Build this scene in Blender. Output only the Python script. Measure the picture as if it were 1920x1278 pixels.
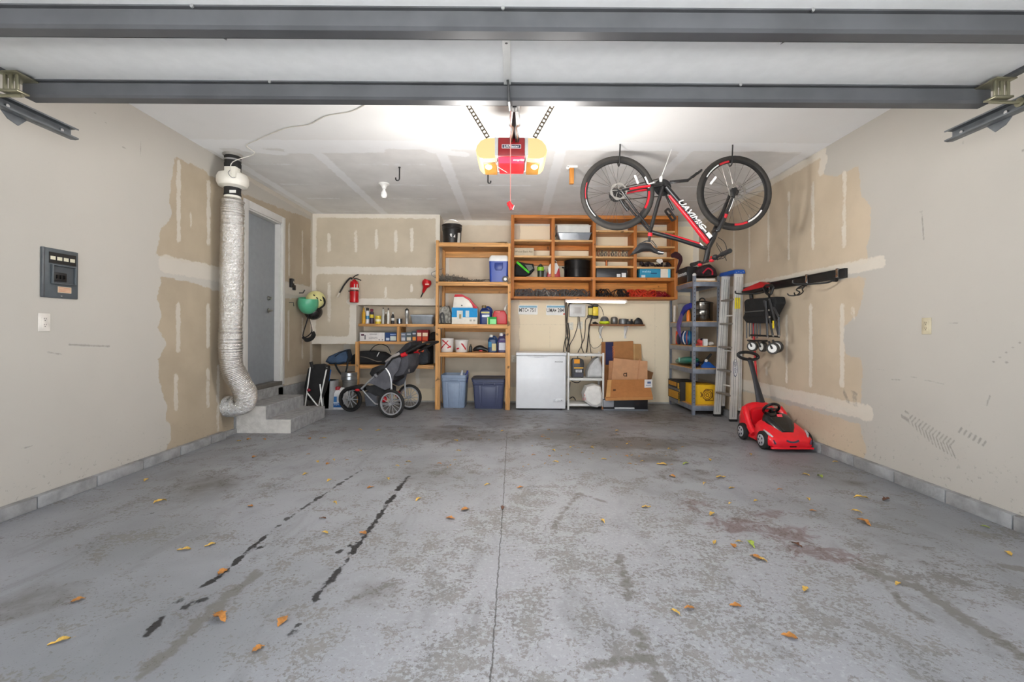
import bpy, bmesh, math, random
import numpy as np
from mathutils import Vector, Matrix, Euler

for o in list(bpy.data.objects): bpy.data.objects.remove(o, do_unlink=True)
SC = bpy.context.scene
COL = SC.collection
random.seed(7)
PI = math.pi

# ------------------------------------------------------------------ camera
F, VX, VY, ROLL, HC = 853.33, 962.0, 621.0, 0.0065, 1.12
cr, sr = math.cos(ROLL), math.sin(ROLL)
cam = bpy.data.objects.new('camera', bpy.data.cameras.new('camera'))
COL.objects.link(cam)
cam.data.sensor_width = 36.0
cam.data.lens = 16.0
cam.data.shift_x = (960 - VX) / 1920.0
cam.data.shift_y = -(639 - VY) / 1920.0
cam.data.clip_start = 0.02
cam.matrix_world = Matrix(((cr, -sr, 0, 0), (0, 0, -1, 0), (sr, cr, 0, HC), (0, 0, 0, 1)))
SC.camera = cam

# ------------------------------------------------------------------ daylight and exposure
wd = bpy.data.worlds.new('overcast_sky'); SC.world = wd; wd.use_nodes = True
bg = wd.node_tree.nodes['Background']
bg.inputs[0].default_value = (0.84, 0.92, 1.0, 1); bg.inputs[1].default_value = 2.5
SC.view_settings.view_transform = 'Standard'; SC.view_settings.look = 'None'
SC.view_settings.gamma = 1.0; SC.view_settings.use_curve_mapping = False
SC.view_settings.exposure = 0.76
OPENER_W, TUBE_W, BULB_W = 36.0, 2.6, 0.0
bounce_sun = bpy.data.objects.new('bounce_sun', bpy.data.lights.new('bounce_sun', 'SUN')); COL.objects.link(bounce_sun)
bounce_sun.data.energy = 60.0; bounce_sun.data.angle = 0.03; bounce_sun.data.color = (0.97, 0.98, 1.0); bounce_sun.rotation_euler = (math.radians(-38), 0, math.radians(12))   # added behind the house: driveway bounce brightens ceiling and raised door


# ------------------------------------------------------------------ pixel -> place
def rayn(x, y):
    dx, dy = x - VX, y - VY
    return (cr * dx + sr * dy) / F, (-sr * dx + cr * dy) / F
def W(x, y, Y):                       # on the plane at distance Y
    a, b = rayn(x, y); return Vector((a * Y, Y, HC - b * Y))
def WF(x, y, z=0.0):                  # on the floor (or height z)
    a, b = rayn(x, y); Y = (HC - z) / b; return Vector((a * Y, Y, z))
def WX(x, y, X):                      # on a side wall
    a, b = rayn(x, y); Y = X / a; return Vector((X, Y, HC - b * Y))
def px(Y): return Y / F               # metres per pixel at distance Y

# ------------------------------------------------------------------ materials
def lin(c):
    return tuple((v / 12.92 if v <= 0.04045 else ((v + 0.055) / 1.055) ** 2.4) for v in [x / 255.0 for x in c])
class NT:
    def __init__(s, name):
        s.m = bpy.data.materials.new(name); s.m.use_nodes = True
        s.t = s.m.node_tree; s.b = s.t.nodes['Principled BSDF']
    def new(s, t): return s.t.nodes.new(t)
    def put(s, sock, v):
        if isinstance(v, bpy.types.NodeSocket): s.t.links.new(v, sock)
        elif isinstance(v, (tuple, list)) and len(v) == 3 and sock.type == 'RGBA': sock.default_value = (*v, 1)
        else: sock.default_value = v
    def coord(s, scale=(1, 1, 1), kind='Object', rot=(0, 0, 0)):
        tc = s.new('ShaderNodeTexCoord'); mp = s.new('ShaderNodeMapping')
        s.t.links.new(tc.outputs[kind], mp.inputs[0]); mp.inputs['Scale'].default_value = scale
        mp.inputs['Rotation'].default_value = rot
        return mp.outputs[0]
    def pos(s, scale=(1, 1, 1)):
        g = s.new('ShaderNodeNewGeometry'); mp = s.new('ShaderNodeMapping')
        s.t.links.new(g.outputs['Position'], mp.inputs[0]); mp.inputs['Scale'].default_value = scale
        return mp.outputs[0]
    def noise(s, vec, scale, detail=4, rough=0.55, dist=0.0):
        n = s.new('ShaderNodeTexNoise'); s.put(n.inputs['Vector'], vec)
        n.inputs['Scale'].default_value = scale; n.inputs['Detail'].default_value = detail
        n.inputs['Roughness'].default_value = rough; n.inputs['Distortion'].default_value = dist
        return n.outputs[0]
    def math(s, op, a, b=0.0, c=0.0, clamp=False):
        n = s.new('ShaderNodeMath'); n.operation = op; n.use_clamp = clamp
        s.put(n.inputs[0], a); s.put(n.inputs[1], b); s.put(n.inputs[2], c); return n.outputs[0]
    def step(s, v, lo, hi):
        n = s.new('ShaderNodeMapRange'); n.interpolation_type = 'SMOOTHSTEP'
        s.put(n.inputs[0], v); n.inputs[1].default_value = lo; n.inputs[2].default_value = hi
        return n.outputs[0]
    def mix(s, f, a, b, mode='MIX'):
        n = s.new('ShaderNodeMix'); n.data_type = 'RGBA'; n.blend_type = mode
        s.put(n.inputs[0], f); s.put(n.inputs[6], a); s.put(n.inputs[7], b); return n.outputs[2]
    def attr(s, name):
        n = s.new('ShaderNodeAttribute'); n.attribute_name = name; return n.outputs['Fac']
    def bump(s, h, strength, dist=0.01):
        n = s.new('ShaderNodeBump'); n.inputs['Strength'].default_value = strength
        n.inputs['Distance'].default_value = dist; s.put(n.inputs['Height'], h)
        s.t.links.new(n.outputs[0], s.b.inputs['Normal'])
    def base(s, v): s.put(s.b.inputs['Base Color'], v)
    def set(s, **k):
        for kk, v in k.items(): s.put(s.b.inputs[kk.replace('_', ' ')], v)
_M = {}
def mat(name, c, rough=0.5, metal=0.0, var=0.12, scale=14, bump=0.0, bscale=60, spec=None, coat=0.0, trans=0.0, alpha=None):
    """plain painted / plastic / metal surface with slight procedural variation"""
    if name in _M: return _M[name]
    n = NT(name); c = lin(c); v = n.coord()
    nz = n.noise(v, scale, 3)
    n.base(n.mix(n.step(nz, 0.3, 0.7), tuple(x * (1 - var) for x in c), tuple(min(1, x * (1 + var * .6)) for x in c)))
    n.set(Roughness=rough, Metallic=metal)
    if spec is not None: n.b.inputs['Specular IOR Level'].default_value = spec
    if coat: n.b.inputs['Coat Weight'].default_value = coat
    if trans: n.b.inputs['Transmission Weight'].default_value = trans
    if alpha is not None: n.b.inputs['Alpha'].default_value = alpha
    if bump: n.bump(n.noise(v, bscale, 4), bump)
    _M[name] = n.m; return n.m
def wood(name, c, axis, dark=0.6, rough=0.6):
    if name in _M: return _M[name]
    n = NT(name); c = lin(c)
    sc = [14, 14, 14]; sc[axis] = 0.9
    v = n.pos(tuple(sc))
    g = n.noise(v, 2.2, 6, 0.62, 0.6)
    fine = n.noise(n.pos(tuple(5 * q for q in sc)), 3.0, 2)
    kn = n.noise(n.pos((3.2, 3.2, 3.2)), 3.4, 1, 0.4)
    a = n.mix(n.step(g, 0.32, 0.68), tuple(x * dark for x in c), tuple(min(1, x * 1.12) for x in c))
    a = n.mix(n.step(kn, 0.70, 0.76), a, tuple(x * 0.3 for x in c))
    a = n.mix(n.math('MULTIPLY', n.step(fine, 0.5, 0.8), 0.25), a, tuple(x * 0.5 for x in c))
    n.base(a); n.set(Roughness=rough); n.bump(g, 0.08, 0.003)
    _M[name] = n.m; return n.m

# ------------------------------------------------------------------ mesh builder
WLOC = {}
class MB:
    def __init__(s, M=None): s.v = []; s.f = []; s.mi = []; s.cur = 0; s.M = M
    def add(s, vs, fs):
        b = len(s.v)
        for p in vs:
            p = Vector(p); s.v.append(s.M @ p if s.M is not None else p)
        for f in fs: s.f.append(tuple(i + b for i in f)); s.mi.append(s.cur)
        return s
    def box(s, a, b, R=None):
        x0, y0, z0 = a; x1, y1, z1 = b
        x0, x1 = min(x0, x1), max(x0, x1); y0, y1 = min(y0, y1), max(y0, y1); z0, z1 = min(z0, z1), max(z0, z1)
        vs = [(x0, y0, z0), (x1, y0, z0), (x1, y1, z0), (x0, y1, z0), (x0, y0, z1), (x1, y0, z1), (x1, y1, z1), (x0, y1, z1)]
        if R is not None: vs = [R @ Vector(p) for p in vs]
        return s.add(vs, [(0, 3, 2, 1), (4, 5, 6, 7), (0, 1, 5, 4), (1, 2, 6, 5), (2, 3, 7, 6), (3, 0, 4, 7)])
    def hexa(s, bot, top):            # two quads
        return s.add(list(bot) + list(top), [(0, 3, 2, 1), (4, 5, 6, 7), (0, 1, 5, 4), (1, 2, 6, 5), (2, 3, 7, 6), (3, 0, 4, 7)])
    def beam(s, p0, p1, w, h, up=(0, 0, 1)):
        p0, p1 = Vector(p0), Vector(p1); d = (p1 - p0).normalized(); up = Vector(up)
        if abs(d.dot(up)) > 0.99: up = Vector((0, 1, 0))
        a = d.cross(up).normalized() * w / 2; b = a.normalized().cross(d).normalized() * h / 2
        return s.hexa([p0 - a - b, p0 + a - b, p0 + a + b, p0 - a + b], [p1 - a - b, p1 + a - b, p1 + a + b, p1 - a + b])
    def tube(s, pts, r, n=8, closed=False, caps=True, flat=None):
        pts = [Vector(p) for p in pts]; m = len(pts)
        rs = r if isinstance(r, (list, tuple)) else [r] * m
        T = []
        for i in range(m):
            a = pts[(i - 1) % m] if (closed or i > 0) else pts[i]
            b = pts[(i + 1) % m] if (closed or i < m - 1) else pts[i]
            t = b - a; T.append(t.normalized() if t.length > 1e-9 else Vector((0, 0, 1)))
        ref = Vector((0, 0, 1)) if abs(T[0].z) < 0.9 else Vector((1, 0, 0))
        N = (ref - T[0] * ref.dot(T[0])).normalized(); vs = []
        for i in range(m):
            N = (N - T[i] * N.dot(T[i])).normalized(); B = T[i].cross(N)
            for k in range(n):
                a = 2 * PI * k / n
                fl = flat if flat else 1.0
                vs.append(pts[i] + N * math.cos(a) * rs[i] + B * math.sin(a) * rs[i] * fl)
        fs = []
        for i in range(m if closed else m - 1):
            j = (i + 1) % m
            for k in range(n):
                l = (k + 1) % n; fs.append((i * n + k, i * n + l, j * n + l, j * n + k))
        if caps and not closed:
            fs.append(tuple(range(n - 1, -1, -1))); fs.append(tuple((m - 1) * n + k for k in range(n)))
        return s.add(vs, fs)
    def cyl(s, p0, p1, r0, r1=None, n=16, caps=True):
        return s.tube([p0, p1], [r0, r0 if r1 is None else r1], n, caps=caps)
    def lathe(s, prof, c=(0, 0, 0), axis=(0, 0, 1), n=20, sx=1.0, sy=1.0, ring=False):
        c = Vector(c); ax = Vector(axis).normalized()
        ref = Vector((1, 0, 0)) if abs(ax.x) < 0.9 else Vector((0, 1, 0))
        A = (ref - ax * ref.dot(ax)).normalized(); B = ax.cross(A); vs = []
        for (r, h) in prof:
            for k in range(n):
                a = 2 * PI * k / n; vs.append(c + ax * h + A * math.cos(a) * r * sx + B * math.sin(a) * r * sy)
        fs = []
        for i in range(len(prof) - 1):
            for k in range(n):
                l = (k + 1) % n; fs.append((i * n + k, i * n + l, (i + 1) * n + l, (i + 1) * n + k))
        if ring:
            e = (len(prof) - 1) * n; fs += [(e + k, e + (k + 1) % n, (k + 1) % n, k) for k in range(n)]
            return s.add(vs, fs)
        if prof[0][0] > 1e-6: fs.append(tuple(range(n - 1, -1, -1)))
        if prof[-1][0] > 1e-6: fs.append(tuple((len(prof) - 1) * n + k for k in range(n)))
        return s.add(vs, fs)
    def ell(s, c, r, nu=16, nv=10, R=None, top=PI, jit=0.0):
        c = Vector(c); vs = []; fs = []
        for j in range(nv + 1):
            th = top * j / nv
            for i in range(nu):
                a = 2 * PI * i / nu
                p = Vector((r[0] * math.sin(th) * math.cos(a), r[1] * math.sin(th) * math.sin(a), r[2] * math.cos(th)))
                if jit: p *= 1 + jit * (random.random() - 0.5)
                if R is not None: p = R @ p
                vs.append(c + p)
        for j in range(nv):
            for i in range(nu):
                k = (i + 1) % nu; fs.append((j * nu + i, (j + 1) * nu + i, (j + 1) * nu + k, j * nu + k))
        return s.add(vs, fs)
    def prism(s, poly, d, o=(0, 0, 0)):     # poly: list of 3d points (planar), extruded by vector d
        d = Vector(d); n = len(poly); P = [Vector(p) + Vector(o) for p in poly]
        vs = P + [p + d for p in P]
        fs = [tuple(range(n)), tuple(range(2 * n - 1, n - 1, -1))] + [(i, i + n, (i + 1) % n + n, (i + 1) % n) for i in range(n)]
        return s.add(vs, fs)
    def grid(s, fn, nu, nv, closeu=False):
        vs = [fn(i / (nu if closeu else nu - 1), j / (nv - 1)) for j in range(nv) for i in range(nu)]
        fs = []
        for j in range(nv - 1):
            for i in range(nu if closeu else nu - 1):
                k = (i + 1) % nu; fs.append((j * nu + i, j * nu + k, (j + 1) * nu + k, (j + 1) * nu + i))
        return s.add(vs, fs)
    def loft(s, rings, caps=True):
        n = len(rings[0]); vs = [p for r in rings for p in r]; fs = []
        for j in range(len(rings) - 1):
            for i in range(n):
                k = (i + 1) % n; fs.append((j * n + i, j * n + k, (j + 1) * n + k, (j + 1) * n + i))
        if caps: fs.append(tuple(range(n - 1, -1, -1))); fs.append(tuple((len(rings) - 1) * n + k for k in range(n)))
        return s.add(vs, fs)
    def build(s, name, mats, parent=None, bevel=0.0, smooth=True, seg=2, subsurf=0, fixn=True):
        me = bpy.data.meshes.new(name)
        if parent is not None: org = WLOC[parent]
        else:
            xs = [p.x for p in s.v]; ys = [p.y for p in s.v]; zs = [p.z for p in s.v]
            org = Vector(((min(xs) + max(xs)) / 2, (min(ys) + max(ys)) / 2, min(zs)))
        me.from_pydata([p - org for p in s.v], [], s.f)
        for m in (mats if isinstance(mats, (list, tuple)) else [mats]): me.materials.append(m)
        if any(s.mi):
            for p, i in zip(me.polygons, s.mi): p.material_index = i
        bm = bmesh.new(); bm.from_mesh(me)
        if fixn: bmesh.ops.recalc_face_normals(bm, faces=bm.faces[:])
        if bevel > 0:
            es = [e for e in bm.edges if len(e.link_faces) == 2 and e.calc_face_angle(0) > 0.5]
            bmesh.ops.bevel(bm, geom=es, offset=bevel, segments=seg, affect='EDGES', profile=0.5, clamp_overlap=True)
        bm.to_mesh(me); bm.free()
        if smooth:
            me.polygons.foreach_set('use_smooth', [True] * len(me.polygons))
            try: me.set_sharp_from_angle(angle=0.6)
            except Exception: pass
        me.update()
        o = bpy.data.objects.new(name, me); COL.objects.link(o)
        if parent is not None: o.parent = parent
        else: o.location = org
        WLOC[o] = org
        if subsurf:
            md = o.modifiers.new('round', 'SUBSURF'); md.levels = subsurf; md.render_levels = subsurf
        return o

def tag(o, label=None, cat=None, group=None, kind=None):
    if label: o['label'] = label
    if cat: o['category'] = cat
    if group: o['group'] = group
    if kind: o['kind'] = kind
    return o
def thing(name, loc, label, cat, group=None):
    o = bpy.data.objects.new(name, None); COL.objects.link(o); o.location = loc
    o.empty_display_size = 0.05; WLOC[o] = Vector(loc)
    return tag(o, label, cat, group)
def text(s, size, mt, parent, M, name='lettering', ext=0.0006, sx=1.0, shear=0.0, align='CENTER', bold=0.0):
    """flat lettering: local x right, y up; M places it in the world"""
    cu = bpy.data.curves.new('t', 'FONT'); cu.body = s; cu.size = size; cu.align_x = align; cu.align_y = 'CENTER'
    cu.extrude = ext; cu.shear = shear; cu.offset = bold * size; cu.resolution_u = 2
    ob = bpy.data.objects.new('t', cu); COL.objects.link(ob)
    dg = bpy.context.evaluated_depsgraph_get(); ev = ob.evaluated_get(dg); me = ev.to_mesh()
    mb = MB(M); mb.add([(v.co.x * sx, v.co.y, v.co.z) for v in me.vertices], [tuple(p.vertices) for p in me.polygons])
    ev.to_mesh_clear(); bpy.data.objects.remove(ob); bpy.data.curves.remove(cu)
    return mb.build(name, mt, parent, smooth=False)
def face_cam(p):      # lettering frame facing -Y at p
    return Matrix.Translation(p) @ Matrix.Rotation(PI / 2, 4, 'X')
def rect(mb, x0, y0, x1, y1, Yf, depth):   # box whose front shows as the pixel rectangle at distance Yf
    xm, ym = (x0 + x1) / 2, (y0 + y1) / 2
    return mb.box((W(x0, ym, Yf).x, Yf, W(xm, y1, Yf).z), (W(x1, ym, Yf).x, Yf + depth, W(xm, y0, Yf).z))
def arc(c, r, a0, a1, n, u=(1, 0, 0), v=(0, 0, 1)):
    c, u, v = Vector(c), Vector(u), Vector(v)
    return [c + u * r * math.cos(a0 + (a1 - a0) * i / (n - 1)) + v * r * math.sin(a0 + (a1 - a0) * i / (n - 1)) for i in range(n)]
def spline(pts, k=6):    # Catmull-Rom
    P = [Vector(p) for p in pts]; P = [P[0] * 2 - P[1]] + P + [P[-1] * 2 - P[-2]]; out = []
    for i in range(1, len(P) - 2):
        for j in range(k):
            t = j / k; a, b, c, d = P[i - 1:i + 3]
            out.append(0.5 * ((2 * b) + (c - a) * t + (2 * a - 5 * b + 4 * c - d) * t * t + (3 * b - a - 3 * c + d) * t ** 3))
    out.append(P[-2]); return out
# ================================================================== structure
XL, XL2, XR, YB, YF, HH = -2.99, -3.02, 2.92, 7.17, -0.4, 2.865
YST = 4.69                                   # where the left wall steps back
def seg_d(P, a, b):
    a, b = np.array(a, float), np.array(b, float); d = b - a
    t = np.clip(((P - a) @ d) / max(1e-9, d @ d), 0, 1); return np.linalg.norm(P - a - t[:, None] * d, axis=1)
def sdf_poly(P, poly):
    poly = np.array(poly, float); n = len(poly); dist = np.full(len(P), 1e9); ins = np.zeros(len(P), bool)
    for i in range(n):
        a, b = poly[i], poly[(i + 1) % n]; dist = np.minimum(dist, seg_d(P, a, b))
        cond = (a[1] > P[:, 1]) != (b[1] > P[:, 1])
        with np.errstate(divide='ignore', invalid='ignore'):
            xi = (b[0] - a[0]) * (P[:, 1] - a[1]) / (b[1] - a[1]) + a[0]
        ins ^= cond & (P[:, 0] < xi)
    return np.where(ins, -dist, dist)
def strips(P, L):
    d = np.full(len(P), 9.0)
    for (a, b, r) in L: d = np.minimum(d, seg_d(P, a, b) - r)
    return d
def poly_d(P, pts, r):
    d = np.full(len(P), 9.0)
    for a, b in zip(pts[:-1], pts[1:]): d = np.minimum(d, seg_d(P, a, b) - r)
    return d
def ticks(a, b, step, extra=()):
    n = max(1, int(round((b - a) / step))); return np.unique(np.round(np.concatenate([np.linspace(a, b, n + 1), [e for e in extra if a < e < b]]), 5))
def sheet(mb, us, vs, fn, hole=None):
    """fine sheet over ticks us x vs; fn(u, v) -> point; hole(uc, vc) -> skip"""
    nu, nv = len(us), len(vs); V = [fn(u, v) for v in vs for u in us]; Fc = []
    for j in range(nv - 1):
        for i in range(nu - 1):
            if hole and hole((us[i] + us[i + 1]) / 2, (vs[j] + vs[j + 1]) / 2): continue
            Fc.append((j * nu + i, j * nu + i + 1, (j + 1) * nu + i + 1, (j + 1) * nu + i))
    mb.add(V, Fc)
def fields(o, **k):
    n = len(o.data.vertices); co = np.zeros(n * 3); o.data.vertices.foreach_get('co', co)
    P = co.reshape(-1, 3) + np.array(WLOC[o])
    for name, fn in k.items():
        a = o.data.attributes.new(name, 'FLOAT', 'POINT'); a.data.foreach_set('value', np.asarray(fn(P), dtype=np.float32))
def struct(o): o['kind'] = 'structure'; return o

def drywall(name, paint, raw, mud, dirt=0.0, edge=0.09):
    n = NT(name); v = n.pos()
    wob = n.math('SUBTRACT', n.noise(v, 9, 4, 0.6), 0.5)
    wob2 = n.math('SUBTRACT', n.noise(v, 40, 3, 0.6), 0.5)
    low = n.noise(v, 1.1, 3)
    dr = n.math('ADD', n.attr('raw'), n.math('ADD', n.math('MULTIPLY', wob, edge), n.math('MULTIPLY', wob2, 0.02)))
    israw = n.step(dr, 0.006, -0.006)
    dm = n.math('ADD', n.attr('mud'), n.math('ADD', n.math('MULTIPLY', wob, 0.05), n.math('MULTIPLY', wob2, 0.03)))
    ismud = n.math('MULTIPLY', n.step(dm, 0.008, -0.008), n.math('ADD', 0.62, n.math('MULTIPLY', n.noise(v, 7, 3), 0.5)), clamp=True)
    p, r, m = lin(paint), lin(raw), lin(mud)
    pc = n.mix(n.step(low, 0.3, 0.7), tuple(x * 0.95 for x in p), p)
    rc = n.mix(n.step(n.noise(v, 2.3, 4), 0.3, 0.7), tuple(x * 0.92 for x in r), tuple(min(1, x * 1.05) for x in r))
    c = n.mix(israw, pc, rc)
    c = n.mix(ismud, c, m)
    sc = n.math('MULTIPLY', n.step(n.math('ADD', n.attr('scuff'), n.math('MULTIPLY', wob2, 0.012)), 0.004, -0.004), 0.55)
    c = n.mix(sc, c, tuple(x * 0.35 for x in p))
    sp = n.math('MULTIPLY', n.step(n.noise(v, 34, 5, 0.7), 0.60, 0.66), n.math('ADD', 0.03, n.math('MULTIPLY', n.attr('dirt'), 0.75)), clamp=True)
    c = n.mix(sp, c, tuple(x * 0.42 for x in p))
    n.base(c); n.set(Roughness=0.85); n.b.inputs['Specular IOR Level'].default_value = 0.25
    h = n.math('ADD', n.math('MULTIPLY', ismud, 0.5), n.math('MULTIPLY', n.noise(v, 90, 3), 0.25))
    n.bump(h, 0.25, 0.003)
    return n.m
PAINT, RAW, MUD = (183, 178, 170), (170, 156, 136), (194, 187, 176)
M_left = drywall('painted_drywall_left', PAINT, RAW, MUD)
M_back = drywall('tan_drywall', (243, 228, 200), (216, 202, 181), (218, 211, 200), edge=0.05)
M_soff = drywall('raw_drywall', (216, 210, 198), (194, 181, 161), (220, 213, 202), edge=0.04)
M_right = drywall('painted_drywall_right', PAINT, (192, 176, 154), (210, 202, 189))
M_ceil = drywall('ceiling_board', (240, 240, 240), (230, 229, 228), (243, 244, 246), edge=0.14)

# ---- left wall
DY0, DY1, DZ0, DZ1 = 5.16, 5.91, 0.43, 2.505           # door opening
mb = MB()
zs = ticks(0, HH, 0.03, [DZ0, DZ1] + list(np.arange(.93, 1.06, .008)))
sheet(mb, ticks(YF, YST, 0.03, np.arange(2.9, 3.5, .012)), zs, lambda u, v: (XL, u, v))
sheet(mb, ticks(YST, YB, 0.03, (DY0, DY1)), zs, lambda u, v: (XL2, u, v), hole=lambda u, v: DY0 < u < DY1 and DZ0 < v < DZ1)
mb.add([(XL, YST, 0), (XL2, YST, 0), (XL2, YST, HH), (XL, YST, HH)], [(0, 1, 2, 3)])
mb.box((XL2 - 0.12, YF, 0), (XL2 - 0.005, DY0, HH)); mb.box((XL2 - 0.12, DY1, 0), (XL2 - 0.005, YB, HH))
mb.box((XL2 - 0.12, DY0, 0), (XL2 - 0.005, DY1, DZ0)); mb.box((XL2 - 0.12, DY0, DZ1), (XL2 - 0.005, DY1, HH))
wl = struct(mb.build('wall_left', M_left, smooth=False, fixn=False))
def lw(x, y): q = WX(x, y, XL if x < 428 else XL2); return (q.y, q.z)
rawU = [lw(*p) for p in [(327, 293), (375, 315), (416, 344), (426, 350)]] + [(YB + .2, 2.81), (YB + .2, 1.78)] + [lw(*p) for p in [(426, 509), (300, 482), (291, 479), (303, 430), (324, 399), (316, 380)]]
rawL = [lw(*p) for p in [(300, 518), (295, 555), (302, 593), (295, 612), (311, 644), (297, 674), (300, 718), (307, 746), (316, 762), (310, 790), (321, 793), (319, 824), (303, 853)]] + [(4.75, -.1), (YB + .2, -.1), (YB + .2, 1.60)] + [lw(*p) for p in [(426, 551), (360, 530)]]
Lm = []
for (x, y0, y1, r) in [(335, 305, 450, .024), (391, 342, 455, .024), (358, 400, 425, .012), (334, 570, 655, .025), (390, 572, 648, .025), (330, 704, 766, .025), (390, 694, 760, .025),
                       (542, 420, 515, .022), (567, 435, 512, .022), (541, 582, 675, .022), (567, 597, 670, .022)]:
    Lm.append((lw(x, y0), lw(x, y1), r))
Lm += [((4.62, .1), (4.62, .75), .02), ((YB - .36, .4), (YB - .36, HH), .04), ((4.75, HH - .02), (YB, HH - .02), .035), ((3.9, 1.68), (YB, 1.68), .075), ((6.05, .43), (7.1, .43), .05)]
scL = [(lw(130, 646), lw(205, 649), .006), (lw(90, 660), lw(115, 664), .004), (lw(160, 195), lw(215, 245), .003), (lw(230, 275), lw(235, 277), .006), (lw(265, 260), lw(262, 300), .003),
       (lw(20, 850), lw(60, 835), .004), (lw(40, 930), lw(80, 905), .004)]
Pyz = lambda P: P[:, 1:3]
fields(wl, raw=lambda P: np.minimum(sdf_poly(Pyz(P), rawU), sdf_poly(Pyz(P), rawL)), mud=lambda P: strips(Pyz(P), Lm), scuff=lambda P: strips(Pyz(P), scL),
       dirt=lambda P: np.clip(1 - P[:, 2] / 0.5, 0, 1) ** 2)

# ---- right wall
mb = MB()
sheet(mb, ticks(YF, YB, 0.03, np.arange(2.35, 3.35, .008)), ticks(0, HH, 0.03, np.arange(.28, .80, .008)), lambda u, v: (XR, u, v))
mb.box((XR + 0.005, YF, 0), (XR + 0.12, YB, HH))
wr = struct(mb.build('wall_right', M_right, smooth=False, fixn=False))
def rw(x, y): q = WX(x, y, XR); return (q.y, q.z)
rawR1 = [rw(*p) for p in [(1538, 290), (1545, 325), (1570, 330), (1609, 312), (1615, 366), (1634, 386), (1626, 490)]] + [(YB + .2, 1.74), (YB + .2, 2.84)]
rawR2 = [rw(*p) for p in [(1626, 518), (1612, 586), (1581, 614), (1584, 664), (1615, 670), (1618, 721), (1612, 769)]] + [(YB + .2, .52), (YB + .2, 1.66)]
rawR3 = [rw(*p) for p in [(1612, 795), (1626, 850), (1615, 862)]] + [(3.4, -.1), (YB + .2, -.1), (YB + .2, .40)]
Rm = []
for (x, y0, y1, r) in [(1479, 362, 485, .02), (1524, 345, 465, .022), (1583, 325, 460, .022), (1376, 425, 500, .02), (1405, 405, 500, .02), (1441, 385, 488, .02),
                       (1475, 592, 715, .02), (1520, 575, 722, .026), (1579, 575, 720, .026), (1437, 690, 700, .02), (1600, 575, 600, .015)]:
    Rm.append((rw(x, y0), rw(x, y1), r))
Rm += [((3.62, 1.69), (YB, 1.69), .05), ((3.75, .47), (YB, .47), .065), ((4.3, HH - .03), (YB, HH - .03), .045), (rw(1540, 320), rw(1545, 300), .05)]
scR = []
for i in range(15):                                     # ridges left by a notched trowel
    x = 1690 + i * 6.5; y = 772 + i * 4
    scR.append((rw(x + 8, y - 2), rw(x, y + 7), .005)); scR.append((rw(x, y + 7), rw(x + 2 + i * .6, y + 12 + min(i, 9) * 2), .004))
for i in range(6): scR.append((rw(1803 + i * 9, 802 + i * 5), rw(1798 + i * 9, 810 + i * 5), .006))
for i in range(9): scR.append((rw(1580 + i * 4.2, 722 + i * 2.4), rw(1584 + i * 3.5, 752 + i * 1.6), .004))
scR += [(rw(1729, 405), rw(1732, 450), .005), (rw(1775, 604), rw(1795, 605), .004), (rw(1680, 405), rw(1730, 395), .002), (rw(1640, 690), rw(1770, 720), .002), (rw(1860, 680), rw(1915, 640), .004),
        (rw(1880, 685), rw(1890, 678), .006), (rw(1805, 265), rw(1806, 268), .006), (rw(1912, 290), rw(1920, 280), .006), (rw(1672, 711), rw(1690, 712), .004), (rw(1850, 760), rw(1856, 742), .004)]
fields(wr, raw=lambda P: np.minimum(np.minimum(sdf_poly(Pyz(P), rawR1), sdf_poly(Pyz(P), rawR2)), sdf_poly(Pyz(P), rawR3)), mud=lambda P: strips(Pyz(P), Rm), scuff=lambda P: strips(Pyz(P), scR),
       dirt=lambda P: np.clip(1 - P[:, 2] / 0.7, 0, 1) ** 2)

# ---- back wall and the boxed-out upper part
_sx = [W(x, 680, YB).x + d for x in (1031, 1228) for d in np.arange(-.02, .045, .005)]; _sz = [W(1090, 608.5, YB).z + d for d in np.arange(-.03, .035, .005)]
mb = MB(); sheet(mb, ticks(XL2, XR, 0.03, _sx), ticks(0, HH, 0.03, _sz), lambda u, v: (u, YB, v)); mb.box((XL2 - .12, YB + .005, 0), (XR + .12, YB + .12, HH))
wb = struct(mb.build('wall_back', M_back, smooth=False, fixn=False))
Pxz = lambda P: P[:, [0, 2]]
def bw(x, y, Y=YB): q = W(x, y, Y); return (q.x, q.z)
rawB = [(-3.2, -.2), (-2.0, -.2), (-2.0, .2), (.1, .25), (.1, 3), (3.2, 3), (3.2, 1.7), (2.5, 1.7), (2.5, -.2), (3.2, -.2), (3.2, 3.1), (-3.2, 3.1)]
Bm = [((-3, HH - .03), (3, HH - .03), .05), ((-1.07, 1.5), (-1.07, HH), .05), ((-1.5, .3), (-1.5, .95), .03), ((XR - .04, 0), (XR - .04, HH), .05), ((-2.62, .62), (-2.62, .95), .05), (bw(735, 628), bw(735, 650), .04)]
seams = [(bw(958, 608), bw(1225, 609), .001), (bw(1031, 612), bw(1031, 655), .001), (bw(1228, 565), bw(1228, 752), .001)] + [((bw(1228, y)[0] + .02, bw(1228, y)[1]), (bw(1228, y)[0] + .025, bw(1228, y)[1]), .004) for y in (581, 612, 632, 655, 688, 722)]
fields(wb, raw=lambda P: sdf_poly(Pxz(P), rawB), mud=lambda P: strips(Pxz(P), Bm), scuff=lambda P: strips(Pxz(P), seams), dirt=lambda P: P[:, 0] * 0)
SY, SX0, SX1, SZ0, SZ1 = 6.83, -2.353, -1.107, 0.912, 1.50
mb = MB()
sheet(mb, ticks(XL2, SX1, 0.03, (SX0,)), ticks(SZ0, HH, 0.03, (SZ1,)), lambda u, v: (u, SY, v), hole=lambda u, v: u > SX0 and v < SZ1)
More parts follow.
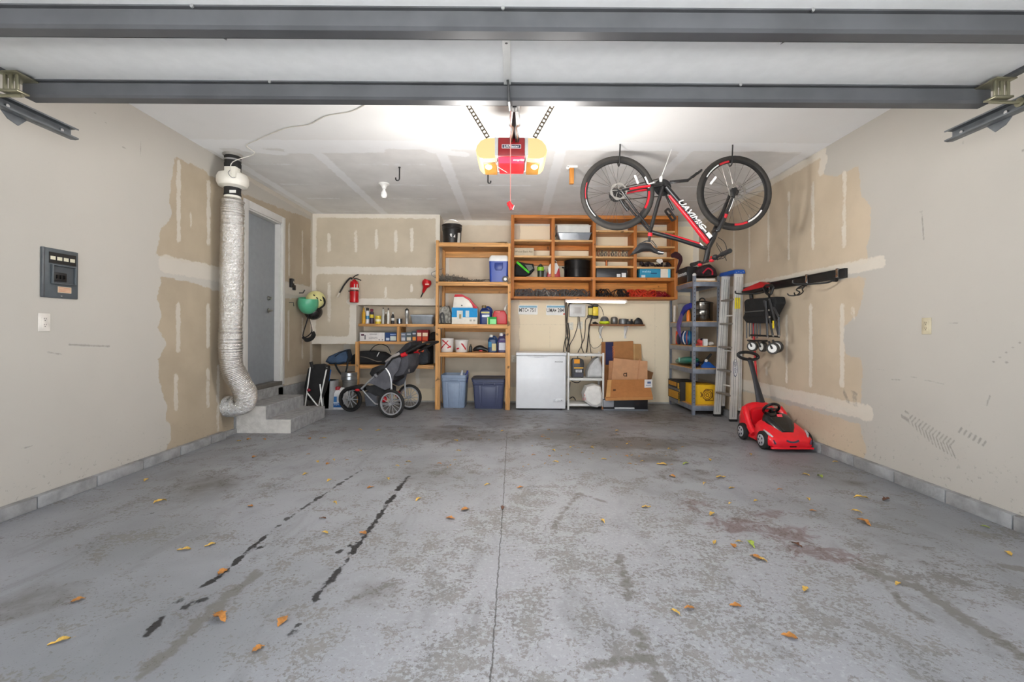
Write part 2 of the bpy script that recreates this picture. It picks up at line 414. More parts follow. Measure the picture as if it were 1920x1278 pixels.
mb.add([(XL2, SY, SZ0), (SX0, SY, SZ0), (SX0, YB, SZ0), (XL2, YB, SZ0)], [(0, 3, 2, 1)])
mb.add([(SX0, SY, SZ1), (SX1, SY, SZ1), (SX1, YB, SZ1), (SX0, YB, SZ1)], [(0, 3, 2, 1)])
mb.add([(SX0, SY, SZ0), (SX0, SY, SZ1), (SX0, YB, SZ1), (SX0, YB, SZ0)], [(0, 1, 2, 3)])
mb.add([(SX1, SY, SZ1), (SX1, SY, HH), (SX1, YB, HH), (SX1, YB, SZ1)], [(0, 1, 2, 3)])
ws = struct(mb.build('wall_soffit', M_soff, smooth=False, fixn=False))
def sw(x, y): q = W(x, y, SY); return (q.x, q.z)
Sm = [((XL2, HH - .02), (SX1, HH - .02), .04), ((XL2 + .02, SZ0), (XL2 + .02, HH), .04), ((SX1 - .02, SZ1), (SX1 - .02, HH), .045), ((XL2, SZ0 + .06), (SX0, SZ0 + .06), .055), ((SX0 - .05, SZ0), (SX0 - .05, SZ1), .055),
      ((SX0 - .1, SZ1 + .05), (SX1, SZ1 + .05), .05), (sw(592, 506), sw(822, 509), .055), (sw(668, 550), sw(668, 640), .05)]
for (x, y0, y1) in [(617, 440, 470), (667, 432, 470), (706, 432, 465), (742, 432, 470), (772, 430, 470), (617, 530, 600), (723, 540, 555), (772, 535, 545)]: Sm.append((sw(x, y0), sw(x, y1), .022))
fields(ws, raw=lambda P: np.full(len(P), -1.0), mud=lambda P: strips(Pxz(P), Sm), scuff=lambda P: np.full(len(P), 1.0), dirt=lambda P: P[:, 0] * 0)

# ---- ceiling
mb = MB(); sheet(mb, ticks(XL2, XR, 0.04), ticks(YF, YB, 0.04), lambda u, v: (u, v, HH)); mb.box((XL2 - .12, YF - .15, HH + .005), (XR + .12, YB + .12, HH + .1))
ce = struct(mb.build('ceiling', M_ceil, smooth=False, fixn=False))
Cm = [((XL2, 4.28), (XR, 4.28), .10)]
for X in (-1.94, -.71, .45, 1.66): Cm.append(((X, 4.3), (X, YB), .055))
for Y in (4.79, 5.45, 6.03, 6.67):
    for a, b in ((-2.75, -2.3), (-1.62, -.95), (-.35, .15), (.75, 1.3), (1.95, 2.5)): Cm.append(((a + random.uniform(-.06, .06), Y), (b + random.uniform(-.06, .06), Y + random.uniform(-.02, .02)), .018))
Cm += [((-2.9, 4.3), (-2.9, YB), .05), ((2.84, 4.3), (2.84, YB), .06), ((-2.2, 4.45), (-1.3, 4.42), .05), ((-.8, 4.4), (-.5, 4.5), .06), ((-2.6, 4.42), (-2.3, 4.5), .06)]
Pxy = lambda P: P[:, :2]
fields(ce, raw=lambda P: 4.33 - P[:, 1], mud=lambda P: strips(Pxy(P), Cm), scuff=lambda P: np.full(len(P), 1.0), dirt=lambda P: P[:, 0] * 0)

# ---- front wall around the big opening, driveway outside
mb = MB(); OW, OH = 2.46, 2.22; OXC = -.04
mb.box((XL2 - .12, YF - .15, 0), (OXC - OW, YF, HH)); mb.box((OXC + OW, YF - .15, 0), (XR + .12, YF, HH)); mb.box((OXC - OW, YF - .15, OH), (OXC + OW, YF, HH))
struct(mb.build('wall_front', mat('front_wall_paint', PAINT, 0.85), smooth=False))
mb = MB(); mb.box((-9, -14, -.12), (9, YF - .01, -.02))
struct(mb.build('floor_driveway', mat('driveway_concrete', (196, 195, 192), 0.9, bump=.2), smooth=False))

# ---- floor
def floor_mat():
    n = NT('worn_painted_concrete'); v = n.pos()
    fine = n.noise(v, 55, 6, 0.7, 0.3); mid = n.noise(v, 8, 5, 0.6, 0.4); low = n.noise(v, 0.9, 4, 0.6); grit = n.noise(v, 160, 3, 0.6)
    streak = n.noise(n.pos((1.0, 0.35, 1)), 5, 5, 0.65, 0.8)
    dens = n.attr('wear')
    paint = n.mix(n.step(low, 0.35, 0.65), lin((124, 126, 131)), lin((146, 148, 154)))
    paint = n.mix(n.math('MULTIPLY', n.step(dens, 0.1, 0.9), 0.8), paint, lin((156, 157, 162)))
    patch = n.math('SUBTRACT', n.noise(v, 2.6, 4, 0.6, 0.5), 0.5)
    conc = n.mix(n.step(mid, 0.35, 0.65), lin((108, 105, 101)), lin((126, 122, 117)))
    chip = n.step(n.math('ADD', n.math('ADD', n.math('MULTIPLY', fine, 0.65), n.math('MULTIPLY', mid, 0.45)), n.math('ADD', n.math('MULTIPLY', dens, 0.055), n.math('MULTIPLY', patch, 0.42))), 0.612, 0.632)
    c = n.mix(n.math('MULTIPLY', chip, 0.72), paint, conc)
    pale = n.math('MULTIPLY', n.step(n.noise(v, 48, 6, 0.7, 0.4), 0.5, 0.66), n.math('MULTIPLY', n.step(dens, 0.3, 0.9), 0.5))
    c = n.mix(pale, c, lin((180, 182, 189)))
    c = n.mix(n.math('MULTIPLY', n.step(streak, 0.5, 0.7), 0.3), c, lin((94, 94, 96)))
    brown = n.math('MULTIPLY', n.step(n.math('ADD', n.attr('oil'), n.math('MULTIPLY', n.math('SUBTRACT', mid, 0.5), 0.9)), 0.25, 0.9), 0.72)
    c = n.mix(brown, c, lin((82, 76, 71)))
    red = n.math('MULTIPLY', n.step(n.math('ADD', n.attr('red'), n.math('MULTIPLY', n.math('SUBTRACT', n.noise(v, 11, 5, 0.65, 1.2), 0.5), 2.4)), 0.5, 1.0), 0.7)
    c = n.mix(red, c, lin((98, 76, 73)))
    wob = n.math('SUBTRACT', n.noise(v, 22, 4, 0.6), 0.5)
    wet = n.step(n.math('ADD', n.attr('damp'), n.math('MULTIPLY', wob, 0.12)), 0.012, -0.012)
    c = n.mix(n.math('MULTIPLY', wet, 0.8), c, lin((104, 101, 96)))
    tar = n.step(n.math('ADD', n.attr('tar'), n.math('ADD', n.math('MULTIPLY', wob, 0.05), n.math('MULTIPLY', n.math('SUBTRACT', mid, 0.5), 0.10))), 0.005, -0.006)
    c = n.mix(n.math('MULTIPLY', tar, 0.95), c, lin((24, 24, 26)))
    crk = n.step(n.math('ABSOLUTE', n.math('ADD', n.attr('crack'), n.math('MULTIPLY', wob, 0.02))), 0.0042, 0.0018)
    c = n.mix(n.math('MULTIPLY', crk, 0.75), c, lin((62, 60, 58)))
    c = n.mix(n.math('MULTIPLY', n.step(grit, 0.55, 0.8), 0.18), c, lin((80, 80, 82)))
    fleck = n.step(n.math('ADD', n.noise(v, 75, 4, 0.7, 0.3), n.math('MULTIPLY', patch, 0.12)), 0.61, 0.66)
    c = n.mix(n.math('MULTIPLY', fleck, 0.6), c, lin((84, 82, 80)))
    n.base(c); n.set(Roughness=n.math('ADD', 0.46, n.math('MULTIPLY', chip, 0.28)))
    n.b.inputs['Specular IOR Level'].default_value = 0.35
    n.bump(n.math('SUBTRACT', n.math('MULTIPLY', grit, 0.3), n.math('ADD', n.math('MULTIPLY', chip, 0.5), crk)), 0.25, 0.004)
    return n.m
mb = MB(); sheet(mb, ticks(XL2, XR, 0.015), ticks(YF - .15, YB, 0.018), lambda u, v: (u, v, 0)); mb.box((XL2, YF - .15, -.1), (XR, YB, -.004))
fl = struct(mb.build('floor', floor_mat(), smooth=False, fixn=False))
def fp(x, y): q = WF(x, y); return (q.x, q.y)
def blob(P, L):
    d = np.zeros(len(P))
    for (x, y, rx, ry, a) in L:
        c = fp(x, y); d = np.maximum(d, a * np.exp(-(((P[:, 0] - c[0]) / rx) ** 2 + ((P[:, 1] - c[1]) / ry) ** 2)))
    return d
oil = [(1180, 830, .75, .35, 1.1), (1060, 815, .8, .5, .9), (860, 815, .6, .5, .8), (850, 800, .2, .12, 1.2), (1230, 860, .3, .2, .9), (400, 905, .35, .4, .7), (480, 860, .3, .3, .5), (1320, 830, .4, .3, .7), (1230, 780, .8, .6, .8),
       (60, 1130, .25, .2, .7), (1700, 1040, .3, .6, .5), (1290, 890, .5, .25, .6), (700, 1110, .18, .2, .6), (800, 890, .5, .5, .5), (1600, 905, .16, .1, .8), (1000, 790, 1.6, .8, .55)]
redb = [(1300, 945, .16, .16, .9), (1390, 985, .3, .17, 1.0), (1480, 1000, .26, .17, 1.0), (1560, 1045, .22, .1, 1.0), (1440, 965, .2, .12, .8), (1520, 1030, .2, .1, 1.0)]
tarL = [[fp(*p) for p in L] for L in [[(678, 880), (620, 918), (545, 968), (470, 1027), (420, 1075), (330, 1128)], [(765, 893), (722, 950), (700, 985), (650, 1048), (600, 1112)], [(600, 1112), (545, 1192)],
                                      [(520, 1010), (490, 1025)], [(380, 1122), (345, 1138)], [(300, 1160), (275, 1190)], [(690, 1000), (635, 1035)], [(265, 965), (282, 963)]]]
tarR = [.008, .012, .004, .006, .016, .014, .005, .006]
dmp = [[fp(*p) for p in L] for L in [[(480, 1075), (400, 1140), (340, 1200), (270, 1260)], [(1190, 1182), (1240, 1278)], [(1105, 1245), (1210, 1236)], [(1620, 1065), (1720, 1100), (1840, 1180), (1920, 1230)], [(1640, 1075), (1700, 1140), (1750, 1165)],
                                     [(1135, 940), (1085, 925), (1045, 975), (1040, 990)], [(1160, 1040), (1180, 1120)], [(1890, 1062), (1920, 1068)], [(1360, 1075), (1370, 1090)]]]
dmpR = [.028, .018, .014, .03, .012, .012, .02, .03, .01]
crk = [fp(*p) for p in [(950, 820), (947, 880), (943, 950), (938, 1020), (932, 1100), (927, 1180), (919, 1278), (915, 1330)]]
fields(fl, wear=lambda P: np.clip(1.05 * np.exp(-((P[:, 0] - .35) / 1.3) ** 2) * np.clip((4.4 - P[:, 1]) / 2.2, 0, 1), 0, 1) + .25 * np.exp(-((P[:, 0] - 1.9) / .5) ** 2 - ((P[:, 1] - 2.0) / .9) ** 2),
       oil=lambda P: blob(P, oil), red=lambda P: blob(P, redb),
       damp=lambda P: np.minimum.reduce([poly_d(Pxy(P), L, r) for L, r in zip(dmp, dmpR)]),
       tar=lambda P: np.minimum.reduce([poly_d(Pxy(P), L, r) for L, r in zip(tarL, tarR)]),
       crack=lambda P: P[:, 0] - np.interp(P[:, 1], [c[1] for c in crk[::-1]], [c[0] for c in crk[::-1]]) + np.clip(P[:, 1] - 5.0, 0, 9) * .5)

# ---- block curbs along both side walls (each block its own piece)
M_block = mat('grey_block', (147, 147, 148), 0.9, var=.25, scale=9, bump=.4, bscale=70)
def curb(name, x0, x1, y0, y1, j0, z):
    e = bpy.data.objects.new(name, None); COL.objects.link(e); e.location = ((x0 + x1) / 2, (y0 + y1) / 2, 0); WLOC[e] = e.location.copy(); e['kind'] = 'structure'
    js = [y0] + [j for j in [j0 + .4064 * k for k in range(-12, 20)] if y0 + .05 < j < y1 - .05] + [y1]
    for a, b in zip(js[:-1], js[1:]):
        m = MB(); d = random.uniform(-.002, .002); m.box((x0, a + .004, 0), (x1 + (d if x1 > -2.95 else 0), b - .004, z)); m.build('block', M_block, e, bevel=.004)
    return e
curb('baseboard_left', XL - .002, XL + .05, YF, YST - .01, 2.82, .075)
curb('baseboard_right', XR - .05, XR + .002, YF, YB, 3.017, .085)
mb = MB(); mb.box((XL2, YST, 0), (XL2 + .035, 4.93, .05)); mb.box((XL2, 5.81, 0), (XL2 + .03, YB, .38)); mb.box((XL2 - .11, 4.93, 0), (XL2 + .03, 5.93, DZ0 - .02))
struct(mb.build('trim_1', mat('grey_foundation', (150, 150, 150), .85, var=.2, bump=.3), smooth=False))
mb = MB(); mb.box((-1.95, YB - .012, 0), (XR - .01, YB, .022))
struct(mb.build('baseboard_back', mat('pale_strip', (186, 184, 178), .8), smooth=False))

# ---- entry door in the left wall
M_white = mat('white_trim_paint', (206, 204, 201), .55, var=.03)
M_door = mat('grey_door_paint', (141, 146, 151), .5, var=.05)
M_nickel = mat('brushed_nickel', (170, 168, 163), .3, 1.0)
dr = bpy.data.objects.new('door_1', None); COL.objects.link(dr); dr.location = (XL2, (DY0 + DY1) / 2, DZ0); WLOC[dr] = dr.location.copy(); dr['kind'] = 'structure'
dr['label'] = 'grey flush entry door in a white casing above concrete steps'
m = MB(); m.box((XL2 - .12, DY0, DZ0), (XL2 + .002, DY0 + .02, DZ1)); m.box((XL2 - .12, DY1 - .02, DZ0), (XL2 + .002, DY1, DZ1)); m.box((XL2 - .12, DY0, DZ1 - .02), (XL2 + .002, DY1, DZ1)); m.build('jamb', M_white, dr)
m = MB(); m.box((XL2 - .11, DY0 + .02, DZ0 + .03), (XL2 - .07, DY1 - .02, DZ1 - .02)); lf = m.build('door_leaf', M_door, dr, bevel=.003)
CW = .085
for a in ((DY0 - CW, DY0 + .004, DZ0 - .02, DZ1 + CW), (DY1 - .004, DY1 + CW, DZ0 - .02, DZ1 + CW), (DY0, DY1, DZ1 - .004, DZ1 + CW)):
    m = MB(); m.box((XL2, a[0], a[2]), (XL2 + .014, a[1], a[3])); m.box((XL2 + .012, a[0] + .012, a[2]), (XL2 + .02, a[1] - .03 if a[0] != DY0 else a[1] - .012, a[3] - .012)); m.build('casing', M_white, dr, bevel=.003)
m = MB(); m.box((XL2 - .115, DY0, DZ0 - .02), (XL2 + .03, DY1, DZ0 + .028)); m.build('threshold', mat('dark_threshold', (96, 92, 86), .5), dr, bevel=.004)
for (y, kind) in ((559, 0), (582, 1)):
    q = WX(503, y, XL2 - .07)
    m = MB(); m.cyl(q, q + Vector((.012, 0, 0)), .03, .028, 18); m.cyl(q + Vector((.01, 0, 0)), q + Vector((.045, 0, 0)), .012, n=12)
    if kind: m.tube([q + Vector((.045, .01, 0)), q + Vector((.05, -.02, 0)), q + Vector((.05, -.11, -.006))], [.011, .010, .007], 10)
    else: m.cyl(q + Vector((.012, 0, 0)), q + Vector((.03, 0, 0)), .024, .02, 16)
    m.build('lever_handle' if kind else 'deadbolt', M_nickel, lf)

# ---- concrete entry steps
mb = MB(); PX0, PX1, PX2, PY0, PY1 = XL2 + .03, -2.675, -2.403, 4.93, 5.83
poly = [(PX0, 0, 0), (PX2, 0, 0), (PX2, 0, .151), (PX1, 0, .151), (PX1, 0, .294), (PX0, 0, .294)]
mb.prism([(p[0], PY0 + .004, p[2]) for p in poly], (0, PY1 - PY0 - .004, 0))
st = struct(mb.build('floor_entry_steps', mat('step_concrete', (152, 152, 153), .85, var=.2, bump=.35), bevel=.006, smooth=False))
mb = MB(); mb.prism([(p[0], PY0, p[2] - (.004 if p[2] else 0)) for p in poly], (0, .004, 0)); mb.build('painted_side', mat('step_side_paint', (204, 200, 194), .85, bump=.4), st)
# ================================================================== overhead: garage door, tracks, opener
M_strut = mat('grey_galvanised_strut', (84, 85, 88), .42, .35, var=.14, scale=5)
M_track = mat('dark_galvanised_track', (100, 104, 108), .4, .6, var=.2)
M_panel = mat('white_door_skin', (236, 236, 236), .5, var=.03)
M_zinc = mat('yellow_zinc', (150, 146, 124), .35, .8)
M_steel = mat('bright_steel', (190, 190, 190), .3, .9)
M_black = mat('black_plastic', (24, 24, 25), .45, var=.2)
M_rubber = mat('black_rubber', (30, 29, 29), .75, var=.2)
M_chrome = mat('polished_steel', (200, 200, 200), .15, 1.0)
M_whitep = mat('white_plastic', (226, 225, 222), .45, var=.04)
M_grey = mat('grey_plastic', (120, 120, 122), .5)
GX, GZ = -.04, 2.368
gd = thing('garage_door', (GX, 1.2, GZ), 'open white overhead garage door raised under the ceiling on two grey struts', 'garage door')
for i in range(4):
    y1 = 2.36 - .53 * i; m = MB(); m.box((GX - 2.44, y1 - .527, GZ), (GX + 2.44, y1, GZ + .045)); m.build('door_section', M_panel, gd, bevel=.004)
for Y in (2.30, 1.77, 1.24, .71):
    m = MB(); t = .003; h = .085; d = .05; x0, x1 = GX - 2.43, GX + 2.43
    prof = [(0, GZ), (0, GZ - .012), (-.012, GZ - .018), (-.012, GZ - h + .012), (0, GZ - h + .004), (d, GZ - h + .004), (d, GZ - h), (-.004, GZ - h), (-.016, GZ - h + .01), (-.016, GZ - .016), (-.004, GZ - .008), (-.02, GZ - .006), (-.02, GZ)]
    m.prism([(x0, Y + a, b) for a, b in prof], (x1 - x0, 0, 0)); s = m.build('strut', M_strut, gd, smooth=False)
    m = MB(); m.box((x0, Y + .047, GZ - h), (x1, Y + .05, GZ - .001)); m.build('strut_web', M_strut, s)
    for xx in ([506, 1388] if Y > 2 else [361, 943, 1523]):
        q = W(xx, 160 if Y > 2 else 22, Y - .02); m = MB(); m.cyl((q.x, Y - .02, GZ - .008), (q.x, Y - .026, GZ - .008), .007, n=8); m.build('bolt', M_steel, s)
for (pts) in ([(396, 55), (419, 57), (416, 67)], [(1466, 63), (1494, 62), (1471, 75)]):
    m = MB(); m.prism([W(a, b, 1.83) for a, b in pts], (0, .03, 0)); m.build('hinge', M_strut, gd)
m = MB(); m.box((-.055, 1.80, GZ - .008), (-.02, 2.29, GZ)); m.box((-.07, 1.80, GZ - .006), (-.005, 1.84, GZ)); b = m.build('bracket_strip', M_whitep, gd, bevel=.002)
for k in range(3): m = MB(); m.cyl((-.037, 1.86 + .05 * k, GZ - .0081), (-.037, 1.86 + .05 * k, GZ - .0085), .006, n=10); m.build('bolt_hole', M_black, b)
m = MB(); m.tube([(-.035, 2.24, GZ - .012), (-.03, 2.245, GZ - .04), (-.028, 2.27, GZ - .1), (-.025, 2.38, GZ - .09), (-.02, 2.5, GZ), (-.018, 2.62, 2.455)], .006, 8); m.build('lift_arm', M_black, gd)
for s in (-1, 1):
    x = GX + s * 2.43
    m = MB(); m.box((x - .03, .25, GZ - .014), (x + .01, 2.35, GZ)); m.build('end_stile', M_strut, gd)
    m = MB(); xa = GX + s * 2.40                                     # top roller bracket
    m.box((xa - .05, 2.18, GZ - .02), (xa + .05, 2.34, GZ - .012))
    for k in (-1, 0, 1): m.box((xa + k * .03 - .007, 2.20, GZ - .10), (xa + k * .03 + .007, 2.212, GZ - .015))
    m.box((xa - .045, 2.19, GZ - .105), (xa + .045, 2.25, GZ - .095)); bk = m.build('top_bracket', M_zinc, gd, bevel=.002)
    m = MB(); m.cyl((xa - .04 * s, 2.22, GZ - .115), (xa + .13 * s, 2.22, GZ - .115), .008, n=10); m.cyl((xa + .10 * s, 2.22, GZ - .115), (xa + .13 * s, 2.22, GZ - .115), .022, n=16); m.build('roller', M_zinc, bk)
for s, lab in ((-1, 'grey door track channel over the electrical panel wall'), (1, 'grey door track channel over the wall with the hook rail')):
    xt = GX + s * 2.53; zt = GZ - .115; y0, y1 = -.1, (2.66 if s < 0 else 2.61)
    t = thing('door_track', (xt, 1.4, zt - .03), lab, 'track')
    m = MB(); w = .025 * s
    prof = [(-w, .03), (-w * .2, .033), (w, .03), (w, -.03), (-w * .2, -.033), (-w, -.03), (-w, -.022), (-w * .3, -.028), (w * .85, -.026), (w * .85, .026), (-w * .3, .028), (-w, .022)]
    m.prism([(xt + a, y0, zt + b) for a, b in prof], (0, y1 - y0, 0)); m.build('channel', M_track, t, smooth=False)
    for Y in (2.32, y1 - .06): m = MB(); m.cyl((xt + .02 * s, Y, zt), (xt + .012 * s, Y, zt), .009, n=10); m.build('bolt', M_steel, t)
    m = MB(); m.beam((xt + .03 * s, 1.9, zt), (xt + .03 * s, 1.9, HH), .03, .003); m.build('hanger', M_track, t)
    m = MB(); m.prism([(xt + .022 * s, 2.30, zt - .03), (xt + .022 * s, 2.42, zt - .03), (xt + .022 * s, 2.38, zt - .075), (xt + .022 * s, 2.33, zt - .06)], (.006 * s, 0, 0)); m.build('splice_tab', M_track, t)

# ---- opener
OY = 3.20
M_red = mat('opener_red', (128, 8, 16), .35, var=.05)
M_redp = mat('opener_red_band', (140, 28, 48), .3, var=.05)
op = thing('garage_door_opener', (.01, OY + .17, 2.22), 'red ceiling garage door opener with two glowing lamp lenses', 'garage door opener')
m = MB(); rect(m, 934, 257, 984, 293, OY, .36); body = m.build('motor_housing', M_red, op, bevel=.006)
zbo = W(959, 293, OY).z; bx0, bx1 = W(934.3, 290, OY).x, W(983.7, 290, OY).x
m = MB(); m.box((bx0, OY + .008, zbo - .0015), (bx1, OY + .13, zbo + .001)); m.build('light_band', M_redp, body)
m = MB(); rect(m, 941, 270.5, 977, 278, OY - .003, .003); bd = m.build('name_plate', mat('name_plate_silver', (200, 200, 205), .4), body, bevel=.001)
m = MB(); rect(m, 942, 271.5, 976, 277, OY - .004, .002); m.build('name_field', mat('name_plate_navy', (34, 34, 54), .4), bd)
M_ltr = mat('printed_white', (232, 232, 232), .5, var=.02)
text('LiftMaster', .025, M_ltr, bd, face_cam(W(959, 274.2, OY - .0048)), sx=1.05)
text('myQ', .04, M_ltr, body, Matrix(((1, 0, 0, bx1 - .04), (0, -1, 0, OY + .06), (0, 0, -1, zbo - .0025), (0, 0, 0, 1))))
for a_, b_ in ((927, 934), (984, 991)): m = MB(); rect(m, a_, 257, b_, 291, OY + .004, .33); m.build('side_cheek', mat('opener_grey', (176, 178, 178), .5), op, bevel=.003)
n = NT('lit_lamp_lens'); n.base(lin((128, 96, 52))); n.set(Roughness=.5)
n.b.inputs['Emission Color'].default_value = (1.0, .70, .34, 1); n.b.inputs['Emission Strength'].default_value = .5; M_lens = n.m
n = NT('lamp_bulb_glow'); n.base((1, .8, .5)); n.b.inputs['Emission Color'].default_value = (1.0, .66, .28, 1); n.b.inputs['Emission Strength'].default_value = 3.0; M_glow = n.m
for s in (-1, 1):
    cx = 959
    out = [(30, 257), (48, 258), (58, 263), (65, 272), (67, 281), (65, 290), (60, 296), (52, 298.5), (40, 298), (30, 297)]
    P = [W(cx + s * a, b, OY + .004) for a, b in out]; c = sum(P, Vector()) / len(P)
    rings = []
    for t, k in ((0, .94), (.012, 1.0), (.16, 1.02), (.30, .98), (.33, .9)):
        rings.append([Vector((c.x + (p.x - c.x) * k, OY + .004 + t, c.z + (p.z - c.z) * k)) for p in P])
    m = MB(); m.loft(rings); m.build('lamp_lens', M_lens, op, smooth=True)
    zl = min(p.z for p in P); xa, xb = W(cx + s * 29, 300, OY).x, W(cx + s * 54, 300, OY).x
    m = MB(); m.box((xa, OY + .07, zl - .006), (xb, OY + .31, zl + .02)); m.build('lamp_socket_tray', mat('amber_tray', (120, 84, 34), .35, .5), op, bevel=.006)
    m = MB(); q = Vector(((xa + xb) / 2 + s * .012, OY + .13, zl - .008)); m.ell(q, (.026, .04, .014), 12, 8); m.build('bulb', M_glow, op)
    l = bpy.data.lights.new('opener_lamp', 'POINT'); l.energy = OPENER_W; l.color = (1, .96, .91); l.shadow_soft_size = .09
    lo = bpy.data.objects.new('opener_lamp', l); COL.objects.link(lo); lo.location = (.01 + s * .33, OY + .2, 2.02)
m = MB(); m.box((-.02, .3, 2.475), (.02, OY + .02, 2.505)); m.build('rail', M_black, op, bevel=.003)
m = MB(); m.box((-.035, 2.55, 2.44), (.03, 2.74, 2.474)); m.box((-.012, 2.60, 2.40), (.012, 2.66, 2.445)); m.build('trolley', M_black, op, bevel=.004)
for k, (dx, c) in enumerate(((-.028, 0), (-.018, 1), (.022, 1), (.03, 0), (.012, 0))):
    m = MB(); m.tube(spline([(dx * .6, 2.75, 2.47), (dx * 1.2, 2.9, 2.44), (dx * .5, 3.02, 2.47), (dx, 3.14, 2.46), (dx * .9, OY + .01, 2.45)]), .005, 6); m.build('wire', mat('copper_brown_wire', (92, 58, 30), .4) if c else M_black, op)
M_strap = mat('perforated_steel', (120, 112, 98), .4, .7)
for (xb, xt) in ((915, 877), (1002, 1037)):
    a, b = W(xb, 258, OY + .12), W(xt, 196, OY + .12); d = (b - a).normalized(); b = a + d * ((HH - a.z) / d.z)
    side = d.cross(Vector((0, 1, 0))); L = (b - a).length; m = MB()
    for q in (-.012, .012): m.beam(a + side * q, b + side * q, .008, .003, up=(0, 1, 0))
    k = 0.0
    while k < L: m.beam(a + d * k, a + d * min(L, k + .012), .026, .003, up=(0, 1, 0)); k += .03
    m.build('perforated_strap', M_strap, op, smooth=False)
pc = thing('release_cord', W(957, 392, 2.64), 'pink pull cord with a red handle hanging below the opener trolley', 'pull cord')
a, b = W(957, 246, 2.64), W(957, 380, 2.64); m = MB(); m.cyl((a.x, 2.64, 2.42), b, .0022, n=6); m.build('cord', mat('pink_cord', (226, 150, 140), .6), pc)
m = MB(); q = W(957, 386, 2.64); m.tube([q + Vector((-.012, 0, .022)), q + Vector((.002, 0, 0)), q + Vector((.006, 0, -.022))], [.012, .015, .010], 10); m.beam(q + Vector((-.018, 0, .01)), q + Vector((.02, 0, -.004)), .014, .014); m.build('handle', mat('cord_handle_red', (222, 38, 46), .4), pc)
m = MB(); m.tube(spline([W(928, 302, OY - .006), W(934, 312, OY - .012), W(944, 319, OY - .012), W(951, 323, OY - .008)]), .0022, 6)
tag(m.build('antenna_wire', mat('pink_wire', (224, 160, 150), .6)), 'short pale antenna wire drooping across the red opener front', 'wire')

# ---- ceiling fittings
def ceil_at(x, y): a, b = rayn(x, y); Y = -(HH - HC) / b; return Vector((a * Y, Y, HH))
t = thing('ceiling_bulb', ceil_at(720, 344), 'bare white bulb in a porcelain holder on the grey ceiling board', 'ceiling light'); q = WLOC[t]
m = MB(); m.lathe([(.0, 0), (.062, 0), (.062, -.012), (.04, -.025), (.026, -.045), (.024, -.065), (0, -.065)], q, n=20); m.build('holder', M_whitep, t)
m = MB(); m.lathe([(0, -.175), (.02, -.172), (.034, -.155), (.038, -.135), (.034, -.112), (.018, -.085), (.015, -.06), (0, -.06)], q, n=20); m.build('bulb', mat('opal_glass', (238, 238, 236), .2, var=.01), t)
def jhook(q, L, r, label, name='ceiling_hook', dirx=1, rr=.007):
    q = Vector(q); pts = [q, q - Vector((0, 0, L * .5)), q - Vector((0, 0, L))] + [q + Vector((dirx * (r - r * math.cos(a)), 0, -L - r * math.sin(a))) for a in [PI * k / 8 for k in range(1, 8)]] + [q + Vector((dirx * 2 * r, 0, -L + .012))]
    m = MB(); m.tube(pts, rr, 8); m.lathe([(0, 0), (rr * 1.8, 0), (rr * 1.6, -.01), (0, -.012)], q, n=10)
    return tag(m.build(name, M_black), label, 'hook')
jhook(ceil_at(749, 313), .125, .02, 'black rubber-coated hook screwed into the ceiling near the bare bulb', dirx=-1)
q = ceil_at(915, 322); jhook(q, .11, .016, 'black ceiling hook hanging just behind the red opener', dirx=1)
q = ceil_at(1072, 312)
t = thing('toggle_bracket', q, 'white ceiling plate holding a hanging orange wooden block', 'bracket')
m = MB(); m.box((q.x - .05, q.y - .03, HH - .02), (q.x + .06, q.y + .03, HH)); m.cyl((q.x - .045, q.y - .03, HH - .022), (q.x - .045, q.y + .03, HH - .022), .018, n=10); m.build('plate', M_whitep, t, bevel=.003)
m = MB(); m.box((q.x - .024, q.y - .02, HH - .185), (q.x + .022, q.y + .02, HH - .02)); m.build('wooden_block', wood('orange_pine_z', (206, 134, 50), 2), t, bevel=.003)
m = MB(); pts = [ceil_at(*p) - Vector((0, 0, .006)) for p in [(700, 186), (660, 207), (612, 216), (580, 232), (540, 238), (512, 248), (480, 262), (462, 272)]]
q0 = W(437, 335, 4.49); pts += [Vector((pts[-1].x, 4.44, HH - .03)), Vector((-2.74, 4.43, 2.75)), Vector((-2.74, 4.40, 2.62))]
m.tube(spline(pts, 5), .004, 6); tag(m.build('ceiling_wire', mat('cream_wire', (222, 218, 210), .6)), 'thin cream electrical wire stapled across the ceiling to the duct fan', 'wire')

# ---- duct with inline fan
DX, DYc = -2.81, 4.545
def dz(y): return W(437, y, DYc).z
fd = thing('duct_fan', (DX, DYc, dz(392)), 'white inline duct fan with black rubber couplings under the ceiling', 'duct fan')
m = MB(); m.lathe([(.09, HH), (.088, dz(292)), (.078, dz(294))], (DX, DYc, 0), n=24); m.build('ceiling_collar', mat('grey_pipe', (150, 147, 142), .6), fd)
m = MB(); m.lathe([(.074, dz(294)), (.076, dz(296)), (.072, dz(299)), (.072, dz(305)), (.076, dz(308)), (.074, dz(322))], (DX, DYc, 0), n=24); c = m.build('coupling', M_rubber, fd)
m = MB(); m.lathe([(.078, dz(300)), (.078, dz(303))], (DX, DYc, 0), n=24); m.build('hose_clamp', M_chrome, c)
M_fan = mat('fan_white', (222, 218, 208), .4, var=.04)
m = MB(); m.lathe([(.06, dz(318)), (.08, dz(324)), (.128, dz(328)), (.142, dz(334)), (.142, dz(343)), (.125, dz(350)), (.08, dz(353)), (.06, dz(354))], (DX, DYc, 0), n=32); m.build('fan_housing', M_fan, fd)
m = MB(); a, b = W(420, 311, DYc - .12), W(441, 332, DYc - .12); m.box((a.x, DYc - .12, b.z), (b.x, DYc - .03, a.z)); bxo = m.build('wiring_box', M_fan, fd, bevel=.004)
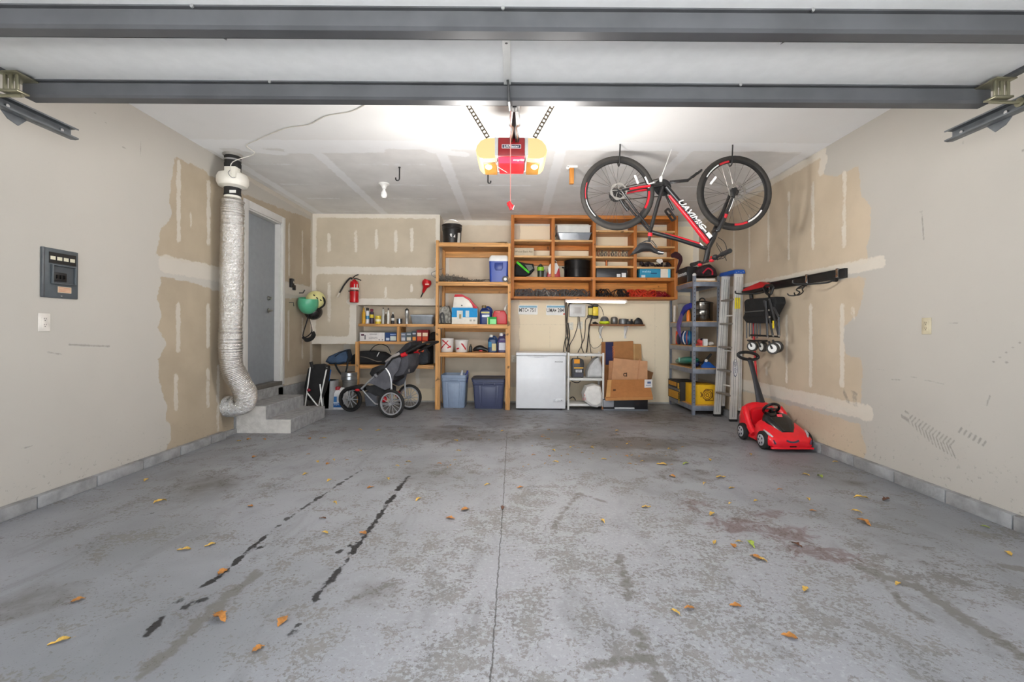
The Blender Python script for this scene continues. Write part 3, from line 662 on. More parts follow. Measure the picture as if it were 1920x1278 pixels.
m = MB(); m.tube(spline([W(432, 318, DYc - .13), W(428, 324, DYc - .15), W(434, 332, DYc - .16), W(441, 333, DYc - .14)]), .003, 6); m.build('box_wire', M_grey, bxo)
m = MB(); m.lathe([(.076, dz(351)), (.078, dz(353)), (.074, dz(355)), (.074, dz(363)), (.078, dz(366)), (.075, dz(368))], (DX, DYc, 0), n=24); c = m.build('coupling', M_rubber, fd)
m = MB(); rect(m, 430, 356, 442, 361, DYc - .079, .004); m.build('tag_plate', M_whitep, c)
m = MB(); m.lathe([(.07, dz(367)), (.074, dz(368)), (.074, dz(380))], (DX, DYc, 0), n=24); m.build('reducer', M_fan, fd)
n = NT('crinkled_foil'); v = n.coord((1, 1, 1)); n.base(lin((222, 220, 217))); n.set(Metallic=1.0, Roughness=.2)
n.bump(n.math('ADD', n.noise(v, 45, 4, .7, 1.5), n.math('MULTIPLY', n.noise(v, 14, 3, .6, .8), .7)), .6, .02); M_foil = n.m
ctr = spline([(DX, DYc, dz(372)), (DX, DYc, dz(420)), (DX - .005, DYc, 1.4), (DX - .012, DYc, .95), (DX - .005, DYc + .02, .74), (DX + .045, DYc + .075, .58), (DX + .065, DYc + .13, .46), (DX + .03, DYc + .17, .365), (DX - .07, DYc + .19, .325), (DX - .17, DYc + .2, .32)], 22)
rr = []
for i, p in enumerate(ctr):
    s_ = i * 1.0; base = .103 + .003 * math.sin(i * .21)
    if i < 3: base = .078 + .012 * i
    elif i < 12: base = .104 - .012 * math.sin((i - 3) / 9 * PI)
    rr.append(base + (.0045 if i % 2 else -.002) + random.uniform(-.002, .002))
m = MB(); m.tube(ctr, rr, 36, caps=False)
for p in m.v: p += Vector((random.uniform(-1, 1), random.uniform(-1, 1), random.uniform(-1, 1))) * .0016
tag(m.build('foil_duct', M_foil, smooth=True), 'crinkled silver foil flexible duct running down the side wall', 'duct')

# ---- electrical panel, outlets
a, b = WX(75, 461, XL), WX(143, 563, XL); y0, y1, z1, z0 = a.y, b.y, 1.638, 1.318
M_pan = mat('panel_grey', (82, 88, 92), .45, .2, var=.1)
ep = thing('electrical_panel', (XL, (y0 + y1) / 2, z0), 'dark grey electrical breaker panel set in the cream wall', 'electrical panel')
X = XL + .012
def lbox(m, x1_, ya, yb, za, zb, xb=XL): m.box((xb, ya, za), (x1_, yb, zb))
m = MB(); lbox(m, X, y0, y1, z0, z1); cv = m.build('cover', M_pan, ep, bevel=.003)
fy = lambda f: y0 + (y1 - y0) * f
fz = lambda f: z1 - (z1 - z0) * f
m = MB(); lbox(m, X + .006, fy(0), fy(.06), z0, z1, X - .004); m.build('edge_trim', M_track, cv, bevel=.002)
m = MB(); lbox(m, X + .003, fy(.18), fy(.92), fz(.30), fz(.08), X); st_ = m.build('label_strip', mat('label_black', (22, 21, 20), .5), ep)
for k in range(4): m = MB(); lbox(m, X + .005, fy(.21 + .18 * k), fy(.34 + .18 * k), fz(.23), fz(.16), X + .002); m.build('name_tab', mat('tab_cream', (206, 200, 178), .6), st_)
m = MB()
for (ya, yb, za, zb) in ((.24, .90, .35, .32), (.24, .90, .72, .69), (.22, .27, .72, .32), (.86, .91, .72, .32)): lbox(m, X + .016, fy(ya), fy(yb), fz(za), fz(zb), X)
dp = m.build('breaker_door_frame', M_pan, ep, bevel=.004)
m = MB(); lbox(m, X + .0015, fy(.27), fy(.86), fz(.69), fz(.35), X); m.build('recess', mat('recess_grey', (70, 74, 78), .5), dp)
m = MB(); lbox(m, X + .008, fy(.30), fy(.64), fz(.66), fz(.48), X); br = m.build('breaker', M_black, ep, bevel=.002)
for k in range(3): m = MB(); lbox(m, X + .016, fy(.34 + .1 * k), fy(.38 + .1 * k), fz(.61), fz(.53), X + .006); m.build('breaker_toggle', mat('toggle_black', (14, 14, 14), .3), br)
m = MB(); lbox(m, X + .001, fy(.42), fy(.80), fz(.885), fz(.76), X); sk = m.build('warning_sticker', mat('sticker_tan', (196, 176, 152), .6), ep)
for k in range(4): m = MB(); lbox(m, X + .0016, fy(.44), fy(.78), fz(.79 + .025 * k), fz(.78 + .025 * k), X + .0005); m.build('print_line', mat('sticker_orange', (186, 116, 80), .6), sk)
m = MB(); m.cyl((X, fy(.52), fz(.955)), (X + .003, fy(.52), fz(.955)), .005, n=10); m.build('screw', M_steel, ep)
def outlet(name, q, nx, label, c, cat='outlet'):
    t = thing(name, q, label, cat); nn = Vector(nx); u = Vector((0, 1, 0)) if abs(nn.x) > .5 else Vector((1, 0, 0)); z = Vector((0, 0, 1))
    def pb(m, u0, u1, z0, z1, d0, d1): m.hexa([q + u * u0 + z * z0 + nn * d0, q + u * u1 + z * z0 + nn * d0, q + u * u1 + z * z0 + nn * d1, q + u * u0 + z * z0 + nn * d1], [q + u * u0 + z * z1 + nn * d0, q + u * u1 + z * z1 + nn * d0, q + u * u1 + z * z1 + nn * d1, q + u * u0 + z * z1 + nn * d1])
    m = MB(); pb(m, -.037, .037, -.058, .058, 0, .006); pl = m.build('cover_plate', c, t, bevel=.003)
    m = MB(); pb(m, -.018, .018, -.034, .034, .004, .009); rc = m.build('receptacle', c, t, bevel=.002)
    for zz in (-.019, .019):
        m = MB()
        for uu in (-.006, .006): pb(m, uu - .0015, uu + .0015, zz, zz + .009, .008, .0096)
        m.cyl(q + z * (zz - .007) + nn * .008, q + z * (zz - .007) + nn * .0096, .003, n=8); m.build('socket_slots', M_black, rc)
    return t
outlet('wall_outlet', WX(82, 604, XL), (1, 0, 0), 'white duplex outlet below the electrical panel', mat('outlet_white', (214, 208, 200), .4))
outlet('wall_outlet', WX(1738, 611, XR), (-1, 0, 0), 'beige outlet alone on the bare painted wall', mat('outlet_beige', (192, 182, 156), .4))
# ================================================================== shelving and large things on the back wall
M_pineX = wood('pine_along_x', (214, 158, 96), 0); M_pineZ = wood('pine_along_z', (214, 158, 96), 2); M_pineY = wood('pine_along_y', (204, 146, 86), 1)
M_cabX = wood('stained_pine_x', (204, 128, 58), 0); M_cabZ = wood('stained_pine_z', (200, 122, 54), 2); M_cabY = wood('stained_pine_y', (196, 120, 54), 1)
M_cabE = wood('pale_shelf_edge', (226, 176, 118), 0)
def zc(x, y, Y): return W(x, y, Y).z
def xc(x, y, Y): return W(x, y, Y).x
# ---- tall open shelf unit
CY = 6.48; cx0, cx1 = xc(816.5, 600, CY), xc(957, 600, CY)
cs = thing('wooden_shelf_unit', ((cx0 + cx1) / 2, 6.8, 0), 'tall open pine shelf unit holding a cooler and wire, totes beneath', 'shelf unit')
for x in (cx0, cx1 - .038):
    zt = zc(820, 450, CY) if x == cx0 else zc(955, 456, CY)
    m = MB(); m.box((x, CY, 0), (x + .038, CY + .088, zt)); m.build('post', M_pineZ, cs, bevel=.002)
    m = MB(); m.box((x, YB - .095, 0), (x + .038, YB - .005, zt)); m.build('post', M_pineZ, cs, bevel=.002)
    xo = x + .038 if x == cx0 else x - .03
    m = MB(); m.box((xo, CY, 0), (xo + .03, CY + .085, zc(820, 616, CY))); m.build('leg', M_pineZ, cs, bevel=.002)
CSZ = []
for (y, h) in ((454.5, 7.5), (528, 7.5), (607.5, 7.5), (661, 7.5)):
    z1 = zc(885, y, CY); z0 = zc(885, y + h, CY); CSZ.append(z1)
    m = MB(); m.box((cx0 + .038, CY + .002, z0), (cx1 - .038, CY + .04, z1)); m.build('front_rail', M_pineX, cs, bevel=.002)
    m = MB(); m.box((cx0 + .038, CY + .04, z1 - .02), (cx1 - .038, YB - .005, z1)); m.build('shelf_board', M_pineX, cs)
    m = MB(); m.box((cx0 + .038, YB - .045, z1 - .11), (cx1 - .038, YB - .005, z1 - .02)); m.build('cleat', M_pineX, cs, bevel=.002)
# ---- low shelves under the box-out
LY = 6.74
ls = thing('low_wall_shelf', (W(745, 640, LY).x, 6.95, 0), 'pine wall shelves under the boxed-out wall with cans and bags', 'shelf unit')
LSZ = []
for (x0, x1, y, h) in ((672, 813, 607, 5), (671, 813, 640, 5), (612, 813, 684, 7)):
    z1 = zc(745, y, LY); z0 = zc(745, y + h, LY); LSZ.append(z1)
    m = MB(); m.box((xc(x0, y, LY), LY + .035, z1 - .018), (xc(x1, y, LY), YB - .004, z1)); m.build('shelf_board', M_pineX, ls)
    m = MB(); m.box((xc(x0 if y < 680 else 672, y, LY), LY, z0), (xc(x1, y, LY), LY + .035, z1)); m.build('front_rail', M_pineX, ls, bevel=.002)
m = MB(); m.box((xc(668.5, 680, LY), LY - .06, 0), (xc(674.5, 680, LY), LY - .001, zc(671, 640, LY))); m.build('post', M_pineZ, ls, bevel=.002)
m = MB(); m.box((xc(744, 620, LY), LY, LSZ[1]), (xc(749, 620, LY), YB - .01, zc(746, 612, LY))); m.build('divider', M_pineZ, ls, bevel=.002)
# ---- wall cabinet of open pigeonholes
KY = 6.80; KB = YB - .012
kx = lambda x, y=480: xc(x, y, KY)
kz = lambda y, x: zc(x, y, KY)
cab = thing('wall_cabinet', (kx(1115), 7.0, kz(560, 1115)), 'wide orange-stained open pine wall cabinet of pigeonholes hung below the ceiling', 'cabinet')
def kbox(name, x0, x1, z0, z1, mt, y0=KY, y1=KB): m = MB(); m.box((x0, y0, z0), (x1, y1, z1)); return m.build(name, mt, cab, bevel=.0015)
zT, zB = min(HH - .003, kz(402, 1115)), kz(560, 1115); zR1, zR0 = kz(519.5, 1115), kz(525.5, 1115); zb1 = kz(556, 1115)
X0, X1, X2, X3, X4 = kx(958), kx(1034), kx(1111), kx(1188), kx(1265); t = .048
kbox('side_panel', X0, X0 + t, zB, zT, M_cabZ); kbox('side_panel', X4, X4 + t, zB, zT, M_cabZ)
kbox('top_board', X0 + t, X4, zT - .05, zT, M_cabX)
kbox('bottom_board', X0 + t, X4, zB, zb1, M_cabX)
kbox('middle_rail', X0 + t, X4, zR0, zR1, M_cabX)
kbox('upright', X1, X1 + t, zR1, zT - .05, M_cabZ); kbox('upright', X3, X3 + t, zR1, zT - .05, M_cabZ)
kbox('upright', X2, X2 + t, zR1, zT - .05, M_cabZ); kbox('upright', X2, X2 + t, zb1, zR0, M_cabZ)
kbox('back_board', X0 + t, X2, zb1, zR0, wood('knotty_back', (214, 142, 68), 0, .7), KB - .02, KB); kbox('back_board', X2 + t, X4, zb1, zR0, wood('knotty_back', (214, 142, 68), 0, .7), KB - .02, KB)
KS = {}
for bay, (a, b, ys) in enumerate(((X0 + t, X1, (449, 479)), (X1 + t, X2, (449.5, 479.5)), (X2 + t, X3, (431.5, 460.5, 480.5, 498.5)), (X3 + t, X4, (432.5, 461.5, 481.5, 500)))):
    xm = [1000, 1075, 1150, 1230][bay]
    for k, y in enumerate(ys):
        z1 = kz(y, xm); kbox('shelf_board', a, b, z1 - .026, z1, M_cabE); KS[bay, k] = z1
        if bay < 2: kbox('cleat', a, b, z1 - .10, z1 - .027, M_cabX, KB - .03, KB)
    KS[bay, 'rail'] = zR1
KS['bot'] = zb1
# ---- chest freezer
FY = 6.49
fz_ = thing('chest_freezer', (xc(1015, 768, FY), 6.75, 0), 'white compact chest freezer standing under the licence plates', 'freezer')
M_frz = mat('freezer_white', (226, 228, 232), .35, var=.02, coat=.2)
fx0, fx1 = xc(967, 715, FY), xc(1061.5, 715, FY); fzt = zc(1015, 661, FY)
m = MB(); m.box((fx0 + .006, FY + .012, .02), (fx1 - .006, 7.05, fzt - .045)); body = m.build('cabinet_body', M_frz, fz_, bevel=.008)
m = MB(); m.box((fx0, FY, fzt - .042), (fx1, 7.06, fzt)); lid = m.build('lid', M_frz, fz_, bevel=.012)
gx = lambda u: fx0 + (fx1 - fx0) * u
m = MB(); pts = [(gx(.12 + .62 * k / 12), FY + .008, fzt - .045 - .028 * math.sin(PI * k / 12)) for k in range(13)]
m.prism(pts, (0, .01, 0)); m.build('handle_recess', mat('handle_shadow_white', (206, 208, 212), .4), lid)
m = MB()
for k in (0, 1): m.box((gx(.05 + .85 * k), FY + .05, 0), (gx(.10 + .85 * k), FY + .10, .022))
M_drk = mat('dark_grey_plastic', (58, 58, 60), .5)
for k in (0, 1): m = MB(); m.cyl((gx(.08 + .84 * k), FY + .08, 0), (gx(.08 + .84 * k), FY + .08, .022), .018, n=12); m.build('foot', M_drk, fz_)
text('INSIGNIA', .028, M_drk, body, face_cam(Vector((gx(.855), FY + .0115, fzt - .13))), name='brand_lettering')
m = MB(); m.box((gx(.75), FY + .009, .115), (gx(.95), FY + .013, .165)); cp = m.build('control_plate', mat('control_grey', (214, 216, 220), .4), body, bevel=.001)
m = MB(); m.cyl((gx(.81), FY + .009, .14), (gx(.81), FY - .004, .14), .016, n=18); m.build('knob', M_frz, cp); m = MB(); m.cyl((gx(.915), FY + .009, .14), (gx(.915), FY + .005, .14), .006, n=10); m.build('indicator', M_black, cp)
# ---- small white rack beside the freezer
RY = 6.52
rk = thing('white_rack', (xc(1098, 768, RY), 6.75, 0), 'small white three-tier rack wedged between freezer and cardboard', 'rack')
M_rack = mat('rack_white', (214, 213, 210), .45, var=.05)
rx0, rx1 = xc(1064, 715, RY), xc(1133, 715, RY); rzt = zc(1098, 661, RY)
for x in (rx0, rx1 - .028):
    for y in (RY, RY + .33): m = MB(); m.box((x, y, 0), (x + .028, y + .02, rzt)); m.build('upright', M_rack, rk, bevel=.004)
RKZ = []
for y in (663, 709, 757):
    z = zc(1098, y, RY); RKZ.append(z); m = MB(); m.box((rx0 + .028, RY + .01, z - .035), (rx1 - .028, RY + .34, z)); m.build('tier', M_rack, rk, bevel=.005)
# ---- steel shelving in the corner
M_galv = mat('blue_grey_steel', (128, 134, 146), .42, .35, var=.15); M_pb = mat('particle_board', (196, 150, 96), .8, var=.2, scale=60)
sx0, sx1, sy0, sy1 = 2.44, 2.80, 6.17, 7.10
ms = thing('steel_shelving', ((sx0 + sx1) / 2, 6.6, 0), 'grey steel five-tier shelving rack with particle board decks in the corner', 'shelf unit')
MSZ = [1.823, 1.277, .94, .637, .137]
for x in (sx0, sx1):
    for y in (sy0, sy1):
        m = MB(); sx = 1 if x == sx0 else -1; sy = 1 if y == sy0 else -1
        m.prism([(x, y, 0), (x + .038 * sx, y, 0), (x + .038 * sx, y + .003 * sy, 0), (x + .003 * sx, y + .003 * sy, 0), (x + .003 * sx, y + .038 * sy, 0), (x, y + .038 * sy, 0)], (0, 0, 1.89)); p = m.build('corner_post', M_galv, ms, smooth=False)
        if y == sy0:
            m = MB()
            for k in range(34): m.box((x + .014 * sx, y - .0008 if sy > 0 else y, .06 + k * .053), (x + .024 * sx, y + .001, .075 + k * .053))
            q = m.build('slot_row', M_drk, p, smooth=False); q['kind'] = 'stuff'
for z in MSZ:
    m = MB(); m.box((sx0 + .004, sy0 + .004, z - .016), (sx1 - .004, sy1 - .004, z)); m.build('deck', M_pb, ms)
    for a in (((sx0 - .002, sy0 - .003, z - .075), (sx1 + .002, sy0 + .012, z - .012)), ((sx0 - .002, sy1 - .012, z - .075), (sx1 + .002, sy1 + .003, z - .012)), ((sx0 - .003, sy0 + .012, z - .075), (sx0 + .012, sy1 - .012, z - .012)), ((sx1 - .012, sy0 + .012, z - .075), (sx1 + .003, sy1 - .012, z - .012))):
        m = MB(); m.box(*a); m.build('shelf_beam', M_galv, ms, bevel=.002)
m = MB(); m.ell((sx0 + .02, sy0 + .02, 1.905), (.026, .026, .024)); m.build('post_cap', M_whitep, ms)
# ---- step ladder folded against the right wall
M_alu = mat('brushed_aluminium', (222, 220, 216), .36, .35, var=.06); M_blue = mat('ladder_blue', (30, 86, 176), .4)
ld = thing('step_ladder', (2.80, 5.9, 0), 'folded aluminium step ladder with a blue top cap against the side wall', 'ladder')
def chan(name, p0, p1, w, d):                   # channel rail, web facing the camera
    p0, p1 = Vector(p0), Vector(p1); m = MB()
    def sec(p): return [p + Vector(q) for q in ((0, 0, 0), (w, 0, 0), (w, d, 0), (w - .006, d, 0), (w - .006, .006, 0), (.006, .006, 0), (.006, d, 0), (0, d, 0))]
    m.loft([sec(p0), sec(p1)]); o = m.build(name, M_alu, ld, smooth=False); m = MB()
    for k in (.33, .62): m.beam(p0 + Vector((w * k, -.001, .04)), p1 + Vector((w * k, -.001, -.04)), .004, .004)
    m.build('rail_groove', mat('groove_grey', (150, 150, 148), .4, .6), o); return o
n0, n1, f0, f1 = Vector((2.745, 5.74, .02)), Vector((2.775, 5.70, 1.86)), Vector((2.70, 6.09, .02)), Vector((2.745, 5.98, 1.86))
r1 = chan('front_rail', n0, n1, .085, .03); chan('front_rail', f0, f1, .085, .03)
r3 = chan('back_leg', n0 + Vector((.105, .0, .11)), n1 + Vector((.075, .01, 0)), .035, .02); chan('back_leg', f0 + Vector((.105, 0, .11)), f1 + Vector((.075, .01, 0)), .035, .02)
for p in (n0, f0): m = MB(); m.box((p.x - .004, p.y - .006, 0), (p.x + .09, p.y + .036, .03)); m.build('rubber_foot', M_rubber, ld, bevel=.004)
for p in (n0, f0): q = p + Vector((.105, 0, .10)); m = MB(); m.box((q.x - .004, q.y - .004, q.z - .01), (q.x + .04, q.y + .026, q.z + .02)); m.build('rubber_foot', M_rubber, ld, bevel=.004)
for k in range(5):
    u = .16 + .165 * k; a = n0.lerp(n1, u); b = f0.lerp(f1, u)
    m = MB(); m.hexa([a + Vector((0, .006, 0)), a + Vector((.08, .006, 0)), b + Vector((.08, 0, 0)), b], [a + Vector((0, .006, .022)), a + Vector((.08, .006, .022)), b + Vector((.08, 0, .022)), b + Vector((0, 0, .022))]); m.build('tread', mat('tread_grey', (150, 146, 140), .5, .6), ld, bevel=.003)
for k in range(3):
    u = .22 + .25 * k; a = n0.lerp(n1, u) + Vector((.11 - .02 * u, .015, 0)); b = f0.lerp(f1, u) + Vector((.11 - .02 * u, .005, 0)); m = MB(); m.cyl(a, b, .011, n=10); m.build('back_brace', M_alu, ld)
m = MB(); m.hexa([n1 + Vector((-.02, -.03, 0)), n1 + Vector((.12, -.03, 0)), f1 + Vector((.12, .06, 0)), f1 + Vector((-.02, .06, 0))], [n1 + Vector((-.01, -.02, .05)), n1 + Vector((.11, -.02, .05)), f1 + Vector((.11, .05, .05)), f1 + Vector((-.01, .05, .05))]); tc = m.build('top_cap', M_blue, ld, bevel=.008)
for k in range(4): m = MB(); q = n1 + Vector((.005 + .028 * k, -.031, .022 if k % 2 else .012)); m.cyl(q, q + Vector((0, .004, 0)), .006, n=8); m.build('rivet', M_steel, tc)
def on_rail(u, du=.0): return n0.lerp(n1, u) + Vector((.0425, -.0015, 0))
q = on_rail(.80); m = MB(); m.box((q.x - .034, q.y, q.z - .07), (q.x + .034, q.y + .0012, q.z + .07)); m.build('warning_label', mat('label_yellow', (236, 214, 40), .5), r1)
q = on_rail(.36); m = MB(); m.lathe([(0, 0), (.03, 0)], q + Vector((0, .0005, 0)), axis=(0, -1, 0), n=24, sx=1, sy=3.6); m.lathe([(.026, .0006), (.026, .0006)], q, axis=(0, -1, 0), n=24, sy=3.6)
lg = MB(); lg.prism([q + Vector((.03 * math.cos(a), -.0008, .115 * math.sin(a))) for a in [2 * PI * k / 24 for k in range(24)]], (0, .0006, 0)); lo_ = lg.build('logo_oval', mat('logo_navy', (24, 40, 92), .5), r1)
lg = MB(); lg.prism([q + Vector((.024 * math.cos(a), -.0016, .105 * math.sin(a))) for a in [2 * PI * k / 24 for k in range(24)]], (0, .0006, 0)); lg.build('logo_field', mat('logo_silver', (222, 222, 222), .5), lo_)
text('WERNER', .036, mat('logo_navy', (24, 40, 92), .5), lo_, Matrix.Translation(q + Vector((0, -.0026, 0))) @ Matrix.Rotation(PI / 2, 4, 'X') @ Matrix.Rotation(PI / 2, 4, 'Z'))
# ---- narrow shelf on white brackets
NY = 6.94
nz = zc(1158, 607.5, NY); nx0, nx1 = xc(1109, 607, NY), xc(1209, 607, NY)
ns = thing('narrow_shelf', ((nx0 + nx1) / 2, 7.05, nz - .2), 'narrow brown board shelf on white brackets above the cardboard', 'shelf')
m = MB(); m.box((nx0, NY, nz - .026), (nx1, YB - .003, nz)); m.build('board', wood('brown_board', (150, 98, 56), 0), ns, bevel=.003)
for x in (1131, 1179):
    X = xc(x, 612, NY); m = MB(); m.box((X - .016, YB - .012, nz - .22), (X + .016, YB - .003, nz - .028)); m.box((X - .016, NY + .02, nz - .036), (X + .016, YB - .01, nz - .027)); m.beam((X, YB - .02, nz - .17), (X, NY + .05, nz - .04), .014, .01, up=(1, 0, 0)); m.build('bracket', M_whitep, ns, bevel=.001)
# ---- fluorescent under the cabinet
uy = 6.93; m0 = thing('under_cabinet_light', (xc(1118, 565, uy), uy + .05, zc(1118, 567, uy)), 'slim white fluorescent fixture mounted under the wall cabinet', 'light fixture')
ux0, ux1 = xc(1060, 562, uy), xc(1176, 562, uy)
m = MB(); m.box((ux0, uy, zB - .045), (ux1, uy + .1, zB - .001)); m.build('housing', M_whitep, m0, bevel=.006)
m = MB(); m.cyl((ux0 + .03, uy - .004, zB - .040), (ux1 - .03, uy - .004, zB - .040), .014, n=14); m.build('tube', mat('frosted_tube', (240, 238, 228), .25), m0)
_n = NT('lit_fluorescent_tube'); _n.base(lin((240, 238, 228))); _n.b.inputs['Emission Color'].default_value = (1, .96, .86, 1); _n.b.inputs['Emission Strength'].default_value = TUBE_W
m0.children[-1].data.materials[0] = _n.m
# ---- hook rail on the right wall
ra, rb = WX(1395, 553, XR), WX(1590, 500, XR); zrail = (ra.z + rb.z) / 2; ry0, ry1 = rb.y, ra.y + .15
hr = thing('hook_rail', (XR, (ry0 + ry1) / 2, zrail - .06), 'long black storage rail with sliding utility hooks on the side wall', 'hook rail')
m = MB(); m.box((XR - .022, ry0, zrail - .042), (XR - .001, ry1, zrail + .042)); m.box((XR - .03, ry0, zrail + .03), (XR - .02, ry1, zrail + .042)); m.box((XR - .03, ry0, zrail - .042), (XR - .02, ry1, zrail - .03)); m.build('rail', M_black, hr, bevel=.002)
def rhook(x, kind):
    Y = WX(x, 520, XR).y; xo = XR - .03
    m = MB(); m.box((xo - .004, Y - .016, zrail - .055), (xo, Y + .016, zrail + .05)); m.box((xo - .004, Y - .016, zrail + .045), (XR - .018, Y + .016, zrail + .05)); c = m.build('hook_carrier', M_chrome, hr, bevel=.001)
    m = MB(); m.cyl((xo - .004, Y, zrail - .05), (xo - .03, Y, zrail - .05), .02, n=12); m.build('hook_pivot', M_black, c)
    m = MB()
    if kind == 0:
        for s in (-1, 1):
            yy = Y + s * .045
            m = MB(); m.tube(spline([(xo - .02, Y, zrail - .055), (xo - .05, yy, zrail - .075), (xo - .07, yy, zrail - .10), (xo - .05, yy - s * .02, zrail - .125), (xo - .09, yy - s * .02, zrail - .155), (xo - .14, yy, zrail - .155), (xo - .155, yy + s * .01, zrail - .135)], 5), .006, 8); m.build('hook_arm', M_black, c)
        m = MB(); m.cyl((xo - .06, Y - .05, zrail - .085), (xo - .06, Y + .05, zrail - .085), .006, n=8); m.build('cross_bar', M_black, c)
    else:
        m = MB(); m.tube(spline([(xo - .02, Y, zrail - .05), (xo - .08, Y + .03, zrail - .075), (xo - .2, Y + .10, zrail - .08), (xo - .29, Y + .15, zrail - .07), (xo - .30, Y + .155, zrail - .04)], 5), .008, 8); m.build('hook_arm', M_black, c)
rhook(1518, 0); rhook(1576, 1); rhook(1446, 1)
# ================================================================== things on the shelves
def rring(cx, cy, z, wx, wy, r, n=5):
    pts = []
    for (sx, sy, a0) in ((1, 1, 0), (-1, 1, PI / 2), (-1, -1, PI), (1, -1, 3 * PI / 2)):
        for k in range(n):
            a = a0 + PI / 2 * k / (n - 1); pts.append(Vector((cx + sx * (wx / 2 - r) + r * math.cos(a), cy + sy * (wy / 2 - r) + r * math.sin(a), z)))
    return pts
def col(name, c, **k): return mat(name, c, **k)
def P_(c, rough=.4, **k): return mat('plastic_%d_%d_%d' % c, c, rough, var=.06, **k)
def C_(c, **k): return mat('card_%d_%d_%d' % c, c, .75, var=.07, **k)
def cloth(c): return mat('cloth_%d_%d_%d' % c, c, .9, var=.25, scale=9, bump=.5, bscale=35)
def bottle(label, cx, w, h, Y, z, prof, body, cap=None, band=None, name='bottle', cat='bottle', group=None, sq=1.0, px_y=600):
    """upright container: prof = [(radius fraction, height fraction)], cap = (material, h0), band = (material, h0, h1)"""
    q = Vector((xc(cx, px_y, Y), Y, z)); R = w * px(Y) / 2; H = h * px(Y)
    t = thing(name, q, label, cat, group)
    hb = cap[1] if cap else 1.0
    m = MB(); m.lathe([(r * R, u * H) for r, u in prof if u <= hb + 1e-6], q, n=18, sy=sq); m.build('body', body, t)
    if cap: m = MB(); m.lathe([(0, cap[1] * H)] + [(r * R, u * H) for r, u in prof if u >= cap[1] - 1e-6] + [(0, prof[-1][1] * H)], q, n=16, sy=sq); m.build('cap', cap[0], t)
    if band:
        rb = np.interp(band[1], [u for r, u in prof], [r for r, u in prof]); m = MB(); m.lathe([(rb * R + .0008, band[1] * H), (rb * R + .0008, band[2] * H)], q, n=18, sy=sq); m.build('printed_label', band[0], t)
    return t
SPRAY = [(0, 0), (.92, 0), (.96, .02), (.96, .76), (.7, .82), (.72, .821), (.72, .97), (.6, 1.0), (0, 1.0)]
BOT = [(0, 0), (.95, 0), (1, .03), (1, .62), (.75, .74), (.4, .84), (.38, .86), (.42, .861), (.42, 1), (0, 1)]
TIN = [(0, 0), (1, 0), (1, .02), (.97, .03), (.97, .92), (1, .93), (1, 1), (0, 1)]
g = 'cans and bottles on the upper low shelf'
z = LSZ[0]; Y = 6.86
bottle('tall mustard yellow bottle on the low shelf', 682, 6.5, 30, Y, z, BOT, P_((214, 160, 34)), (P_((200, 146, 30)), .86), group=g)
bottle('white spray can with black cap and blue label', 689, 7, 30, Y, z, SPRAY, P_((214, 216, 220)), (M_black, .82), (P_((60, 130, 176)), .3, .5), name='spray_can', cat='can', group=g)
bottle('dark spray can with maroon cap and yellow print', 697, 8, 28, Y, z, SPRAY, P_((48, 34, 58)), (P_((112, 24, 48)), .82), (P_((222, 196, 40)), .4, .62), name='spray_can', cat='can', group=g)
bottle('squat yellow tin beside the spray cans', 709, 11, 15, Y, z, TIN, P_((222, 194, 50)), (P_((232, 210, 90)), .93), (P_((230, 224, 190)), .3, .6), name='paint_tin', cat='can', group=g)
bottle('tall clear bottle with a black pointed tip', 718.5, 4.6, 31, Y, z, [(0, 0), (1, 0), (1, .8), (.5, .88), (.4, .9), (.3, 1), (0, 1)], P_((190, 190, 184), .2), (M_black, .9), group=g)
bottle('small brown bottle between two pale bottles', 723.5, 5, 22, Y + .06, z, BOT, P_((96, 82, 60)), (M_whitep, .86), group=g)
bottle('white caulk bottle with a black cap', 728, 5, 30, Y, z, BOT, P_((224, 222, 214)), (M_black, .86), group=g)
bottle('small black bottle with white nozzle and label', 736.5, 6, 22, Y, z, BOT, P_((34, 34, 38)), (M_whitep, .86), (M_whitep, .3, .5), group=g)
bottle('short grey steel cup on the low shelf', 749, 11, 10, Y, z, [(0, 0), (.9, 0), (1, 1), (.94, 1), (.85, .1), (0, .08)], mat('cup_steel', (120, 126, 136), .25, .9), name='steel_cup', cat='cup')
bottle('silver shaker bottle with a black cap beside the clear bin', 763, 8.5, 30, Y, z, [(0, 0), (.7, 0), (.8, .5), (1, .55), (1, .84), (.8, .85), (.8, .92), (.3, .95), (.25, 1), (0, 1)], mat('shaker_silver', (190, 188, 184), .3, .6), (M_black, .84))
def bin_box(label, x0, x1, y1, h, Y, d, zb, mt, lid=None, name='storage_bin', cat='bin', wall=.004, taper=.9, lidh=.02):
    a, b = xc(x0, 600, Y), xc(x1, 600, Y); H = h * px(Y); cx = (a + b) / 2; w = b - a
    t = thing(name, (cx, Y + d / 2, zb), label, cat)
    ro = lambda s, z_: rring(cx, Y + d / 2, z_, w * s, d * s, .02)
    m = MB(); m.loft([ro(taper, zb), ro(1, zb + H - .012), ro(1.04, zb + H - .01), ro(1.04, zb + H), ro(.97, zb + H), ro(taper - .03, zb + .01)]); m.build('body', mt, t)
    if lid is not None: m = MB(); m.loft([ro(1.05, zb + H - .002), ro(1.05, zb + H + lidh), ro(.95, zb + H + lidh + .004)]); m.build('lid', lid, t)
    return t
M_clear = mat('clear_tub', (178, 186, 194), .12, trans=.55, var=.03); M_clid = mat('cloudy_lid', (150, 156, 164), .3, var=.04)
bin_box('clear plastic bin with a grey lid on the low shelf', 770, 812, 607, 15, 6.82, .22, z, mat('grey_tub', (146, 152, 160), .2, trans=.25), M_clid)
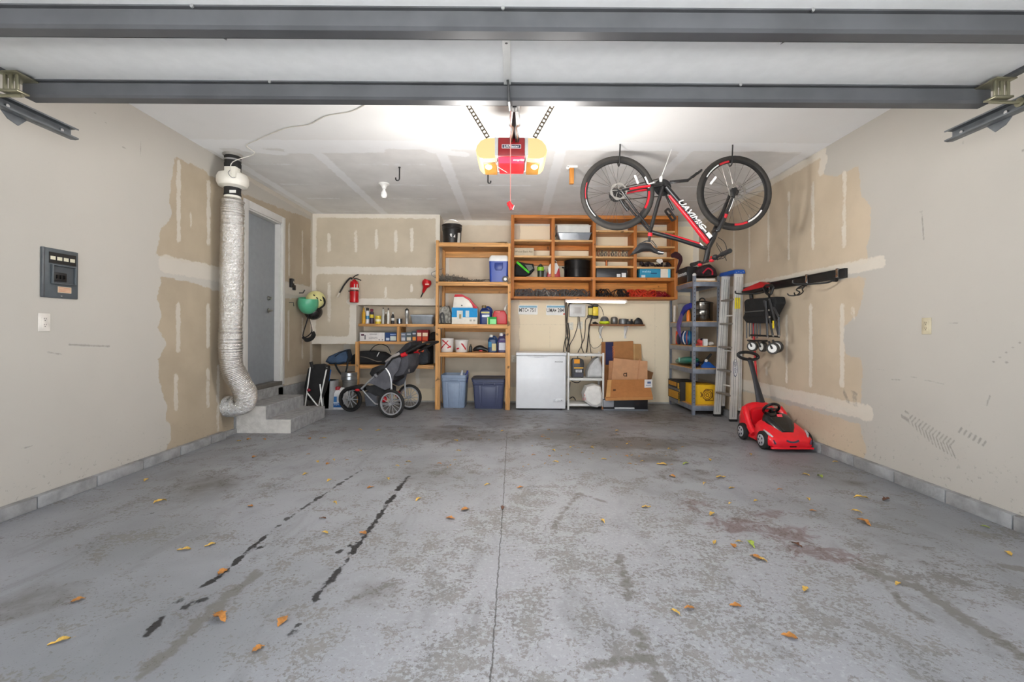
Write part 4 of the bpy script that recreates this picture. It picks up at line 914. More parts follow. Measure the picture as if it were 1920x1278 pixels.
def carton(label, x0, x1, h, Y, d, zb, mt, prints=(), name='carton', cat='box', group=None, px_y=600, bev=.002):
    a, b = xc(x0, px_y, Y), xc(x1, px_y, Y); H = h * px(Y); t = thing(name, ((a + b) / 2, Y + d / 2, zb), label, cat, group)
    m = MB(); m.box((a, Y, zb), (b, Y + d, zb + H)); o = m.build('box_body', mt, t, bevel=bev)
    for k_, (u0, v0, u1, v1, pm) in enumerate(prints): m = MB(); m.box((a + (b - a) * u0, Y - .0012 - .0009 * k_, zb + H * v0), (a + (b - a) * u1, Y, zb + H * v1)); m.build('print_panel', pm, o)
    return t, o, (a, b, zb, H)
z = LSZ[1]; Y = 6.83; Ink = C_((70, 70, 78))
t, o, (a, b, zb, H) = carton('long white lamp carton with black print on the low shelf', 674.5, 721, 16.5, Y, .2, z, C_((222, 218, 216)), [(.06, .62, .18, .82, C_((90, 50, 70))), (.2, .2, .24, .7, Ink), (.77, .12, .81, .22, Ink), (.9, .12, .94, .22, Ink), (.4, .78, .7, .84, Ink)])
text('LUXLITE', .035, C_((110, 110, 120)), o, face_cam(Vector((a + (b - a) * .55, Y - .002, zb + H * .36))))
carton('dark blue carton with white bulbs printed, next to lamp carton', 722, 744, 16.5, Y, .18, z, C_((38, 66, 116)), [(.45, .08, .95, .6, C_((206, 214, 206))), (.1, .1, .38, .4, C_((200, 214, 232))), (.45, .7, .95, .85, C_((140, 160, 200)))])
for k, (x0, x1, h, c, pc_) in enumerate(((751.5, 761, 16.5, (112, 122, 140), (196, 200, 206)), (761.5, 772, 17.5, (92, 104, 108), (220, 210, 190)), (772.5, 781, 19, (70, 76, 84), (226, 150, 70)))):
    carton(('grey-blue bulb carton against the shelf divider', 'grey-green bulb carton between two bulb cartons', 'dark bulb carton with an orange picture')[k], x0, x1, h, Y, .14, z, C_(c), [(.15, .1, .85, .45, C_(pc_)), (.15, .7, .85, .85, C_((180, 186, 196)))])
for k, (x0, x1) in enumerate(((781.5, 791), (791.4, 803))):
    carton('red bulb carton with a cream picture panel, paired on the low shelf', x0, x1, 22, Y, .14, z, C_((138, 30, 34)), [(.1, .45, .9, .75, C_((232, 206, 176))), (.1, .08, .9, .4, C_((206, 84, 52)))], group='pair of red bulb cartons')
m = MB(); q = W(813, 636, 6.8); q.z = z; m.ell(q + Vector((0, .08, .06)), (.085, .1, .09), 16, 8, top=PI * .62); m.ell(q + Vector((.02, .05, .03)), (.12, .13, .012), 18, 6)
tag(m.build('cap_hat', cloth((26, 26, 28))), 'black brimmed cap lying at the end of the carton shelf', 'hat')

# ---- bags on the bottom ledge
z = LSZ[2]
def poly_bag(name, label, cat, pts, Y0, Y1, zb, mt, parts=None, sub=1):
    """soft body: outline in pixels at the middle depth, pillowed in depth"""
    Ym = (Y0 + Y1) / 2; P = [W(x, y, Ym) for x, y in pts]; c = sum(P, Vector()) / len(P); t = thing(name, (c.x, Ym, zb), label, cat)
    for p in P: p.z = max(p.z, zb)
    rings = []
    for f, s in ((0, .72), (.08, .92), (.3, 1.0), (.7, 1.0), (.92, .92), (1, .72)):
        rings.append([Vector((c.x + (p.x - c.x) * s, Y0 + (Y1 - Y0) * f, max(zb + .001, c.z + (p.z - c.z) * s))) for p in P])
    m = MB(); m.loft(rings); m.build('body', mt, t); return t
t = poly_bag('tote_bag', 'slate blue tote bag slumped on the ledge with black straps hanging', 'bag', [(614, 677), (620, 667), (638, 659), (654, 654), (658, 668), (655, 678), (640, 682), (622, 682)], LY - .06, LY + .2, z, cloth((62, 82, 108)))
m = MB(); m.tube(spline([W(628, 680, LY - .07), W(632, 690, LY - .08), W(640, 701, LY - .08), W(646, 703, LY - .08), W(650, 692, LY - .08), W(653, 672, LY - .075)]), .014, 6, flat=.3); m.build('strap', cloth((30, 32, 34)), t)
m = MB(); m.prism([W(*p, LY - .062) for p in ((651, 655), (657, 655), (658, 672), (654, 678))], (0, .02, 0)); m.build('side_panel', cloth((30, 32, 34)), t)
m = MB(); m.tube(spline([W(628, 668, LY - .062), W(636, 662, LY - .07), W(645, 658, LY - .07), W(652, 657, LY - .062)]), .006, 6); m.build('zip', cloth((26, 30, 36)), t)
t = poly_bag('duffel_bag', 'long black duffel bag with grey piping on the ledge', 'bag', [(660, 682), (664, 665), (676, 658), (700, 657), (722, 660), (735, 668), (736, 682)], LY + .05, LY + .36, z, cloth((28, 28, 30)))
m = MB(); m.tube(spline([W(676, 668, LY + .055), W(690, 671, LY + .05), W(706, 677, LY + .05), W(716, 677, LY + .055)]), .006, 6); m.build('piping', cloth((120, 112, 100)), t)
m = MB(); m.tube(spline([W(694, 657, LY + .2), W(703, 648, LY + .2), W(715, 645, LY + .2), W(727, 650, LY + .2), W(733, 662, LY + .2)]), .006, 8); m.build('carry_hoop', M_black, t)
m = MB(); m.beam(W(707, 668, LY + .045), W(711, 660, LY + .045), .02, .01); m.build('buckle', M_whitep, t)
t = poly_bag('insulated_bag', 'dark grey insulated bag with orange tag behind stroller handle', 'bag', [(778, 682), (777, 662), (784, 654), (800, 653), (806, 662), (805, 680), (796, 683)], LY + .02, LY + .25, z, cloth((56, 60, 66)))
m = MB(); m.tube([W(783, 658, LY), W(789, 657, LY - .01), W(794, 658, LY)], .02, 8); m.build('tag', cloth((214, 96, 60)), t)
poly_bag('backpack', 'black backpack squeezed behind the insulated bag at the post', 'bag', [(766, 683), (765, 660), (775, 648), (800, 641), (812, 648), (812, 683)], LY + .22, LY + .4, z, cloth((24, 23, 24)))

# ---- tall unit, top shelf
Y = 6.56; z = CSZ[0]
t = bottle('black bucket with torn white label on the top shelf', 847.5, 37, 37, Y + .13, z, [(0, 0), (.86, 0), (.88, .02), (.97, .72), (1.0, .74), (.99, .80), (1.02, .82), (1.0, .92), (1.03, .94), (1.03, 1), (.97, 1), (.85, .06), (0, .05)], P_((30, 27, 26)), name='bucket', cat='bucket', px_y=436)
q = WLOC[t]; R = 18 * px(Y + .13)
m = MB(); m.prism([q + Vector((R * .92 * math.sin(a), -R * .92 * math.cos(a), zz)) for a, zz in ((0, .1), (.5, .09), (.5, .15), (.2, .16), (-.1, .135))], (0, -.006, 0)); m.build('torn_label', C_((220, 218, 214)), t)
m = MB(); m.lathe([(.0, 0)], q) if 0 else m.prism([q + Vector((R * .95 * math.sin(a), -R * .95 * math.cos(a), zz)) for a, zz in ((.75, .02), (1.15, .02), (1.2, .17), (.8, .16))], (.004, -.006, 0)); m.build('side_label', C_((206, 202, 194)), t)
m = MB(); m.tube(arc(q + Vector((0, 0, .24)), R * 1.03, PI, 2 * PI, 14, v=(0, .55, -.8)), .003, 6); m.build('bail', M_steel, t)
m = MB(); m.tube(spline([(xc(890, 452, 6.7), 6.7, z + .008), (xc(905, 450, 6.7), 6.66, z + .02), (xc(925, 449, 6.7), 6.7, z + .03), (xc(940, 450, 6.7), 6.64, z + .03), (xc(951, 449, 6.7), 6.7, z + .04)]), .014, 8, flat=.5)
tag(m.build('strap_bundle', cloth((74, 64, 48))), 'flat brown strap lying along the top shelf beside the bucket', 'strap')
# second shelf: wire netting and cooler
z = CSZ[1]; m = MB()
def cl(x, y, Yq, zmin): p = W(x, y, Yq); p.z = max(p.z, zmin); return p
for k in range(110):
    xq = random.uniform(824, 912); Yq = random.uniform(6.55, 6.95); r = random.uniform(.02, .07); c = W(xq, 520, Yq); top_ = max(.05, .19 - abs(xq - 838) * .0034 + (.08 if 898 < xq else 0))
    th = random.uniform(0, PI); tilt = random.uniform(0, 1.2)
    pts = [Vector((c.x + r * math.cos(a) * math.cos(th) * 1.4, Yq + r * math.sin(a), z + .008 + top_ * random.uniform(.15, .6) * .9 + min(top_ * .3, r * .7) * (1 + math.sin(a + tilt)) * .5)) for a in [2 * PI * j / 12 for j in range(13)]]
    m.tube(pts, .0035, 5)
for k in range(26):
    c = W(random.uniform(828, 910), 524, random.uniform(6.55, 6.85)); c.z = z + random.uniform(.012, .05); m.ell(c, (.012, .012, .011), 8, 5)
tag(m.build('wire_tangle', mat('grey_cable', (118, 112, 104), .45, var=.4, scale=40)), 'tangled heap of grey string lights and wire on the shelf beside the cooler', 'cables', kind='stuff')
m = MB(); m.tube(spline([W(822, 523, 6.5), W(811, 517, 6.45), W(809, 512, 6.45), W(816, 508, 6.5), W(832, 503, 6.6)]), .004, 6); tag(m.build('wire_loop', M_grey), 'stiff grey wire loop sticking out past the shelf post', 'wire')
t = thing('rolling_cooler', (xc(935, 527, 6.55), 6.68, z), 'blue rolling cooler with a white lid at the shelf end', 'cooler')
ca, cb = xc(917, 505, 6.55), xc(953.5, 505, 6.55); H = 51 * px(6.55); cx = (ca + cb) / 2; w = cb - ca
ro = lambda s, zz, dx=0: rring(cx + dx, 6.69, zz, w * s, .30 * s, .03)
m = MB(); m.loft([ro(.92, z), ro(.94, z + .02), ro(1, z + H * .78)]); bd = m.build('body', P_((28, 62, 152)), t)
m = MB(); m.loft([ro(1.02, z + H * .78), ro(1.04, z + H * .82), ro(.98, z + H * .93), ro(.86, z + H)]); m.build('lid', M_whitep, t)
m = MB(); m.loft([[Vector((cx + dx * w, 6.542 - dd, z + H * zz)) for dx, zz in ((-.22, .72), (.22, .72), (.22, .52), (.14, .44), (-.14, .44), (-.22, .52))] for dd in (0, .012)]); m.build('handle_panel', P_((22, 50, 130)), bd, bevel=.003)
m = MB(); m.cyl((cb - .045, 6.52, z + .045), (cb - .045, 6.56, z + .045), .045, n=20); wh = m.build('wheel', M_black, t); m = MB(); m.cyl((cb - .045, 6.515, z + .045), (cb - .045, 6.53, z + .045), .022, n=14); m.build('hub', M_whitep, wh)
# third shelf
z = CSZ[2]
poly_bag('glove_bundle', 'bundle of pale work gloves and black straps at the shelf post', 'gloves', [(823, 607), (824, 585), (830, 575), (842, 573), (847, 588), (847, 607)], 6.56, 6.78, z, mat('mottled_glove', (150, 148, 140), .9, var=.6, scale=30, bump=.5))
m = MB(); m.tube(spline([W(828, 607, 6.55), W(826, 590, 6.54), W(831, 588, 6.54), W(834, 606, 6.55)]), .012, 6); tag(m.build('black_strap', M_black), 'black strap looped in front of the work gloves', 'strap')
Yb = 6.56
t, o, (a, b, zb, H) = carton('blue and white appliance carton under the red-lidded tub', 847, 895, 31, Yb, .3, z, C_((222, 218, 208)), [(0, .42, 1, 1, C_((24, 140, 200))), (.2, .3, .43, .82, C_((206, 210, 206))), (.29, .34, .37, .6, C_((160, 140, 96))), (.54, .44, .68, .82, C_((200, 212, 216))), (.70, .18, .78, .28, C_((170, 170, 160))), (.84, .18, .92, .28, C_((170, 170, 160)))])
zt = zb + H
t = thing('toy_tub', (xc(872, 577, Yb), Yb + .14, zt), 'white tub with a curved red lid on top of the blue carton', 'tub')
prof = [(849, 577), (851, 557), (855, 555), (868, 556), (879, 563), (885, 571), (887, 577)]
def exz(pts, Y, d, dz_=0): return [Vector((xc(x, y, Y), Y, zc(x, y, Y) + dz_)) for x, y in pts]
off = zt - zc(868, 577, Yb)
m = MB(); m.prism(exz(prof, Yb, 0, off), (0, .24, 0)); m.build('body', P_((224, 218, 208)), t, bevel=.006)
lidp = [(851, 557), (853, 552), (866, 552), (880, 559), (889, 570), (895, 576), (894, 578.5), (887, 578), (885, 571), (879, 563), (868, 556.5)]
m = MB(); m.prism(exz(lidp, Yb - .008, 0, off), (0, .256, 0)); m.build('lid', P_((196, 30, 44)), t, bevel=.004)
m = MB(); q = W(866, 573, Yb); m.cyl((q.x, Yb - .006, q.z + off), (q.x, Yb + .002, q.z + off), .01, n=10); m.build('stud', M_black, t)
def jug(label, x0, x1, y0, y1, Y, d, zb, body, capm, lab=None, name='jug', handle=True, cat='jug'):
    a, b = xc(x0, y1, Y), xc(x1, y1, Y); H = (y1 - y0) * px(Y); w = b - a; cx = (a + b) / 2; t = thing(name, (cx, Y + d / 2, zb), label, cat)
    ro = lambda s, u, dx=0: rring(cx + dx * w, Y + d / 2, zb + H * u, w * s, d * min(1, s * 1.05), min(w, d) * s * .3)
    m = MB(); m.loft([ro(.94, 0), ro(1, .03), ro(1, .62), ro(.9, .72, -.02), ro(.5, .82, -.12), ro(.34, .86, -.16)]); o = m.build('body', body, t)
    m = MB(); c = Vector((cx - .16 * w, Y + d / 2, zb)); m.lathe([(.19 * w, H * .86), (.19 * w, H * .95), (.17 * w, H), (0, H)], c, n=16); m.build('cap', capm, t)
    if handle: m = MB(); m.tube(spline([(cx - .02 * w, Y + d / 2, zb + H * .86), (cx + .2 * w, Y + d / 2, zb + H * .9), (cx + .42 * w, Y + d / 2, zb + H * .78), (cx + .46 * w, Y + d / 2, zb + H * .6)]), .1 * w, 8); m.build('handle', body, t)
    if lab:
        for k_, (lm, u0, u1, v0, v1) in enumerate(lab): m = MB(); m.box((a + w * u0, Y - .002 - .001 * k_, zb + H * v0), (a + w * u1, Y + .004, zb + H * v1)); m.build('printed_label', lm, o)
    return t
jug('dark blue motor oil jug behind the green box', 899, 922, 571, 607, 6.6, .14, z, P_((26, 50, 112)), P_((110, 90, 50)), [(C_((196, 190, 120)), .12, .8, .58, .66), (C_((214, 222, 232)), .2, .8, .38, .5), (C_((70, 84, 130)), .2, .8, .06, .3)])
carton('bright green packet standing in front of the oil jug', 913.5, 931, 14, 6.52, .07, z, C_((40, 150, 66)), [(.3, .05, .95, .7, C_((150, 232, 160))), (0, 0, .1, .9, C_((214, 214, 150)))], name='green_packet', cat='packet')
t = thing('fuel_can', (xc(937, 607, 6.6), 6.7, z), 'red plastic fuel can with a pale spout', 'fuel can')
fp_ = [(923.5, 607), (924, 588), (927, 581), (946, 581), (950, 588), (951, 607)]
o6 = z - zc(937, 607, 6.6)
m = MB(); m.prism(exz(fp_, 6.6, 0, o6), (0, .2, 0)); fb = m.build('body', P_((190, 18, 30)), t, bevel=.012, seg=3)
m = MB(); q = W(934, 583, 6.598); m.box((q.x - .04, 6.594, q.z - .012 + o6), (q.x + .03, 6.602, q.z + .006 + o6)); m.build('grip_slot', P_((226, 120, 110)), fb, bevel=.003)
m = MB(); m.tube(spline([W(946, 582, 6.7), W(949, 574, 6.7), W(954, 569, 6.68), W(962, 564, 6.66)]), [.022] * 6 + [.018] * 6 + [.01] * 7, 10); m.build('spout', P_((200, 196, 186)), t)
# fourth shelf
z = CSZ[3]; g = 'pair of white tubs with red stripes'
for (cx, h, lab) in ((838, 27, 'white paint tub with crossed red stripes at the post'), (865.5, 24, 'white paint tub with one red stripe beside the other tub')):
    t = bottle(lab, cx, 25.5, h, 6.68, z, [(0, 0), (.88, 0), (.9, .03), (.99, .86), (1.02, .87), (1.02, .95), (.96, .96), (.94, .9), (0, .88)], P_((214, 210, 206)), name='paint_tub', cat='tub', px_y=650)
    q = WLOC[t]; R = 12.3 * px(6.68); H = h * px(6.68)
    for (a0, z0, a1, z1) in (((-.9, .25, .3, .8), (-.6, .85, .7, .3), (.2, .3, .8, .42)) if h > 25 else ((.1, .7, .8, .2), (-.8, .25, -.3, .32))):
        m = MB(); pts = [q + Vector((R * (.905 + .09 * zz) * math.sin(aa) * 1.02, -R * (.905 + .09 * zz) * math.cos(aa) * 1.02, H * zz)) for aa, zz in [(a0 + (a1 - a0) * k / 6, z0 + (z1 - z0) * k / 6) for k in range(7)]]
        m.tube(pts, .012, 6, flat=.25); m.build('red_stripe', P_((190, 30, 48)), t)
bottle('small black bottle between tub and tool', 882.5, 6, 15, 6.68, z, BOT, P_((40, 38, 34)), (P_((90, 80, 60)), .86), px_y=650)
t = thing('power_tool', (xc(900, 660, 6.68), 6.7, z), 'black hand power tool with a red trigger on the lower shelf', 'power tool')
m = MB(); m.tube(spline([(xc(887, 656, 6.68), 6.68, z + .025), (xc(893, 652, 6.68), 6.68, z + .05), (xc(901, 650, 6.68), 6.68, z + .06), (xc(908, 653, 6.68), 6.68, z + .045), (xc(914, 656, 6.68), 6.68, z + .03)], 4), [.015, .02, .025, .03, .035, .038, .04, .042, .042, .04, .036, .033, .03, .028, .027, .026, .025], 10); m.build('body', M_black, t)
m = MB(); m.box((xc(899, 656, 6.68), 6.63, z + .012), (xc(905, 656, 6.68), 6.66, z + .03)); m.build('trigger', P_((186, 26, 34)), t, bevel=.004)
jug('blue and yellow coolant jug on the lower shelf', 914.5, 932, 627, 660, 6.62, .12, z, P_((34, 62, 104)), P_((222, 220, 210)), [(C_((210, 200, 150)), .45, .9, .1, .5), (C_((60, 130, 170)), .08, .4, .3, .6)])
jug('purple-topped washer jug next to the coolant jug', 933, 952, 624, 660, 6.62, .12, z, P_((66, 62, 104)), P_((226, 226, 226)), [(C_((206, 210, 220)), .12, .92, .12, .5), (C_((80, 58, 120)), .05, .95, .55, .62)])
# totes on the floor
def tote(label, x0, x1, ytop, Yf, d, mt, ribs=True):
    a, b = xc(x0, 740, Yf), xc(x1, 740, Yf); H = zc((x0 + x1) / 2, ytop, Yf); cx = (a + b) / 2; w = b - a; cy = Yf + d / 2; t = thing('storage_tote', (cx, cy, 0), label, 'tote')
    ro = lambda s, zz: rring(cx, cy, zz, w * s, d * s, .035)
    m = MB(); m.loft([ro(.84, 0), ro(.86, .01), ro(.95, H * .80), ro(.97, H * .81), ro(.99, H * .83), ro(.985, H * .9), ro(1.02, H * .91), ro(1.03, H), ro(.98, H), ro(.93, H * .8), ro(.82, .012)]); o = m.build('body', mt, t)
    for u in ((-.2, .2),):
        m = MB(); y0 = cy - d * .86 / 2 - .004; y1 = cy - d * .95 / 2 - .006
        for (ua, ub) in ((-.30, -.24), (.24, .30)): m.hexa([(cx + w * ua * .9, y0, .01), (cx + w * ub * .9, y0, .01), (cx + w * ub * .9, y0 + .02, .01), (cx + w * ua * .9, y0 + .02, .01)], [(cx + w * ua, y1, H * .78), (cx + w * ub, y1, H * .78), (cx + w * ub, y1 + .02, H * .78), (cx + w * ua, y1 + .02, H * .78)])
        m.hexa([(cx - w * .2, y0 - .002, .02), (cx + w * .2, y0 - .002, .02), (cx + w * .2, y0 + .02, .02), (cx - w * .2, y0 + .02, .02)], [(cx - w * .22, y1 - .003, H * .74), (cx + w * .22, y1 - .003, H * .74), (cx + w * .22, y1 + .02, H * .74), (cx - w * .22, y1 + .02, H * .74)])
        q_ = m.build('front_ribs', mt, o, bevel=.003); q_['kind'] = 'stuff'
    m = MB(); m.box((cx - w * .17, Yf - .014, H * .86), (cx + w * .17, Yf + .01, H * .89)); m.box((cx - w * .19, Yf - .014, H * .82), (cx - w * .15, Yf + .01, H * .89)); m.box((cx + w * .15, Yf - .014, H * .82), (cx + w * .19, Yf + .01, H * .89)); m.build('grip', mt, o, bevel=.003)
    return t, (cx, cy, w, d, H)
t, (cx, cy, w, d, H) = tote('light blue storage tote holding spray bottles under the shelf unit', 826, 874, 703, 6.60, .42, P_((136, 152, 176)))
t2, q2 = tote('dark navy storage tote with a matching lid under the shelf unit', 885, 947, 711, 6.55, .42, P_((70, 76, 104)))
m = MB(); m.loft([rring(q2[0], q2[1], zz, q2[2] * s, q2[3] * s, .035) for s, zz in ((1.05, q2[4] - .01), (1.06, q2[4] + .012), (.98, q2[4] + .016), (.95, q2[4] + .006))]); m.build('lid', P_((52, 54, 70)), t2)
for k, (dx, lean, cc, lab) in enumerate(((.09, .05, (214, 218, 226), 'white cleaner bottle leaning inside the light blue tote'), (.15, .07, (52, 62, 140), 'blue cleaner bottle leaning inside the light blue tote'))):
    m = MB(); p0 = Vector((cx + dx - .03, cy - .05, H * .55)); p1 = p0 + Vector((lean, 0, .27)); dirv = (p1 - p0)
    m.tube([p0, p0 + dirv * .02, p0 + dirv * .6, p0 + dirv * .75, p0 + dirv * .85, p1], [.03, .036, .036, .026, .014, .014], 12); tag(m.build('cleaner_bottle', P_(cc)), lab, 'bottle')
# ---- wall cabinet contents
t, o, (a, b, zb, H) = carton('flat tan carton with handwriting in the cabinet', 964.5, 1001, 15.5, 6.86, .2, KS[0, 1], C_((196, 182, 158)), px_y=470)
text('Wood Stain No', .042, C_((96, 84, 70)), o, face_cam(Vector(((a + b) / 2 - .01, 6.8585, zb + H * .55))), name='handwriting', shear=.2)
t = poly_bag('child_carrier', 'black backpack with a lime green band in the cabinet', 'bag', [(966, 518), (966, 498), (970, 490), (984, 494), (1000, 495), (1002, 506), (994, 515), (984, 519)], 6.83, 7.0, KS[0, 'rail'], cloth((26, 30, 30)))
m = MB(); m.beam(W(969, 491, 6.82), W(992, 511, 6.82), .03, .012, up=(0, 1, 0)); m.build('green_band', cloth((84, 200, 50)), t)
m = MB(); m.prism([W(*p, 6.825) for p in ((984, 496), (997, 497), (1000, 503), (992, 508))], (0, .02, 0)); m.build('mesh_pocket', cloth((120, 124, 116)), t)
bottle('lime green and black drink bottle in the cabinet', 1013.5, 13, 25, 6.86, KS[0, 'rail'], [(0, 0), (.85, 0), (.9, .3), (.92, .45), (1, .47), (1, .75), (.9, .8), (.6, .86), (.6, .92), (.3, .93), (.3, 1), (0, 1)], P_((50, 58, 44)), (P_((30, 38, 26)), .8), (P_((132, 190, 40)), .47, .75), px_y=505)
bottle('small grey bottle behind the drink bottle', 1021.5, 7, 16, 6.95, KS[0, 'rail'], BOT, P_((128, 128, 132)), px_y=505)
t = thing('mini_cooler', (xc(1038, 518, 6.9), 6.98, KS[0, 'rail']), 'small red and white lunch cooler behind the cabinet upright', 'cooler'); ofs = KS[0, 'rail'] - zc(1038, 518, 6.9)
m = MB(); m.prism(exz([(1026, 518), (1027, 508), (1049, 500), (1051, 518)], 6.9, 0, ofs), (0, .16, 0)); m.build('body', P_((168, 22, 38)), t, bevel=.01)
m = MB(); m.prism(exz([(1029, 511), (1027.5, 500), (1031, 492), (1044, 490), (1048, 498), (1043, 511)], 6.89, 0, ofs), (0, .18, 0)); m.build('tent_lid', P_((226, 224, 220)), t, bevel=.006)
m = MB(); m.tube(spline([W(1037, 492, 6.96), W(1040, 488, 6.96), W(1044, 491, 6.96)]), .006, 6); m.build('handle', M_whitep, t)
t = bottle('black canning pot stacked on a second pot in the cabinet', 1082, 49, 33, 6.99, KS[1, 'rail'], [(0, 0), (.97, 0), (1, .03), (1, .48), (1.03, .49), (1.03, .53), (1, .54), (1, .92), (1.03, .93), (1.03, .97), (.9, 1), (0, 1)], mat('pot_black', (42, 40, 40), .22, .7), name='stock_pot', cat='pot', px_y=500)
for s in (-1, 1): q = WLOC[t]; m = MB(); m.tube(spline([q + Vector((s * .2, -.03, .16)), q + Vector((s * .225, -.03, .17)), q + Vector((s * .225, .03, .17)), q + Vector((s * .2, .03, .16))]), .006, 6); m.build('handle', M_black, t)
m = MB()
t = bin_box('clear tub holding papers on the upper cabinet shelf', 1044, 1108, 449, 15, 6.84, .28, KS[1, 0], mat('clear_tub_b', (160, 166, 176), .15, trans=.35, var=.1), name='clear_tub', cat='tub', taper=.86)
q = WLOC[t]; m = MB(); m.box((q.x - .2, q.y - .1, q.z + .012), (q.x + .12, q.y + .1, q.z + .09)); tag(m.build('paper_stack', C_((220, 214, 206)), bevel=.003), 'stack of white papers inside the clear tub', 'paper')
t = bin_box('white tub turned over on top of the clear tub', 1043.5, 1106.5, 432, 14, 6.85, .26, KS[1, 0] + 15 * px(6.84) + .001, P_((216, 216, 212)), name='white_tub', cat='tub', taper=.98)
# clamps, spool, boxes
g = 'bar clamps on the cabinet shelf'
for k in range(9):
    x = 1121 + k * 6.6; c = [(150, 86, 44), (70, 66, 62), (110, 104, 96)][k % 3]; Yq = 6.85 + .03 * (k % 3); zb = KS[2, 2]; X = xc(x, 475, Yq)
    m = MB(); m.cyl((X, Yq, zb + .006), (X + .012, Yq + .16, zb + .012), .006, n=8); m.tube([(X, Yq, zb + .006), (X - .008, Yq, zb + .05), (X + .006, Yq, zb + .085), (X + .02, Yq, zb + .075)], .007, 7); m.tube([(X + .012, Yq, zb + .005), (X + .024, Yq, zb + .045), (X + .02, Yq, zb + .07)], .006, 7); m.tube(arc((X + .012, Yq + .004, zb + .09), .012, 0, 2 * PI, 12), .004, 6)
    tag(m.build('bar_clamp', mat('clamp_%d' % (k % 3), c, .4, .5)), 'rusty bar clamp heaped with others on a cabinet shelf', 'clamp', g)
bottle('small copper spool alone on a cabinet shelf', 1137, 8, 12, 6.92, KS[2, 3], [(0, 0), (1, 0), (1, .1), (.5, .12), (.5, .85), (1, .88), (1, 1), (0, 1)], mat('copper', (190, 112, 66), .35, .8), name='wire_spool', cat='spool', px_y=490)
m = MB(); a = xc(1118, 497, 6.83); b = xc(1186, 497, 6.83); m.box((a, 6.86, KS[2, 3]), (b, 7.1, KS[2, 3] + .012)); tag(m.build('flat_board', C_((206, 190, 166))), 'flat pale board lying under the copper spool', 'board')
carton('flat black case with two white stickers in the cabinet', 1118.5, 1176, 17, 6.84, .24, KS[2, 'rail'], P_((30, 30, 34)), [(.66, .08, .78, .42, C_((222, 222, 222))), (.82, .06, .96, .52, C_((226, 226, 226))), (.3, .5, .6, .6, C_((52, 52, 58)))], name='black_case', cat='case', px_y=512)
t, o, (a, b, zb, H) = carton('turquoise tool carton with white label in the cabinet', 1199.5, 1257, 17.5, 6.84, .22, KS[3, 'rail'], C_((44, 140, 176)), [(.68, .02, .92, .96, C_((226, 216, 200))), (.92, .02, 1, .96, C_((100, 190, 220))), (.05, .05, .18, .3, C_((206, 222, 230))), (.36, .44, .56, .54, C_((24, 70, 110)))], px_y=512)
text('makita', .05, C_((190, 226, 236)), o, face_cam(Vector((a + (b - a) * .22, 6.8368, zb + H * .68))))
m = MB(); zb = KS[3, 3]
for k in range(34):
    x = random.uniform(1200, 1256); c = W(x, 495, random.uniform(6.84, 7.02)); c.z = zb + random.uniform(.02, .075); m.ell(c, (random.uniform(.015, .04), random.uniform(.02, .04), random.uniform(.012, .025)), 8, 5, R=Euler((random.random(), random.random(), random.random())).to_matrix(), jit=.3)
tag(m.build('small_parts_heap', mat('dark_parts', (48, 36, 40), .6, var=.7, scale=30)), 'heap of small dark straps and fittings on a cabinet shelf', 'hardware', kind='stuff')
m = MB(); q = W(1237, 489, 6.82); m.prism([q + Vector(p) for p in ((-.05, 0, 0), (-.02, 0, .05), (.03, 0, .04), (.05, 0, -.01), (.0, 0, -.04))], (0, .03, 0)); tag(m.build('white_tag', C_((220, 214, 208))), 'white paper packet lying on the dark parts heap', 'packet')
m = MB(); m.tube(spline([W(1258, 480, 6.78), W(1268, 478, 6.75), W(1276, 486, 6.75), W(1272, 500, 6.76), W(1268, 512, 6.77)]), [.02, .03, .035, .04, .045, .05, .05, .045, .045, .04, .04, .035, .03, .03, .028, .026, .024, .022, .02, .018, .016, .014, .012, .01, .01], 8, flat=.6); tag(m.build('hanging_strap', cloth((58, 24, 30))), 'dark maroon strap hanging over the cabinet side', 'strap')
def loops(name, label, x0, x1, n, zb, c, r=.004, hz=.05, Ya=6.83, Yb=7.08, cat='cord', rough=.5, rl=(.04, .11)):
    m = MB()
    for k in range(n):
        X = xc(random.uniform(x0, x1), 545, 6.95); Yq = random.uniform(Ya + .03, Yb - .04); R = random.uniform(*rl); pts = []
        R = min(R, X - xc(x0 - 4, 545, 6.95), xc(x1 + 4, 545, 6.95) - X) if R > .05 else R
        ph = random.random() * 6
        for j in range(17): a = 2 * PI * j / 16; pts.append((X + R * math.cos(a), min(Yb, max(Ya, Yq + R * .5 * math.sin(a))), zb + r + hz * (.35 + .3 * math.sin(2 * a + ph) + .3 * math.sin(a))))
        for p in range(len(pts)): pts[p] = (pts[p][0], pts[p][1], max(zb + r, pts[p][2]))
        m.tube(pts, r, 6)
    return tag(m.build(name, mat('cord_%d_%d_%d' % c, c, rough, var=.3, scale=30)), label, cat, kind='stuff')
loops('cable_heap', 'heap of grey cables in the bottom cabinet bay', 970, 1103, 60, KS['bot'], (96, 92, 90), .006, .13, cat='cables')
loops('white_cable', 'pale cable mixed into the grey cable heap', 1000, 1095, 9, KS['bot'], (200, 194, 186), .004, .12, cat='cables')
loops('extension_cord', 'black extension cord coils beside the orange cord', 1122, 1172, 18, KS['bot'], (34, 26, 24), .007, .13)
loops('extension_cord', 'tan cord coil lying inside the black cord', 1150, 1166, 4, KS['bot'], (190, 142, 90), .005, .09, rl=(.02, .04))
loops('extension_cord', 'orange-red extension cord heap in the cabinet', 1180, 1225, 26, KS['bot'], (212, 60, 32), .007, .13)
loops('extension_cord', 'dark crimson cord coil at the cabinet end', 1226, 1256, 12, KS['bot'], (150, 22, 36), .007, .10)

